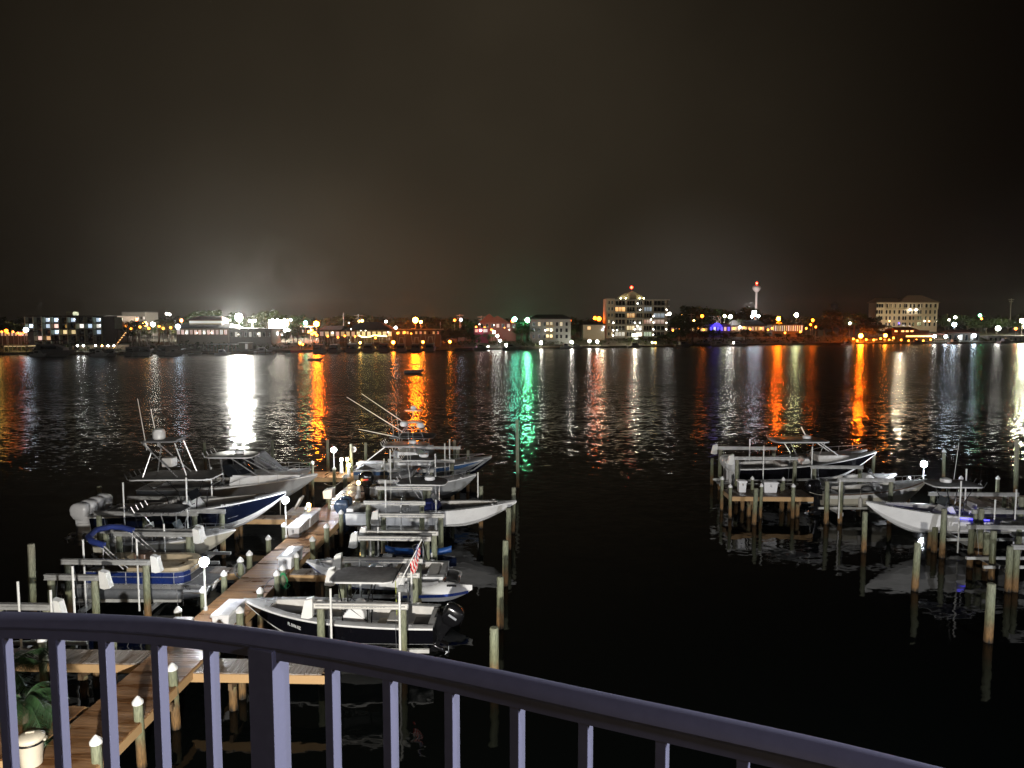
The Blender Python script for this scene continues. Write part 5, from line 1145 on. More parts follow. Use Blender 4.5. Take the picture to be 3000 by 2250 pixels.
# big lit billboard
B = Bld('billboard', 'overexposed white and yellow lit billboard above the far shore', 'billboard', 787, 846, 938, 961, 352, 1.2)
q = MB(); q.box(-B.w / 2, B.w / 2, .3, 1.0, 0, B.h); q.build('box', WLT, B.T, smooth=False)
q = MB(); q.box(-B.w / 2, B.w / 2 - 1.0, .2, .295, 0, B.h); q.build('face', lamp_mat((1, .93, .75), 7), B.T, smooth=False)
q = MB(); q.box(B.w / 2 - 1.0, B.w / 2, .2, .295, .3, B.h + .4); q.build('yellow_edge', lamp_mat((1, .6, .1), 4), B.T, smooth=False)
for s in (-1, 1): q = MB(); q.box(s * B.w * .3 - .2, s * B.w * .3 + .2, .5, .8, -9, 0); q.build('post', AB, B.T, smooth=False)
for px in (800, 815, 835): q = MB(); q.tube([(B.X(px), .3, B.h), (B.X(px), -.9, B.h + .5)], .05, 4); q.ball((B.X(px), -.9, B.h + .4), .35, 5); q.build('spotlight', lamp_mat((1, .95, .8), 90), B.T)
B = Bld('gas_station', 'brightly lit canopy forecourt between the billboard and the orange lamp', 'forecourt', 875, 908, 948, 968, 360, 9)
q = MB(); q.box(-B.w / 2, B.w / 2, 0, 9, B.h * .55, B.h * .75); q.build('canopy', WLW, B.T, smooth=False)
q = MB(); q.box(-B.w / 2 + .3, B.w / 2 - .3, .3, 8.7, B.h * .52, B.h * .545); q.build('canopy_lights', lamp_mat((.9, 1, .8), 16), B.T, smooth=False)
for s in (-1, 1): q = MB(); q.box(s * B.w * .35 - .2, s * B.w * .35 + .2, 4, 4.4, -5, B.h * .55); q.build('column', WLW, B.T, smooth=False)
# dark roofed waterfront restaurant
B = Bld('waterfront_restaurant', 'waterfront restaurant with two dark hipped roofs and string lights over the deck', 'restaurant', 935, 1150, 968, 1000, 333, 18)
B.body(WLB); B.hip(RFD, 3.8, 1.0, .35, None, B.X(1005), B.X(1150)); B.hip(RFD, 2.0, 1.0, .8, None, B.X(935), B.X(1002), 'side_roof')
for i in range(14): B.win(-B.w / 2 + .5 + i * B.w / 14, -B.w / 2 - .4 + (i + 1) * B.w / 14, B.h - 2.5, B.h - .6, 'y' if i % 3 else 'p', .5 if i % 2 else .3, frame=True)
for px, py in ((1024, 946), (1058, 968), (1072, 968), (1030, 965), (1137, 973), (975, 975)): B.light(px, py, 'w', 50, .24)
q = MB(); P = [(B.X(1055), -3, B.Z(982)), (B.X(1065), -3, B.Z(987)), (B.X(1085), -3, B.Z(987)), (B.X(1100), -3, B.Z(982)), (B.X(1137), -3, B.Z(985))]; q.tube(P, .16, 6); q.build('light_string', lamp_mat((1, .9, .3), 14), B.T)
q = MB(); q.box(B.X(1000), B.X(1150), -5, 0, B.Z(1004), B.Z(1001)); q.build('deck', JST, B.T, smooth=False)
B = Bld('awning_shop', 'low shop with a cream awning under the big orange lamp', 'shop', 1150, 1290, 966, 985, 342, 8); B.body(WLB); B.flat(WLC, .35, .8)
for i in range(11): B.win(-B.w / 2 + .5 + i * B.w / 11, -B.w / 2 - .6 + (i + 1) * B.w / 11, B.h - 2.0, B.h - .8, 'r' if i % 4 == 2 else ('o' if i % 2 else None), .5, frame=False)
# pink gabled house
B = Bld('gabled_house', 'pink red house with two big gables, left of the green floodlights', 'house', 1403, 1512, 944, 978, 372, 14); B.body(WLR)
for a, b, top in ((1403, 1463, 919), (1425, 1490, 925)):
    q = MB(); z = B.h; q.prismy([(B.X(a), z), (B.X(b), z), ((B.X(a) + B.X(b)) / 2, B.Z(top))], -.8 if a > 1410 else .5, 12); q.build('gable_roof', RFR, B.T, smooth=False)
for i in range(7): B.win(-B.w / 2 + .8 + i * B.w / 7, -B.w / 2 - .5 + (i + 1) * B.w / 7, B.h - 2.6, B.h - .9, 'p' if i in (3, 5) else None, .35)
for px, py, c in ((1405, 950, 'w'), (1447, 953, 'w'), (1492, 966, 'w'), (1502, 943, 'o')): B.light(px, py, c, 40, .25)
B = Bld('pink_shop', 'small shop glowing pink red on its front', 'shop', 1388, 1432, 962, 979, 360, 6); B.body(mat('wall_magenta_lit', (.3, .04, .08), .7)); B.flat(RFD, .3, .4); B.light(1408, 968, 'w', 110, .45); B.win(B.X(1392), B.X(1400), 1.0, B.h - .4, 'r', .8); B.win(B.X(1416), B.X(1428), 1.0, B.h - .4, 'p', .5)  # red-pink lamp light is put into the wall colour
# pale three storey house
B = Bld('three_storey_house', 'pale three storey apartment house with a dark roof and lit balconies', 'house', 1552, 1672, 935, 1000, 372, 14); B.body(mat('wall_grey_white', (.3, .31, .28), .8)); B.hip(RFD, 2.4, .8, .6)
for r in range(3):
    for i, px in enumerate((1560, 1576, 1592, 1628, 1640, 1656)):
        B.win(B.X(px), B.X(px + 7), B.h - 3.4 - r * 3.1, B.h - 1.5 - r * 3.1, 'y' if (r, i) in ((0, 1), (0, 4)) else None, .5)
q = MB()
for r in range(3): q.box(B.X(1598), B.X(1622), -1.6, 0, B.h - 4.0 - r * 3.1, B.h - 3.8 - r * 3.1); q.box(B.X(1598), B.X(1622), -1.6, -1.55, B.h - 3.8 - r * 3.1, B.h - 2.9 - r * 3.1)
q.build('balconies', mat('railing_tan', (.35, .28, .16), .7), B.T, smooth=False)
for r in range(3):
    for px in (1602, 1613): B.win(B.X(px - 2), B.X(px + 5), B.h - 3.6 - r * 3.1, B.h - 1.5 - r * 3.1, 'y', (.5, .9, 1.6)[r], frame=False)
for px in (1597, 1614): B.light(px, 968, 'w', 60, .3, -1.2)
# condo tower
B = Bld('condo_tower', 'seven storey condo tower with lit balconies and a red beacon on its dome', 'apartment tower', 1777, 1958, 877, 1000, 405, 14)
q = MB(); q.box(-B.w / 2, B.w / 2, 2.2, 14, -3, B.h); q.build('core_wall', WLT, B.T, smooth=False)
q = MB(); q.box(-B.w / 2 - .3, B.X(1800), 0, 14, -3, B.h + .4); q.build('end_wall', WLT, B.T, smooth=False)
fh = B.h / 6.7
for r in range(7):
    for px in (1781, 1790): B.win(B.X(px), B.X(px + 4), B.h - r * fh - 2.6, B.h - r * fh - .9, 'y' if (r, px) in ((3, 1781), (5, 1790)) else None, .5, frame=True)
q = MB()
for k in range(7): z = B.h - k * fh; q.box(B.X(1797), B.w / 2 + .4, -.6, 2.4, z - .55, z)
q.build('floor_slabs', CONC, B.T, smooth=False)
q = MB()
for px in (1800, 1834, 1862, 1884, 1912, 1950): q.box(B.X(px) - .35, B.X(px) + .35, .0, 2.2, -3, B.h - .6)
q.build('piers', WLT, B.T, smooth=False)
for k in range(1, 7):
    z = B.h - k * fh; q = MB(); q.box(B.X(1802), B.w / 2 + .3, -.55, -.5, z + .95, z + 1.02)
    for i in range(40): x = B.X(1802) + i * (B.w / 2 + .3 - B.X(1802)) / 39; q.box(x - .03, x + .03, -.54, -.51, z, z + .95)
    q.build('balcony_railing', WLD, B.T, smooth=False)
cw = {(1, 0): ('o', 1.3), (2, 1): ('o', .8), (1, 3): ('c', .3), (3, 3): ('r', .25), (3, 4): ('p', .3), (4, 1): ('y', .8), (2, 4): ('c', .35), (4, 2): ('w', .35), (5, 0): ('w', .5), (5, 2): ('w', .9), (5, 3): ('g', .5)}
spans = [(1802, 1832), (1836, 1860), (1864, 1882), (1886, 1910), (1914, 1948)]
for r in range(6):
    for i, (a, b) in enumerate(spans):
        z1 = B.h - r * fh - .8; l = cw.get((r, i)); k = 3
        for j in range(k):
            xa = B.X(a + (b - a) * j / k) + .15; xb = B.X(a + (b - a) * (j + 1) / k) - .15
            B.win(xa, xb, z1 - fh + 1.2, z1, l[0] if l else None, l[1] * (1 - .3 * (j % 2)) if l else 0, 2.2, frame=(i + r) % 2 == 0)
for px, ys in ((1796, (946, 968, 983)), (1807, (968,)), (1859, (946, 965, 980)), (1874, (908, 946, 965, 982)), (1913, (927, 945, 965, 981)), (1951, (908, 923, 946, 965)), (1866, (890, 955)), (1906, (936,))):
    for y in ys: B.light(px, y, 'W', 70, .3, -.1)
q = MB(); q.box(B.X(1852), B.X(1868), -.3, 2, 1, 4.2); q.build('lit_entrance', lamp_mat((1, 1, .85), 2.2), B.T, smooth=False)
q = MB(); P = [(B.X(1814) + (B.X(1892) - B.X(1814)) * i / 16, B.h + .4 + 3.6 * math.sin(PI * i / 16) ** .7) for i in range(17)]; q.prismy(P, 6, 16); q.build('dome', mat('dome_cream', (.6, .55, .36), .6), B.T, sharp=60)
q = MB(); q.box(B.X(1845), B.X(1865), 4.5, 8, B.h, B.Z(858)); q.prismy([(B.X(1843), B.Z(858)), (B.X(1867), B.Z(858)), (B.X(1855), B.Z(853))], 4.3, 8); q.build('cupola', mat('dome_cream', (.6, .55, .36), .6), B.T, smooth=False)
q = MB(); q.tube([(B.X(1853), 6, B.Z(856)), (B.X(1853), 6, B.Z(845))], .12, 5); q.build('beacon_mast', AB, B.T)
q = MB(); q.ball((B.X(1853), 6, B.Z(842)), .75, 7); q.build('red_beacon', lamp_mat((1, .03, .01), 25), B.T)
for px in (1820, 1835, 1876, 1888): q = MB(); q.ball((B.X(px), 4.5, B.h + .7), .3, 5); q.build('dome_uplight', lamp_mat((1, .9, .55), 25), B.T)
B = Bld('low_house', 'small low house with one orange window beside the condo tower', 'house', 1708, 1772, 952, 975, 392, 10); B.body(WLT); B.hip(RFD, 1.4, .5, .6); B.win(B.X(1721), B.X(1730), B.h - 2.4, B.h - .8, 'o', 1.0); B.light(1765, 966, 'c', 90, .3); B.light(1769, 958, 'c', 50, .25)
# blue lit bar and shops
B = Bld('blue_lit_bar', 'bar washed in deep blue light right of the condo tower', 'bar', 2078, 2140, 950, 972, 440, 10); B.body(mat('wall_blue_lit', (.25, .25, .5), .7)); B.flat(RFD, .4, .5)  # blue light on the bar is put into the wall colour
q = MB(); P = [(B.X(2083) + (B.X(2112) - B.X(2083)) * i / 10, B.Z(957) + 2.2 * math.sin(PI * i / 10)) for i in range(11)]; q.prismy(P, -2.5, -.2); q.build('blue_glow_awning', lamp_mat((.06, .04, 1), 2.2), B.T, smooth=False)  # awning given a glow of its own for the blue light
for i, c in enumerate('bwbbpb'): B.win(-B.w / 2 + .4 + i * B.w / 6, -B.w / 2 - .4 + (i + 1) * B.w / 6, .6, B.h - 1.6, c, 1.6 if c == 'b' else .9, frame=False)
B = Bld('long_shop_row', 'long row of warm lit shops below the water tower', 'shops', 2140, 2240, 955, 970, 445, 10); B.body(WLT); B.hip(mat('roof_grey', (.16, .15, .17), .8), 3.5, .8, .7)
for i in range(10): B.win(-B.w / 2 + .4 + i * B.w / 10, -B.w / 2 - .5 + (i + 1) * B.w / 10, .4, B.h - .5, 'y' if i % 3 else 'p', .6, frame=False)
B.light(2167, 958, 'w', 120, .5); B.light(2149, 964, 'o', 40, .3)
B = Bld('pool_lit_shop', 'small glowing shop front left of the blue lit bar', 'shop', 1965, 2075, 958, 972, 432, 8); B.body(WLB); B.flat(RFD, .3, .5)
for i in range(9): B.win(-B.w / 2 + .4 + i * B.w / 9, -B.w / 2 - .6 + (i + 1) * B.w / 9, .4, B.h - .6, 'p' if i < 4 else 'y', .7 if i % 2 else .35, frame=False)
B = Bld('fluted_shop', 'wide shop with tall yellow windows between two orange street lamps', 'shop', 2263, 2352, 952, 972, 455, 10); B.body(WLT); B.flat(RFD, .4, .6)
for i in range(14): B.win(-B.w / 2 + .4 + i * B.w / 14, -B.w / 2 - .45 + (i + 1) * B.w / 14, .5, B.h - .4, 'y' if i % 3 != 1 else 'w', 1.0 if i % 2 else .6, frame=False)
B = Bld('white_motel', 'pale two storey motel behind the palms right of the condo tower', 'motel', 2070, 2112, 925, 950, 470, 10); B.body(WLW); B.flat(RFD, .4, .6)
for i in range(5):
    for r in range(2): B.win(-B.w / 2 + .5 + i * B.w / 5, -B.w / 2 - .7 + (i + 1) * B.w / 5, .6 + r * 2.6, 2.3 + r * 2.6, 'w' if (i + r) % 3 == 0 else None, .4)
# beige hotel
B = Bld('beige_hotel', 'beige four storey hotel with brown hipped roofs on the right', 'hotel', 2566, 2745, 887, 952, 545, 12); B.body(WLC, z0=-16)
B.hip(RFB, 3.6, 1.6, .75, None, B.X(2562), B.X(2645)); B.hip(RFB, 5.6, 1.6, .35, None, B.X(2628), B.X(2748), 'main_roof')
fh = B.h / 3.6
for r in range(4):
    for i, px in enumerate((2565, 2572, 2579, 2593, 2603, 2616, 2630, 2642, 2649, 2662, 2672, 2686, 2693, 2708, 2720, 2734)):
        z1 = B.h - .9 - r * fh; B.win(B.X(px), B.X(px + (5 if r else 6)), z1 - fh * .58, z1, None, frame=(r + i) % 2 == 0)
q = MB(); q.box(B.X(2590), B.X(2742), -1.8, 0, B.h - fh - .3, B.h - fh); q.box(B.X(2650), B.X(2700), -1.8, 0, B.h - 2 * fh - .3, B.h - 2 * fh)
for i in range(13): x = B.X(2590 + i * 12.6); q.box(x - .2, x + .2, -1.8, -1.4, B.h - fh, B.h)
q.build('loggia', WLC, B.T, smooth=False)
for px in (2659, 2677): B.light(px, 908, 'w', 90, .7, -2.2)
for px, c in ((2604, 'o'), (2720, 'o'), (2633, 'b'), (2707, 'w'), (2743, 'w')): B.light(px, 941 if c != 'b' else 947, c, 50, .4)
# pier restaurant
B = Bld('pier_restaurant', 'pier restaurant on stilts with rows of warm lights below the beige hotel', 'restaurant', 2625, 2735, 968, 1004, 448, 14)
q = MB(); q.box(-B.w / 2, B.w / 2, 5, 14, B.Z(990), B.h); q.build('wall', WLB, B.T, smooth=False)
B.hip(RFR, 2.0, .6, .8, B.h, B.X(2622), B.X(2690))
q = MB(); q.box(-B.w / 2, B.w / 2 + 8, -1, 14, B.Z(996), B.Z(993)); q.build('deck', JST, B.T, smooth=False)
q = MB()
for i in range(24): x = -B.w / 2 + i * (B.w + 8) / 23; q.box(x - .15, x + .15, -.8, -.5, -4, B.Z(980))
q.build('stilts', JST, B.T, smooth=False)
q = MB(); q.box(-B.w / 2, B.w / 2 + 6, -1.5, 6, B.Z(980), B.Z(978)); q.build('lower_roof', RFR, B.T, smooth=False)
for a, b in ((2652, 2682), (2684, 2708), (2710, 2730)): q = MB(); q.box(B.X(a), B.X(b), -1.0, -.6, B.Z(987), B.Z(983)); q.build('light_row', lamp_mat((1, .55, .12), 4), B.T, smooth=False)
for px in (2635, 2655, 2668, 2682): q = MB(); q.box(B.X(px - 3), B.X(px + 5), 4.9, 4.99, B.Z(973), B.Z(968)); q.build('window', EW(WC['o'], 2.5), B.T, smooth=False)
B = Bld('boathouse', 'low boathouse with lit bays left of the pier restaurant', 'boathouse', 2550, 2622, 990, 1006, 446, 8); B.body(WLB, z0=1.0); B.flat(RFD, .3, .4)
for i in range(6): B.win(-B.w / 2 + .5 + i * B.w / 6, -B.w / 2 - .7 + (i + 1) * B.w / 6, .8, B.h - .6, 'o' if i % 2 else None, .8, frame=False)
B = Bld('marina_shed', 'reddish marina shed with a tilted red roof right of the pier restaurant', 'shed', 2775, 2870, 975, 1002, 455, 10); B.body(WLB, z0=.5); B.hip(RFR, 1.8, .6, .6)
for i in range(6): B.win(-B.w / 2 + .8 + i * B.w / 6, -B.w / 2 - .8 + (i + 1) * B.w / 6, 1, B.h - 1.2, 'w' if i in (2, 4) else None, .4)
B = Bld('warehouse', 'long pale sea wall building at the far right edge', 'building', 2895, 3040, 985, 1002, 460, 10); B.body(CONC, z0=.5); B.flat(CONC, .3, .3)
for i in range(10): B.win(-B.w / 2 + .8 + i * B.w / 10, -B.w / 2 - .8 + (i + 1) * B.w / 10, .8, B.h - 1.0, 'o' if i == 3 else None, .4)
# waterfront sheds and small structures on the left bank
B = Bld('boat_shed', 'small grey shed with a white door on the far dock', 'shed', 700, 727, 1005, 1024, 303, 5); B.body(mat('wall_olive', (.16, .15, .1), .8), z0=0); B.flat(WLW, .2, .3); B.win(B.X(719), B.X(726), .2, B.h - .3, 'w', .25, nm='door')
B = Bld('covered_slip', 'low covered slip with a grey roof beside the grey shed', 'boat shelter', 605, 690, 1010, 1030, 301, 8)
q = MB(); q.box(-B.w / 2, B.w / 2, 0, 8, B.h, B.h + .25); q.build('roof', CONC, B.T, smooth=False)
q = MB()
for i in range(9): q.box(-B.w / 2 + i * B.w / 8 - .1, -B.w / 2 + i * B.w / 8 + .1, 0, .2, -3, B.h)
q.build('posts', JST, B.T, smooth=False)
# ---------------------------------------------------------------- water towers, poles
def water_tower(label, px, yt, ym, yb, Y, wpx, beacon=False, m=None):
    m = m or mat('tower_pale', (.6, .52, .5), .6); x, _, zt = aY(px, yt, Y); _, _, zm = aY(px, ym, Y); z0 = aY(px, yb, Y)[2]; r = wpx / 2 * Y / F
    T = thing('water_tower', label, 'water tower', (x, Y, z0)); q = MB(); h = zt - z0; hm = zm - z0
    q.lathe([(r * .3, hm - r * .2), (r * .8, hm + (h - hm) * .25), (r, hm + (h - hm) * .5), (r * .85, hm + (h - hm) * .8), (r * .3, h), (.02, h + .1)], (0, 0, 0), 20); q.build('tank', m, T, sharp=60)
    q = MB(); q.lathe([(r * .5, 0), (r * .24, r), (r * .24, hm), (r * .4, hm + r * .1)], (0, 0, 0), 14); q.build('stem', m, T)
    if beacon: q = MB(); q.tube([(0, 0, h), (0, 0, h + 1.5)], .2, 5); q.ball((0, 0, h + 2.0), 1.1, 7); q.build('red_beacon', lamp_mat((1, .03, .01), 30), T)
    return T
water_tower('round bulb water tower with a red beacon on a slim stem', 2217, 835, 854, 950, 800, 25, True)
T = water_tower('faint dark water tower without beacon, left of the beige hotel', 2445, 888, 905, 935, 1000, 22, False, mat('tower_dim', (.3, .29, .28), .7))
def mast(label, px, yt, yb, Y, cat='pole', nm='utility_pole', arm=True):
    x, _, zt = aY(px, yt, Y); z0 = aY(px, yb, Y)[2]; T = thing(nm, label, cat, (x, Y, z0)); q = MB(); q.tube([(0, 0, -2), (0, 0, zt - z0)], .2, 6); q.build('shaft', CONC, T)
    if arm: q = MB(); q.box(-2, 2, -.1, .1, zt - z0 - .8, zt - z0 - .5); q.box(-1.4, 1.4, -.1, .1, zt - z0 - 2.2, zt - z0 - 1.9); q.build('crossarm', CONC, T)
mast('tall bare flagpole left of the dark hipped roofs', 1006, 916, 960, 345, arm=False, nm='flagpole'); mast('pole right of the flagpole by the dark roofs', 1050, 920, 950, 350)
mast('utility pole right of the condo tower with two crossarms', 2025, 918, 965, 430); mast('white pole beside the awning shop', 1290, 943, 975, 345, arm=False); mast('tall radio mast at the far right', 2963, 875, 945, 520); mast('thin pole behind the gabled house', 1410, 925, 960, 380); mast('thin pole left of the gabled house', 1347, 920, 955, 385)
# flood of street lamps; (px, py, extra distance, colour, radiance, radius, label)
LR = 'street lamps on the far shore'
def far_lamp(px, py, d, col, L, r, label, grp=LR, nm='street_lamp', water=False):
    Y = shY(px) + d; x, _, z = aY(px, py, Y); z0 = 0.3 if water else landz(max(0, d)); h = z - z0
    T = thing(nm, label, 'street lamp' if nm == 'street_lamp' else 'lamp', (x, Y, z0), 0, grp)
    q = MB(); q.tube([(0, .1, -1), (0, .1, h)], .12, 6, .07); q.build('pole', CONC if not water else WLW, T)
    r *= 1.35; q = MB(); q.ball((0, 0, h), r, 6); q.build('lamp_head', lamp_mat(WCC[col], round(L / (1.9 if L > 5000 else 2.5), 1)), T)  # heads enlarged to stand in for lamp bloom
WCC = {'w': (1, .93, .8), 'o': (1, .14, .004), 'c': (.7, .85, 1), 'g': (.2, 1, .45), 'G': (.2, 1, .65), 'y': (1, .55, .1), 'a': (1, .26, .02), 'W': (1, .98, .88), 'p': (.8, .35, 1), 'r': (1, .08, .03), 'Y': (.95, 1, .5)}
for a in [(700, 930, 38, 'W', 7500, 1.2, 'hugely bright white floodlight on a tall pole, brightest on the far shore'),
          (1217, 938, 30, 'o', 1700, 1.0, 'big orange street lamp above the row of covered yachts'), (1233, 943, 40, 'y', 120, .5, 'small yellow lamp just right of the big orange lamp'),
          (927, 949, 30, 'o', 1500, .9, 'big orange street lamp right of the lit forecourt'), (895, 946, 45, 'g', 90, .7, 'greenish white lamp over the lit forecourt'), (852, 937, 60, 'c', 50, .45, 'small white lamp right of the billboard'),
          (425, 950, 40, 'y', 70, .85, 'strong yellow orange lamp in the left parking lot'), (395, 952, 40, 'c', 60, .65, 'bluish lamp left of the yellow parking lamp'), (400, 936, 60, 'o', 60, .5, 'small orange lamp above the bluish parking lamp'), (448, 950, 42, 'W', 70, .75, 'white lamp right of the yellow parking lamp'),
          (521, 957, 25, 'c', 60, .75, 'bluish white lamp at the left end of the long restaurant'), (531, 939, 60, 'o', 40, .6, 'orange lamp above the left end of the long restaurant'), (488, 919, 110, 'w', 50, .5, 'distant white lamp high above the parking lot'), (497, 921, 110, 'w', 70, .45, 'dim lamp beside the distant high white lamp'),
          (1052, 941, 50, 'y', 40, .45, 'left of two small yellow lamps above the dark roofs'), (1061, 940, 50, 'y', 60, .5, 'right of two small yellow lamps above the dark roofs'), (1131, 942, 50, 'w', 60, .45, 'small lamp right of the dark roofs'), (1159, 960, 20, 'w', 90, .5, 'pale lamp left of the awning shop'), (1332, 938, 50, 'o', 50, .45, 'small orange lamp right of the awning shop'), (1350, 937, 55, 'c', 50, .55, 'small bluish lamp left of the gabled house'),
          (1508, 935, 35, 'G', 250, .8, 'cyan white floodlight right of the gabled house'), (1546, 938, 32, 'g', 1300, .9, 'strong green white floodlight at the corner of the pale house'), (1501, 941, 36, 'o', 60, .5, 'orange lamp under the cyan floodlight'),
          (1672, 940, 40, 'o', 50, .45, 'orange lamp at the right end of the pale house'), (1743, 932, 50, 'o', 90, .7, 'left of two orange street lamps beside the condo tower'), (1755, 934, 50, 'o', 150, .85, 'right of two orange street lamps beside the condo tower'),
          (1961, 919, 60, 'W', 70, .7, 'white lamp just right of the condo tower top'), (1996, 921, 90, 'y', 40, .5, 'small pale lamp on the wooded rise'), (2057, 926, 60, 'o', 60, .7, 'orange street lamp above the motel trees'), (2033, 939, 40, 'y', 60, .4, 'small yellow lamp by the utility pole'),
          (2123, 926, 50, 'Y', 50, .65, 'yellow green lamp among palms right of the motel'), (2140, 928, 42, 'W', 260, .75, 'bright white lamp on a pole above the blue lit bar'), (2203, 927, 45, 'c', 130, .65, 'left bluish lamp under the white sign pylon'), (2222, 926, 45, 'c', 130, .65, 'right bluish lamp under the white sign pylon'),
          (2281, 934, 40, 'o', 900, .9, 'orange street lamp left of the wide yellow windowed shop'), (2333, 923, 50, 'Y', 190, .95, 'yellow green street lamp above the wide yellow windowed shop'), (2381, 938, 30, 'o', 130, .6, 'small orange street lamp right of the wide shop'), (2375, 951, 30, 'o', 60, .45, 'faint orange lamp beside the wide shop'),
          (2490, 947, 40, 'w', 80, .5, 'small white lamp among trees left of the beige hotel'), (2522, 984, 6, 'o', 2400, .85, 'brilliant orange lamp near the water left of the boathouse'), (2594, 983, 5, 'a', 200, .75, 'orange lamp between the boathouse bays'),
          (2738, 985, 2, 'W', 110, .65, 'first white lamp from the left along the right hand pier'), (2771, 986, 2, 'c', 130, .65, 'second white lamp from the left along the right hand pier'), (2811, 987, 2, 'w', 70, .5, 'third white lamp from the left along the right hand pier'), (2854, 983, 2, 'c', 130, .8, 'fourth white lamp from the left along the right hand pier'),
          (2796, 951, 30, 'c', 90, 1.0, 'bright bluish cluster lamp above the right hand pier'), (2799, 930, 60, 'w', 60, .7, 'high white lamp above the bluish cluster'), (2781, 937, 60, 'w', 80, .5, 'dim high lamp left of the bluish cluster'), (2871, 924, 90, 'g', 60, .8, 'green lamp high on the right'), (2876, 934, 90, 'o', 60, .5, 'orange lamp just under the green lamp'),
          (2924, 962, 25, 'W', 80, 1.1, 'wide white lamp right of the tilted red roof'), (2995, 940, 30, 'Y', 500, 1.0, 'bright yellow white lamp at the right edge of the picture'), (3006, 955, 20, 'w', 1100, 1.1, 'second bright lamp cut off by the right edge'), (2976, 963, 20, 'o', 50, .6, 'small orange lamp left of the right edge'),
          (-14, 960, 8, 'y', 45, .9, 'lamp just outside the left edge above the canopy'), (18, 969, 20, 'o', 50, .5, 'small orange lamp over the left bar fronts'), (76, 966, 20, 'c', 50, .7, 'bluish lamp at the corner of the dark hotel'), (60, 978, 16, 'r', 25, .5, 'red lamp among the left bar fronts')]:
    far_lamp(*a)
for lm, d, col, L, r, pts in (('along the left bar fronts', 18, 'a', 12, .35, [(5, 972), (22, 975), (38, 972), (52, 976), (70, 974)]), ('scattered over the parking lot', 30, 'a', 25, .4, [(370, 955), (384, 962), (410, 958), (436, 962), (466, 956), (478, 962), (500, 960)]),
    ('in the bright forecourt below the billboard', 22, 'W', 40, .5, [(796, 966), (802, 974), (812, 977), (826, 978), (834, 970), (842, 965), (849, 967)]), ('around the base of the forecourt orange lamp', 24, 'a', 45, .45, [(905, 972), (914, 968), (922, 975), (928, 982), (915, 978)]),
    ('on the terrace of the dark roofed restaurant', 8, 'a', 25, .35, [(960, 985), (990, 988), (1010, 984), (1040, 986), (1100, 990), (1125, 988)]), ('in front of the awning shop', 12, 'a', 25, .38, [(1165, 976), (1185, 974), (1205, 977), (1228, 975), (1252, 976), (1275, 973)]),
    ('around the gabled house', 26, 'a', 20, .38, [(1395, 958), (1420, 960), (1440, 966), (1478, 960), (1498, 955)]), ('along the shops below the water tower', 30, 'a', 30, .42, [(1972, 968), (1990, 965), (2012, 968), (2045, 962), (2062, 966), (2150, 962), (2180, 960), (2198, 964), (2230, 962), (2250, 966)]),
    ('around the wide yellow windowed shop', 28, 'a', 35, .45, [(2262, 962), (2300, 975), (2345, 972), (2362, 962), (2390, 958)]), ('along the water below the beige hotel', 4, 'a', 60, .38, [(2500, 993), (2512, 998), (2538, 995), (2560, 996), (2580, 992), (2605, 996), (2618, 990)]), ('under the pier restaurant', 2, 'a', 45, .35, [(2640, 996), (2662, 998), (2685, 996), (2705, 998), (2726, 995)])):
    for i, (px, py) in enumerate(pts): far_lamp(px, py, d, col, L, r, '%s small lamp from the left %s' % (ORD[i], lm), 'small lamps on the far shore', 'small_lamp')
DL = 'lamps on the far docks'
for a in [(879, 1005, 2, 'a', 130, .4, 'first amber dock lamp from the left, by the red canoe'), (887, 1009, 3, 'a', 60, .3, 'small amber lamp just right of the first amber dock lamp'), (1055, 1004, 1, 'y', 100, .35, 'amber dock lamp between the fourth and fifth covered yachts'), (1152, 1003, 1, 'a', 260, .5, 'amber dock lamp between the fifth and sixth covered yachts'), (1239, 1002, 1, 'a', 130, .42, 'amber dock lamp left of the last covered yacht'), (1318, 1001, 1, 'a', 150, .42, 'amber dock lamp right of all the covered yachts'), (945, 1014, 1, 'y', 60, .3, 'tiny lamp between the first two covered yachts'),
          (1585, 1004, 2, 'w', 230, .5, 'first white dock lamp from the left below the pale house'), (1675, 1002, 2, 'w', 300, .52, 'second white dock lamp from the left below the pale house'), (1727, 999, 2, 'w', 180, .5, 'left lamp of the pair of white dock lamps before the condo tower'), (1750, 1001, 2, 'w', 180, .5, 'right lamp of the pair of white dock lamps before the condo tower'),
          (1447, 973, 16, 'W', 100, .5, 'top lamp of the lit hillside stairs'), (1457, 984, 10, 'W', 100, .5, 'middle lamp of the lit hillside stairs'), (1465, 998, 4, 'W', 80, .45, 'bottom lamp of the lit hillside stairs'), (1430, 1017, -1, 'w', 110, .4, 'lamp on the crowded dock left of the stairs foot'), (1484, 1011, -1, 'W', 150, .55, 'lamp on the crowded dock right of the stairs foot'), (1405, 1018, -1, 'p', 330, .45, 'violet underwater dock light left of the stairs foot'),
          (1911, 1004, 1, 'Y', 60, .35, 'left of two small yellow lamps under the condo tower'), (1920, 1004, 1, 'y', 60, .35, 'right of two small yellow lamps under the condo tower'), (2150, 1004, 0, 'w', 90, .4, 'lamp on the dark dock below the shops')]:
    far_lamp(a[0], a[1], a[2], a[3], a[4], a[5], a[6], DL, 'dock_lamp', True)
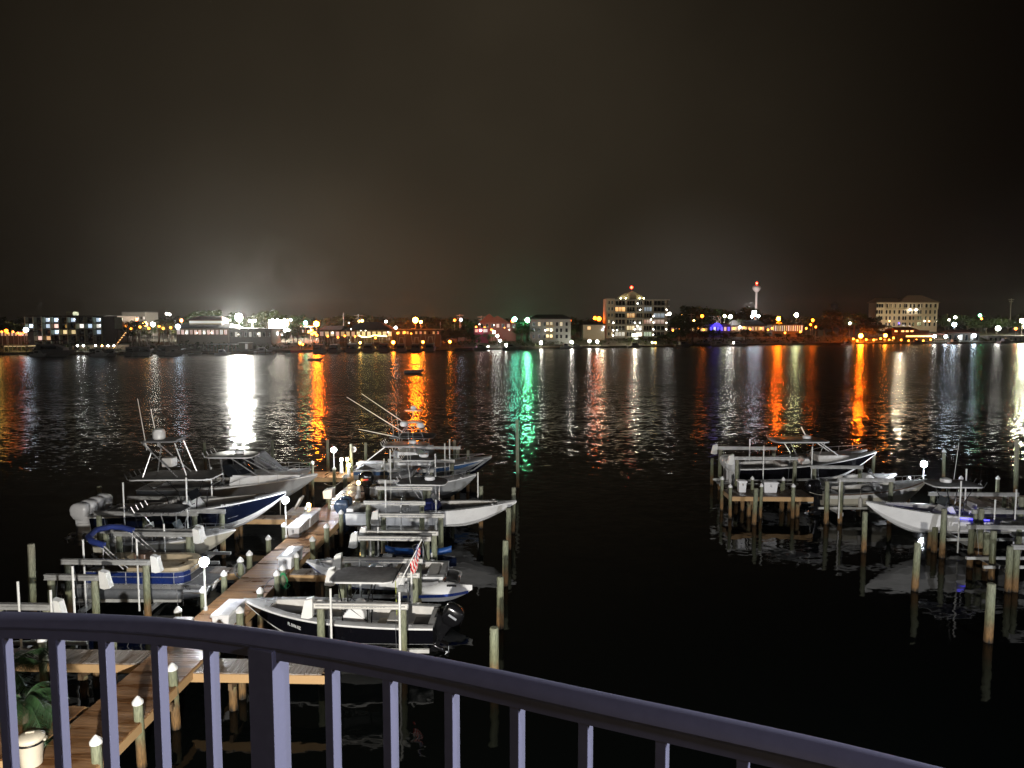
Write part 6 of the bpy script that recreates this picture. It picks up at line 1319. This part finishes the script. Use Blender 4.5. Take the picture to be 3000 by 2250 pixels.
# sign pylon
B = Bld('sign_pylon', 'tall lit white sign pylon under the water tower', 'sign', 2204, 2216, 910, 926, 470, .8); q = MB(); q.box(-B.w / 2, B.w / 2, 0, .8, 0, B.h); q.build('cabinet', lamp_mat((.9, .95, 1), 5), B.T, smooth=False); q = MB(); q.box(-.3, .3, .1, .7, -10, 0); q.build('post', CONC, B.T, smooth=False)
B = Bld('small_sign', 'small pale lit sign right of the white floodlight', 'sign', 728, 749, 937, 943, 350, .5); q = MB(); q.box(-B.w / 2, B.w / 2, 0, .5, 0, B.h); q.build('cabinet', EW((.6, .65, .5), .6), B.T, smooth=False); q = MB(); q.box(-.2, .2, .1, .4, -9, 0); q.build('post', CONC, B.T, smooth=False)
B = Bld('hillside_stairs', 'zigzag stairs lit yellow green on the slope', 'stairs', 1436, 1470, 975, 1012, 345, 6)
q = MB()
for i in range(16): x = B.X(1440) + i * .3; q.box(x, x + .35, i * -.2 + 3, i * -.2 + 4.2, B.h - i * .36 - .2, B.h - i * .36)
q.build('steps', WLG, B.T, smooth=False)
q = MB(); q.tube([(B.X(1440), 2.9, B.h + .9), (B.X(1440) + 4.8, -.2, B.h - 5)], .07, 5); q.build('handrail', WLW, B.T)
# ---------------------------------------------------------------- far docks and boats
def far_dock(label, x0, x1, y, d, wd=2.0, z=.9):
    Y = shY((x0 + x1) / 2) + d; a, b = pX(x0, Y), pX(x1, Y); T = thing('far_dock', label, 'dock', ((a + b) / 2, Y, 0), 0, 'docks on the far shore'); w = b - a
    q = MB(); q.box(-w / 2, w / 2, 0, wd, z - .25, z); q.build('deck', mat('far_deck', (.25, .19, .12), .8), T, smooth=False)
    n = max(2, int(w / 3)); q = MB()
    for i in range(n + 1): q.tube([(-w / 2 + i * w / n, -.1, -1.5), (-w / 2 + i * w / n, -.1, z + (1.3 if i % 2 else .6))], .14, 6)
    q.build('piles', PIL, T)
for a in (('long dark dock under the left hotel', 0, 440, 1035, -7), ('pale dock beside the covered slip', 560, 800, 1040, -12), ('dock behind the row of covered yachts', 870, 1330, 1020, 0), ('crowded dock at the foot of the lit stairs', 1395, 1540, 1025, -5),
          ('low dock with two white lamps below the pale house', 1550, 1700, 1018, 0), ('dock with a pair of lamps left of the condo tower', 1705, 1785, 1015, -1), ('tangled dark docks under the condo tower', 1790, 2000, 1014, -3), ('dark docks below the shops', 2040, 2390, 1010, -3), ('lit pier with white lamps at the far right', 2730, 2880, 1005, -3), ('dock at the orange lamp near the boathouse', 2480, 2630, 1006, -3)):
    far_dock(*a)
def yacht_master():
    T = thing('covered_yacht', 'x', 'yacht', (0, 0, -50)); L = 13.0; h = Hull(L, 4.6, 1.7, .9)
    m = MB()
    for s in (-1, 1): m.loft([[(L * t, s * h.b(t), h.zs(t)), (L * t, s * h.mid(t)[0], h.mid(t)[1]), (L * t, s * h.low(t)[0], h.low(t)[1]), (L * t, 0, h.zk(t))] for t in [i / 14 for i in range(15)]], False, False)
    m.add([(0, h.b(0), 1.7), (0, h.low(0)[0], .6), (0, 0, 0), (0, -h.low(0)[0], .6), (0, -h.b(0), 1.7)], [(0, 1, 2, 3, 4)])
    m.loft([[(L * t, h.b(t), h.zs(t)), (L * t, 0, h.zs(t) + .1), (L * t, -h.b(t), h.zs(t))] for t in [i / 14 for i in range(15)]], False, False)
    m.build('hull', mat('far_hull_grey', (.2, .19, .17), .4), T, sharp=50)
    m = MB(); m.loft([[(x, w, 1.7), (x, w * .92, z), (x, -w * .92, z), (x, -w, 1.7)] for x, w, z in ((.6, 1.95, 3.7), (5.0, 1.9, 4.0), (7.8, 1.5, 3.3), (9.5, 1.0, 2.5))]); m.build('canvas_cover', mat('far_canvas', (.11, .10, .09), .8), T, sharp=40)
    m = MB()
    for s in (-1, 1): m.tube([(4, s * 1.8, 3.8), (3.0, s * 2.4, 9.5)], .09, 5, .04); m.tube([(3, s * 1.3, 3.8), (3.6, s * .7, 6.6)], .07, 5); m.tube([(6, s * 1.3, 3.8), (5.2, s * .7, 6.6)], .07, 5)
    m.box(3.5, 5.3, -.9, .9, 6.6, 6.7); m.build('tower_poles', mat('far_alu', (.4, .38, .33), .4, .3), T)
    m = MB(); m.box(.58, .62, -1.5, 1.5, 2.1, 3.1); m.build('aft_window', DKW, T, smooth=False); return T
YM = yacht_master()
for i, px in enumerate((928, 974, 1026, 1075, 1121, 1172, 1215, 1257)):
    Y = shY(px) - 13; loc = (pX(px, Y), Y, -.35); l = '%s of eight covered yachts moored stern on, counted from the left' % ORD[i]
    if i == 0: YM.location = loc; YM.rotation_euler.z = PI / 2; YM['label'] = l; YM['group'] = 'covered yachts on the far shore'
    else: copy_thing(YM, loc, PI / 2 + random.uniform(-.05, .05), l, 'covered yachts on the far shore', random.uniform(.92, 1.06))
for i, (px, s, l) in enumerate(((265, .8, 'small sportfisher under the bar lights, left of the string light'), (318, .75, 'grey sportfisher right below the string light'), (372, 1.0, 'white sterned sportfisher with a tall tower left of the parking lamps'), (418, .95, 'second white sportfisher with a tower from the left'), (468, 1.05, 'tallest towered white sportfisher on the left shore'))):
    Y = shY(px) - 14; o = copy_thing(YM, (pX(px, Y), Y, -.35), PI / 2 + (.35 if i % 2 else -.3), l, 'sportfishers on the left shore', s); o.name = 'sportfisher'
# pale sterns
def far_boat(label, px, d, L, W, Hh, m, cab=True, rz=0, group='small boats on the far shore'):
    Y = shY(px) + d; T = thing('far_boat', label, 'boat', (pX(px, Y), Y, -.1), rz, group); h = Hull(L, W, Hh, Hh * .35)
    q = MB()
    for s in (-1, 1): q.loft([[(L * t - L / 2, s * h.b(t), h.zs(t)), (L * t - L / 2, s * h.low(t)[0], h.low(t)[1]), (L * t - L / 2, 0, h.zk(t))] for t in [i / 10 for i in range(11)]], False, False)
    q.loft([[(L * t - L / 2, h.b(t), h.zs(t)), (L * t - L / 2, -h.b(t), h.zs(t))] for t in [i / 10 for i in range(11)]], False, False); q.add([(-L / 2, h.b(0), Hh), (-L / 2, h.low(0)[0], h.low(0)[1]), (-L / 2, 0, 0), (-L / 2, -h.low(0)[0], h.low(0)[1]), (-L / 2, -h.b(0), Hh)], [(0, 1, 2, 3, 4)])
    q.build('hull', m, T, sharp=50)
    if cab:
        q = MB(); q.loft([[(x * L, w * W, Hh), (x * L, w * W * .85, Hh + z), (x * L, -w * W * .85, Hh + z), (x * L, -w * W, Hh)] for x, w, z in ((-.25, .38, 1.5), (.05, .38, 1.5), (.2, .3, .5))]); c = q.build('cabin', m, T, sharp=40)
        q = MB(); q.box(-.2 * L, .02 * L, -.385 * W, .385 * W, Hh + .6, Hh + 1.2); q.build('window', DKW, c, smooth=False)
    return T
FW = mat('far_hull_white', (.6, .6, .58), .4); FG = mat('far_hull_dim', (.25, .24, .23), .4)
T = far_boat('big grey motor yacht with a dark bimini in front of the left hotel', 158, -14, 16, 4.6, 2.0, FG)
q = MB(); q.loft([[(x, 2.0, z0), (x, 1.7, z1), (x, -1.7, z1), (x, -2.0, z0)] for x, z0, z1 in ((-6, 2.2, 4.6), (0, 2.4, 4.7), (4, 2.4, 3.2))]); q.build('saloon', FG, T, sharp=40); q = MB(); q.box(-4, 1.5, -2.02, 2.02, 3.0, 3.9); q.build('saloon_window', DKW, T, smooth=False); q = MB(); q.box(-5, 2, -1.8, 1.8, 5.9, 6.1); q.build('bimini', CVB, T, smooth=False)
q = MB(); 
for x in (-4.8, 1.8):
    for s in (-1, 1): q.tube([(x, s * 1.6, 4.5), (x, s * 1.6, 5.95)], .06, 5)
q.build('bimini_frame', FW, T)
for a in ((('white runabout lit at the far left dock, beside the grey motor yacht'), 110, -16, 6, 2.2, 1.0), ('small white boat under the bar lights', 290, -15, 6, 2.2, 1.1), ('small white boat near the parking lamps', 512, -17, 6, 2.2, 1.1), ('tiny white boat left of the covered slip', 570, -18, 5, 2, .9), ('white boat with a lit stern right of the grey shed', 770, -14, 7, 2.5, 1.2),
          ('small tender left of the grey shed', 650, -18, 6, 2.1, .8), ('white boat at the dock below the pale house', 1660, -5, 6, 2.2, 1.1), ('white cruiser below the second dock lamp', 1690, -6, 6, 2.2, .9), ('boat tied at the crowded dock left of the stairs', 1412, -10, 8, 2.6, 1.4), ('boat tied at the crowded dock right of the stairs', 1500, -10, 9, 2.8, 1.4), ('dim boat under the condo tower', 1862, -9, 8, 2.5, 1.1), ('grey boat right of the condo tower', 2005, -8, 10, 3, 1.3), ('dim boat below the blue lit bar', 2110, -8, 9, 2.8, 1.1), ('white hulled boat on the dark dock below the shops', 2165, -9, 9, 2.8, 1.0),
          ('dim boat below the wide yellow windowed shop', 2330, -8, 9, 2.8, 1.2), ('lone white boat by the dark shore left of the orange lamp', 2485, -12, 7, 2.2, .7), ('boat at the pier restaurant stilts', 2690, -9, 8, 2.6, 1.2), ('white boat among the right hand pier lamps', 2800, -8, 8, 2.6, 1.2), ('white sailing hull at the far right', 2950, -10, 11, 3.2, 1.6)):
    far_boat(a[0], a[1], a[2], a[3], a[4], a[5], FW if a[1] in (110, 290, 570, 770, 1660, 2485, 2800, 2165) else FG, a[3] > 5, random.uniform(-.3, .3))
far_boat('red canoe pulled up left of the first amber dock lamp', 868, -3, 5, 1.4, .9, RED, False)
for l, px, py in (('small canopied skiff anchored in the left orange reflection', 926, 1056), ('small canopied skiff anchored in the orange reflection under the big orange lamp', 1215, 1092)):
    x, y, _ = az(px, py); T = far_boat(l, 1000, 0, 5.2, 1.9, .75, FW, False); T.location = (x, y, -.12); T.rotation_euler.z = .15
    q = MB(); q.loft([[(a, b, z) for a, b in rrect(1.35, .85, .3, 3)] for z in (2.1, 2.2)]); q.build('canopy', FW, T)
    q = MB()
    for a in (-1.1, 1.1):
        for b in (-.7, .7): q.tube([(a, b, .7), (a, b, 2.1)], .04, 5)
    q.build('canopy_frame', AL, T)

# smoke drifting up from the shore
SM = bpy.data.materials.new('smoke'); SM.use_nodes = True; nt = SM.node_tree; N = nt.nodes; L = nt.links; N.remove(N['Principled BSDF']); pv = N.new('ShaderNodeVolumePrincipled')
pv.inputs['Color'].default_value = (.9, .88, .85, 1); pv.inputs['Anisotropy'].default_value = .3
tc = N.new('ShaderNodeTexCoord'); ln = N.new('ShaderNodeVectorMath'); ln.operation = 'LENGTH'; L.new(tc.outputs['Object'], ln.inputs[0])
fo_ = N.new('ShaderNodeMapRange'); fo_.inputs[1].default_value = .15; fo_.inputs[2].default_value = .95; fo_.inputs[3].default_value = 1; fo_.inputs[4].default_value = 0; L.new(ln.outputs['Value'], fo_.inputs[0])
g = N.new('ShaderNodeNewGeometry'); n = N.new('ShaderNodeTexNoise'); n.inputs['Scale'].default_value = .045; n.inputs['Detail'].default_value = 5; n.inputs['Distortion'].default_value = .6; L.new(g.outputs['Position'], n.inputs['Vector'])
mr = N.new('ShaderNodeMapRange'); mr.inputs[1].default_value = .42; mr.inputs[2].default_value = .72; mr.inputs[4].default_value = .0055; L.new(n.outputs['Fac'], mr.inputs[0])
mu = N.new('ShaderNodeMath'); mu.operation = 'MULTIPLY'; L.new(fo_.outputs[0], mu.inputs[0]); L.new(mr.outputs[0], mu.inputs[1]); L.new(mu.outputs[0], pv.inputs['Density']); L.new(pv.outputs[0], N['Material Output'].inputs['Volume'])
for l, px, py, sx, sz, a in (('wide smoke plume drifting up left of the orange lamps', 885, 840, 62, 24, .42), ('thin wisp of smoke over the dark roofed restaurant', 1095, 905, 18, 6, .5)):
    m = MB(); m.ball((0, 0, 0), 1, 12); o = m.build('smoke_plume', SM, None, aY(px, py, 372), (0, a, 0)); o.scale = (sx, 10, sz); o['kind'] = 'stuff'; o['label'] = l; o['category'] = 'smoke'

HAZE = True
# ---------------------------------------------------------------- water
WAVE = .5
def water_mat():
    m = bpy.data.materials.new('night_water'); m.use_nodes = True; nt = m.node_tree; N = nt.nodes; L = nt.links; b = N['Principled BSDF']
    b.inputs['Base Color'].default_value = (.0015, .0022, .002, 1); b.inputs['IOR'].default_value = 1.17; b.inputs['Roughness'].default_value = .09
    g = N.new('ShaderNodeNewGeometry'); sp = N.new('ShaderNodeSeparateXYZ'); L.new(g.outputs['Position'], sp.inputs[0])
    def vnoise(sx, sy, rot, amp, det=2):
        mp = N.new('ShaderNodeMapping'); mp.inputs['Scale'].default_value = (sx, sy, 1); mp.inputs['Rotation'].default_value = (0, 0, rot); L.new(g.outputs['Position'], mp.inputs[0])
        n = N.new('ShaderNodeTexNoise'); n.inputs['Scale'].default_value = 1; n.inputs['Detail'].default_value = det; n.inputs['Roughness'].default_value = .6; L.new(mp.outputs[0], n.inputs['Vector'])
        u = N.new('ShaderNodeVectorMath'); u.operation = 'SUBTRACT'; u.inputs[1].default_value = (.5, .5, .5); L.new(n.outputs['Color'], u.inputs[0])
        v = N.new('ShaderNodeVectorMath'); v.operation = 'MULTIPLY'; v.inputs[1].default_value = (amp * .8, amp, 0); L.new(u.outputs[0], v.inputs[0]); return v.outputs[0]
    def vadd(p, q):
        r = N.new('ShaderNodeVectorMath'); r.operation = 'ADD'; L.new(p, r.inputs[0]); L.new(q, r.inputs[1]); return r.outputs[0]
    acc = vadd(vnoise(1.35, 2.6, .18, WAVE, 2), vnoise(.2, .4, -.1, WAVE * .25, 1))
    # open channel is choppier than the sheltered basin near the docks
    rng = N.new('ShaderNodeMapRange'); rng.interpolation_type = 'SMOOTHSTEP'; rng.inputs[1].default_value = 36; rng.inputs[2].default_value = 85; rng.inputs[3].default_value = .17; rng.inputs[4].default_value = 1.0; L.new(sp.outputs['Y'], rng.inputs[0])
    sc_ = N.new('ShaderNodeVectorMath'); sc_.operation = 'SCALE'; L.new(acc, sc_.inputs[0]); L.new(rng.outputs[0], sc_.inputs['Scale'])
    up = N.new('ShaderNodeVectorMath'); up.operation = 'ADD'; up.inputs[1].default_value = (0, 0, 1); L.new(sc_.outputs[0], up.inputs[0])
    nn = N.new('ShaderNodeVectorMath'); nn.operation = 'NORMALIZE'; L.new(up.outputs[0], nn.inputs[0]); L.new(nn.outputs[0], b.inputs['Normal'])
    rr = N.new('ShaderNodeMapRange'); rr.interpolation_type = 'SMOOTHSTEP'; rr.inputs[1].default_value = 30; rr.inputs[2].default_value = 150; rr.inputs[3].default_value = .04; rr.inputs[4].default_value = .26; L.new(sp.outputs['Y'], rr.inputs[0]); L.new(rr.outputs[0], b.inputs['Roughness'])
    return m
m = MB(); m.add([(-1500, -60, 0), (1500, -60, 0), (1500, 620, 0), (-1500, 620, 0)], [(0, 1, 2, 3)]); struct(m.build('water', water_mat(), None))
m = MB(); m.add([(-1500, -60, -4), (1500, -60, -4), (1500, 620, -4), (-1500, 620, -4)], [(0, 1, 2, 3)]); struct(m.build('seabed', mat('mud', (.03, .025, .015), .9), None))
# ---------------------------------------------------------------- sky
w = bpy.data.worlds.new('World'); S.world = w; w.use_nodes = True; nt = w.node_tree; N = nt.nodes; L = nt.links
bg = N['Background']
tc = N.new('ShaderNodeTexCoord'); nm = N.new('ShaderNodeVectorMath'); nm.operation = 'NORMALIZE'; L.new(tc.outputs['Generated'], nm.inputs[0])
sp = N.new('ShaderNodeSeparateXYZ'); L.new(nm.outputs[0], sp.inputs[0])
def lobe(d, lo, hi, col):
    dv = Vector(d).normalized(); dt = N.new('ShaderNodeVectorMath'); dt.operation = 'DOT_PRODUCT'; L.new(nm.outputs[0], dt.inputs[0]); dt.inputs[1].default_value = dv
    mr = N.new('ShaderNodeMapRange'); mr.inputs[1].default_value = lo; mr.inputs[2].default_value = hi; L.new(dt.outputs['Value'], mr.inputs[0])
    mx = N.new('ShaderNodeVectorMath'); mx.operation = 'SCALE'; mx.inputs[0].default_value = col; pw = N.new('ShaderNodeMath'); pw.operation = 'POWER'; pw.inputs[1].default_value = 2.0; L.new(mr.outputs[0], pw.inputs[0]); L.new(pw.outputs[0], mx.inputs['Scale']); return mx.outputs[0]
def addv(a, b):
    q = N.new('ShaderNodeVectorMath'); q.operation = 'ADD'; L.new(a, q.inputs[0]); L.new(b, q.inputs[1]); return q.outputs[0]
ra = lambda x, y: ray(x, y)
acc = lobe(ra(1270, 480), .74, 1.0, (.0268, .0212, .0135))
acc = addv(acc, lobe(ra(800, 900), .965, 1.0, (.021, .0175, .012)))
acc = addv(acc, lobe(ra(1230, 935), .97, 1.0, (.013, .0075, .0042)))
acc = addv(acc, lobe(ra(2010, 915), .985, 1.0, (.020, .018, .016)))
acc = addv(acc, lobe(ra(1530, 930), .994, 1.0, (.002, .010, .006)))
acc = addv(acc, lobe(ra(2950, 935), .985, 1.0, (.004, .003, .0025)))
cn = N.new('ShaderNodeTexNoise'); cn.inputs['Scale'].default_value = 3.5; cn.inputs['Detail'].default_value = 4; L.new(nm.outputs[0], cn.inputs['Vector'])
cm = N.new('ShaderNodeMapRange'); cm.inputs[1].default_value = .3; cm.inputs[2].default_value = .7; cm.inputs[3].default_value = .82; cm.inputs[4].default_value = 1.16; L.new(cn.outputs['Fac'], cm.inputs[0])
sc = N.new('ShaderNodeVectorMath'); sc.operation = 'SCALE'; L.new(acc, sc.inputs[0]); L.new(cm.outputs[0], sc.inputs['Scale'])
base = N.new('ShaderNodeVectorMath'); base.operation = 'ADD'; base.inputs[1].default_value = (.0026, .0018, .0011); L.new(sc.outputs[0], base.inputs[0])
L.new(base.outputs[0], bg.inputs['Color']); bg.inputs['Strength'].default_value = 1.0
# ---------------------------------------------------------------- unseen lamps added: behind the camera, for the railing, on the far shore
def bulb(nm, loc, e, col, r=.15, spot=None):
    l = bpy.data.lights.new(nm, 'SPOT' if spot else 'POINT'); l.energy = e; l.color = col; l.shadow_soft_size = r
    o = bpy.data.objects.new(nm, l); COL.objects.link(o); o.location = loc
    if spot:
        d = Vector(spot) - Vector(loc); o.rotation_euler = d.to_track_quat('-Z', 'Y').to_euler(); l.spot_size = math.radians(110); l.spot_blend = .6
    return o
bulb('facade_lamp', (-9, 3.0, 8.0), 1500, (1, .74, .45), .2, (-12, 18, 1.4))
bulb('facade_flood', (-2, -.5, 6.2), 40000, (1, .96, .9), .25, (-7, 34, 1))
bulb('facade_flood_east', (22, -.5, 6.5), 24000, (.95, .95, 1.0), .25, (25, 40, 1))
bulb('blue_rail_fill', (8.5, 3.6, H + .9), 10500, (.62, .66, 1.0), .15, (0, 1.6, H - 1.0)).data.spot_size = math.radians(50)  # unseen bluish lamp added to light the baluster sides
bulb('rail_front_fill', (.4, -2.4, H + 1.0), 70, (1, .84, .78), .1)  # unseen fill added for the railing's front faces
bulb('rail_cap_fill', (3.2, -.5, H + .7), 340, (.5, .52, 1.0), .12)  # added bluish fill that tints the top rail
bulb('condo_flood', aY(1860, 985, 380), 5000, (1, .9, .65), .5)
bulb('condo_flood_west', aY(1765, 970, 370), 2500, (1, .8, .5), .5)
bulb('beige_hotel_flood', aY(2640, 940, 515), 26000, (1, .8, .5), .5)
bulb('tower_uplight', aY(2200, 900, 770), 60000, (1, .9, .85), 1)
HZM = bpy.data.materials.new('haze'); HZM.use_nodes = True; nt = HZM.node_tree; nt.nodes.remove(nt.nodes['Principled BSDF']); pv = nt.nodes.new('ShaderNodeVolumePrincipled')
pv.inputs['Color'].default_value = (.9, .9, .9, 1); pv.inputs['Density'].default_value = .00006; pv.inputs['Anisotropy'].default_value = .85  # thin volume added so bright lamps get halos
nt.links.new(pv.outputs[0], nt.nodes['Material Output'].inputs['Volume'])
if HAZE:
    m = MB(); m.box(-3200, 3200, -120, 2150, -7, 75); o = m.build('haze', HZM, None, smooth=False); o['kind'] = 'stuff'; o['label'] = 'thin haze added over the harbour to give the lamps halos'; o['category'] = 'haze'
c = S.cycles; c.use_adaptive_sampling = True; c.adaptive_threshold = .02; c.use_denoising = True; c.max_bounces = 5; c.diffuse_bounces = 2; c.glossy_bounces = 3; c.transmission_bounces = 2; c.sample_clamp_indirect = 4; c.sample_clamp_direct = 0
c.use_light_tree = True; c.caustics_reflective = False; c.caustics_refractive = False; c.blur_glossy = 0.5
for o in list(COL.objects):
    if o.parent is None and o.type == 'EMPTY' and o.get('label') == 'x': print('UNUSED', o.name)
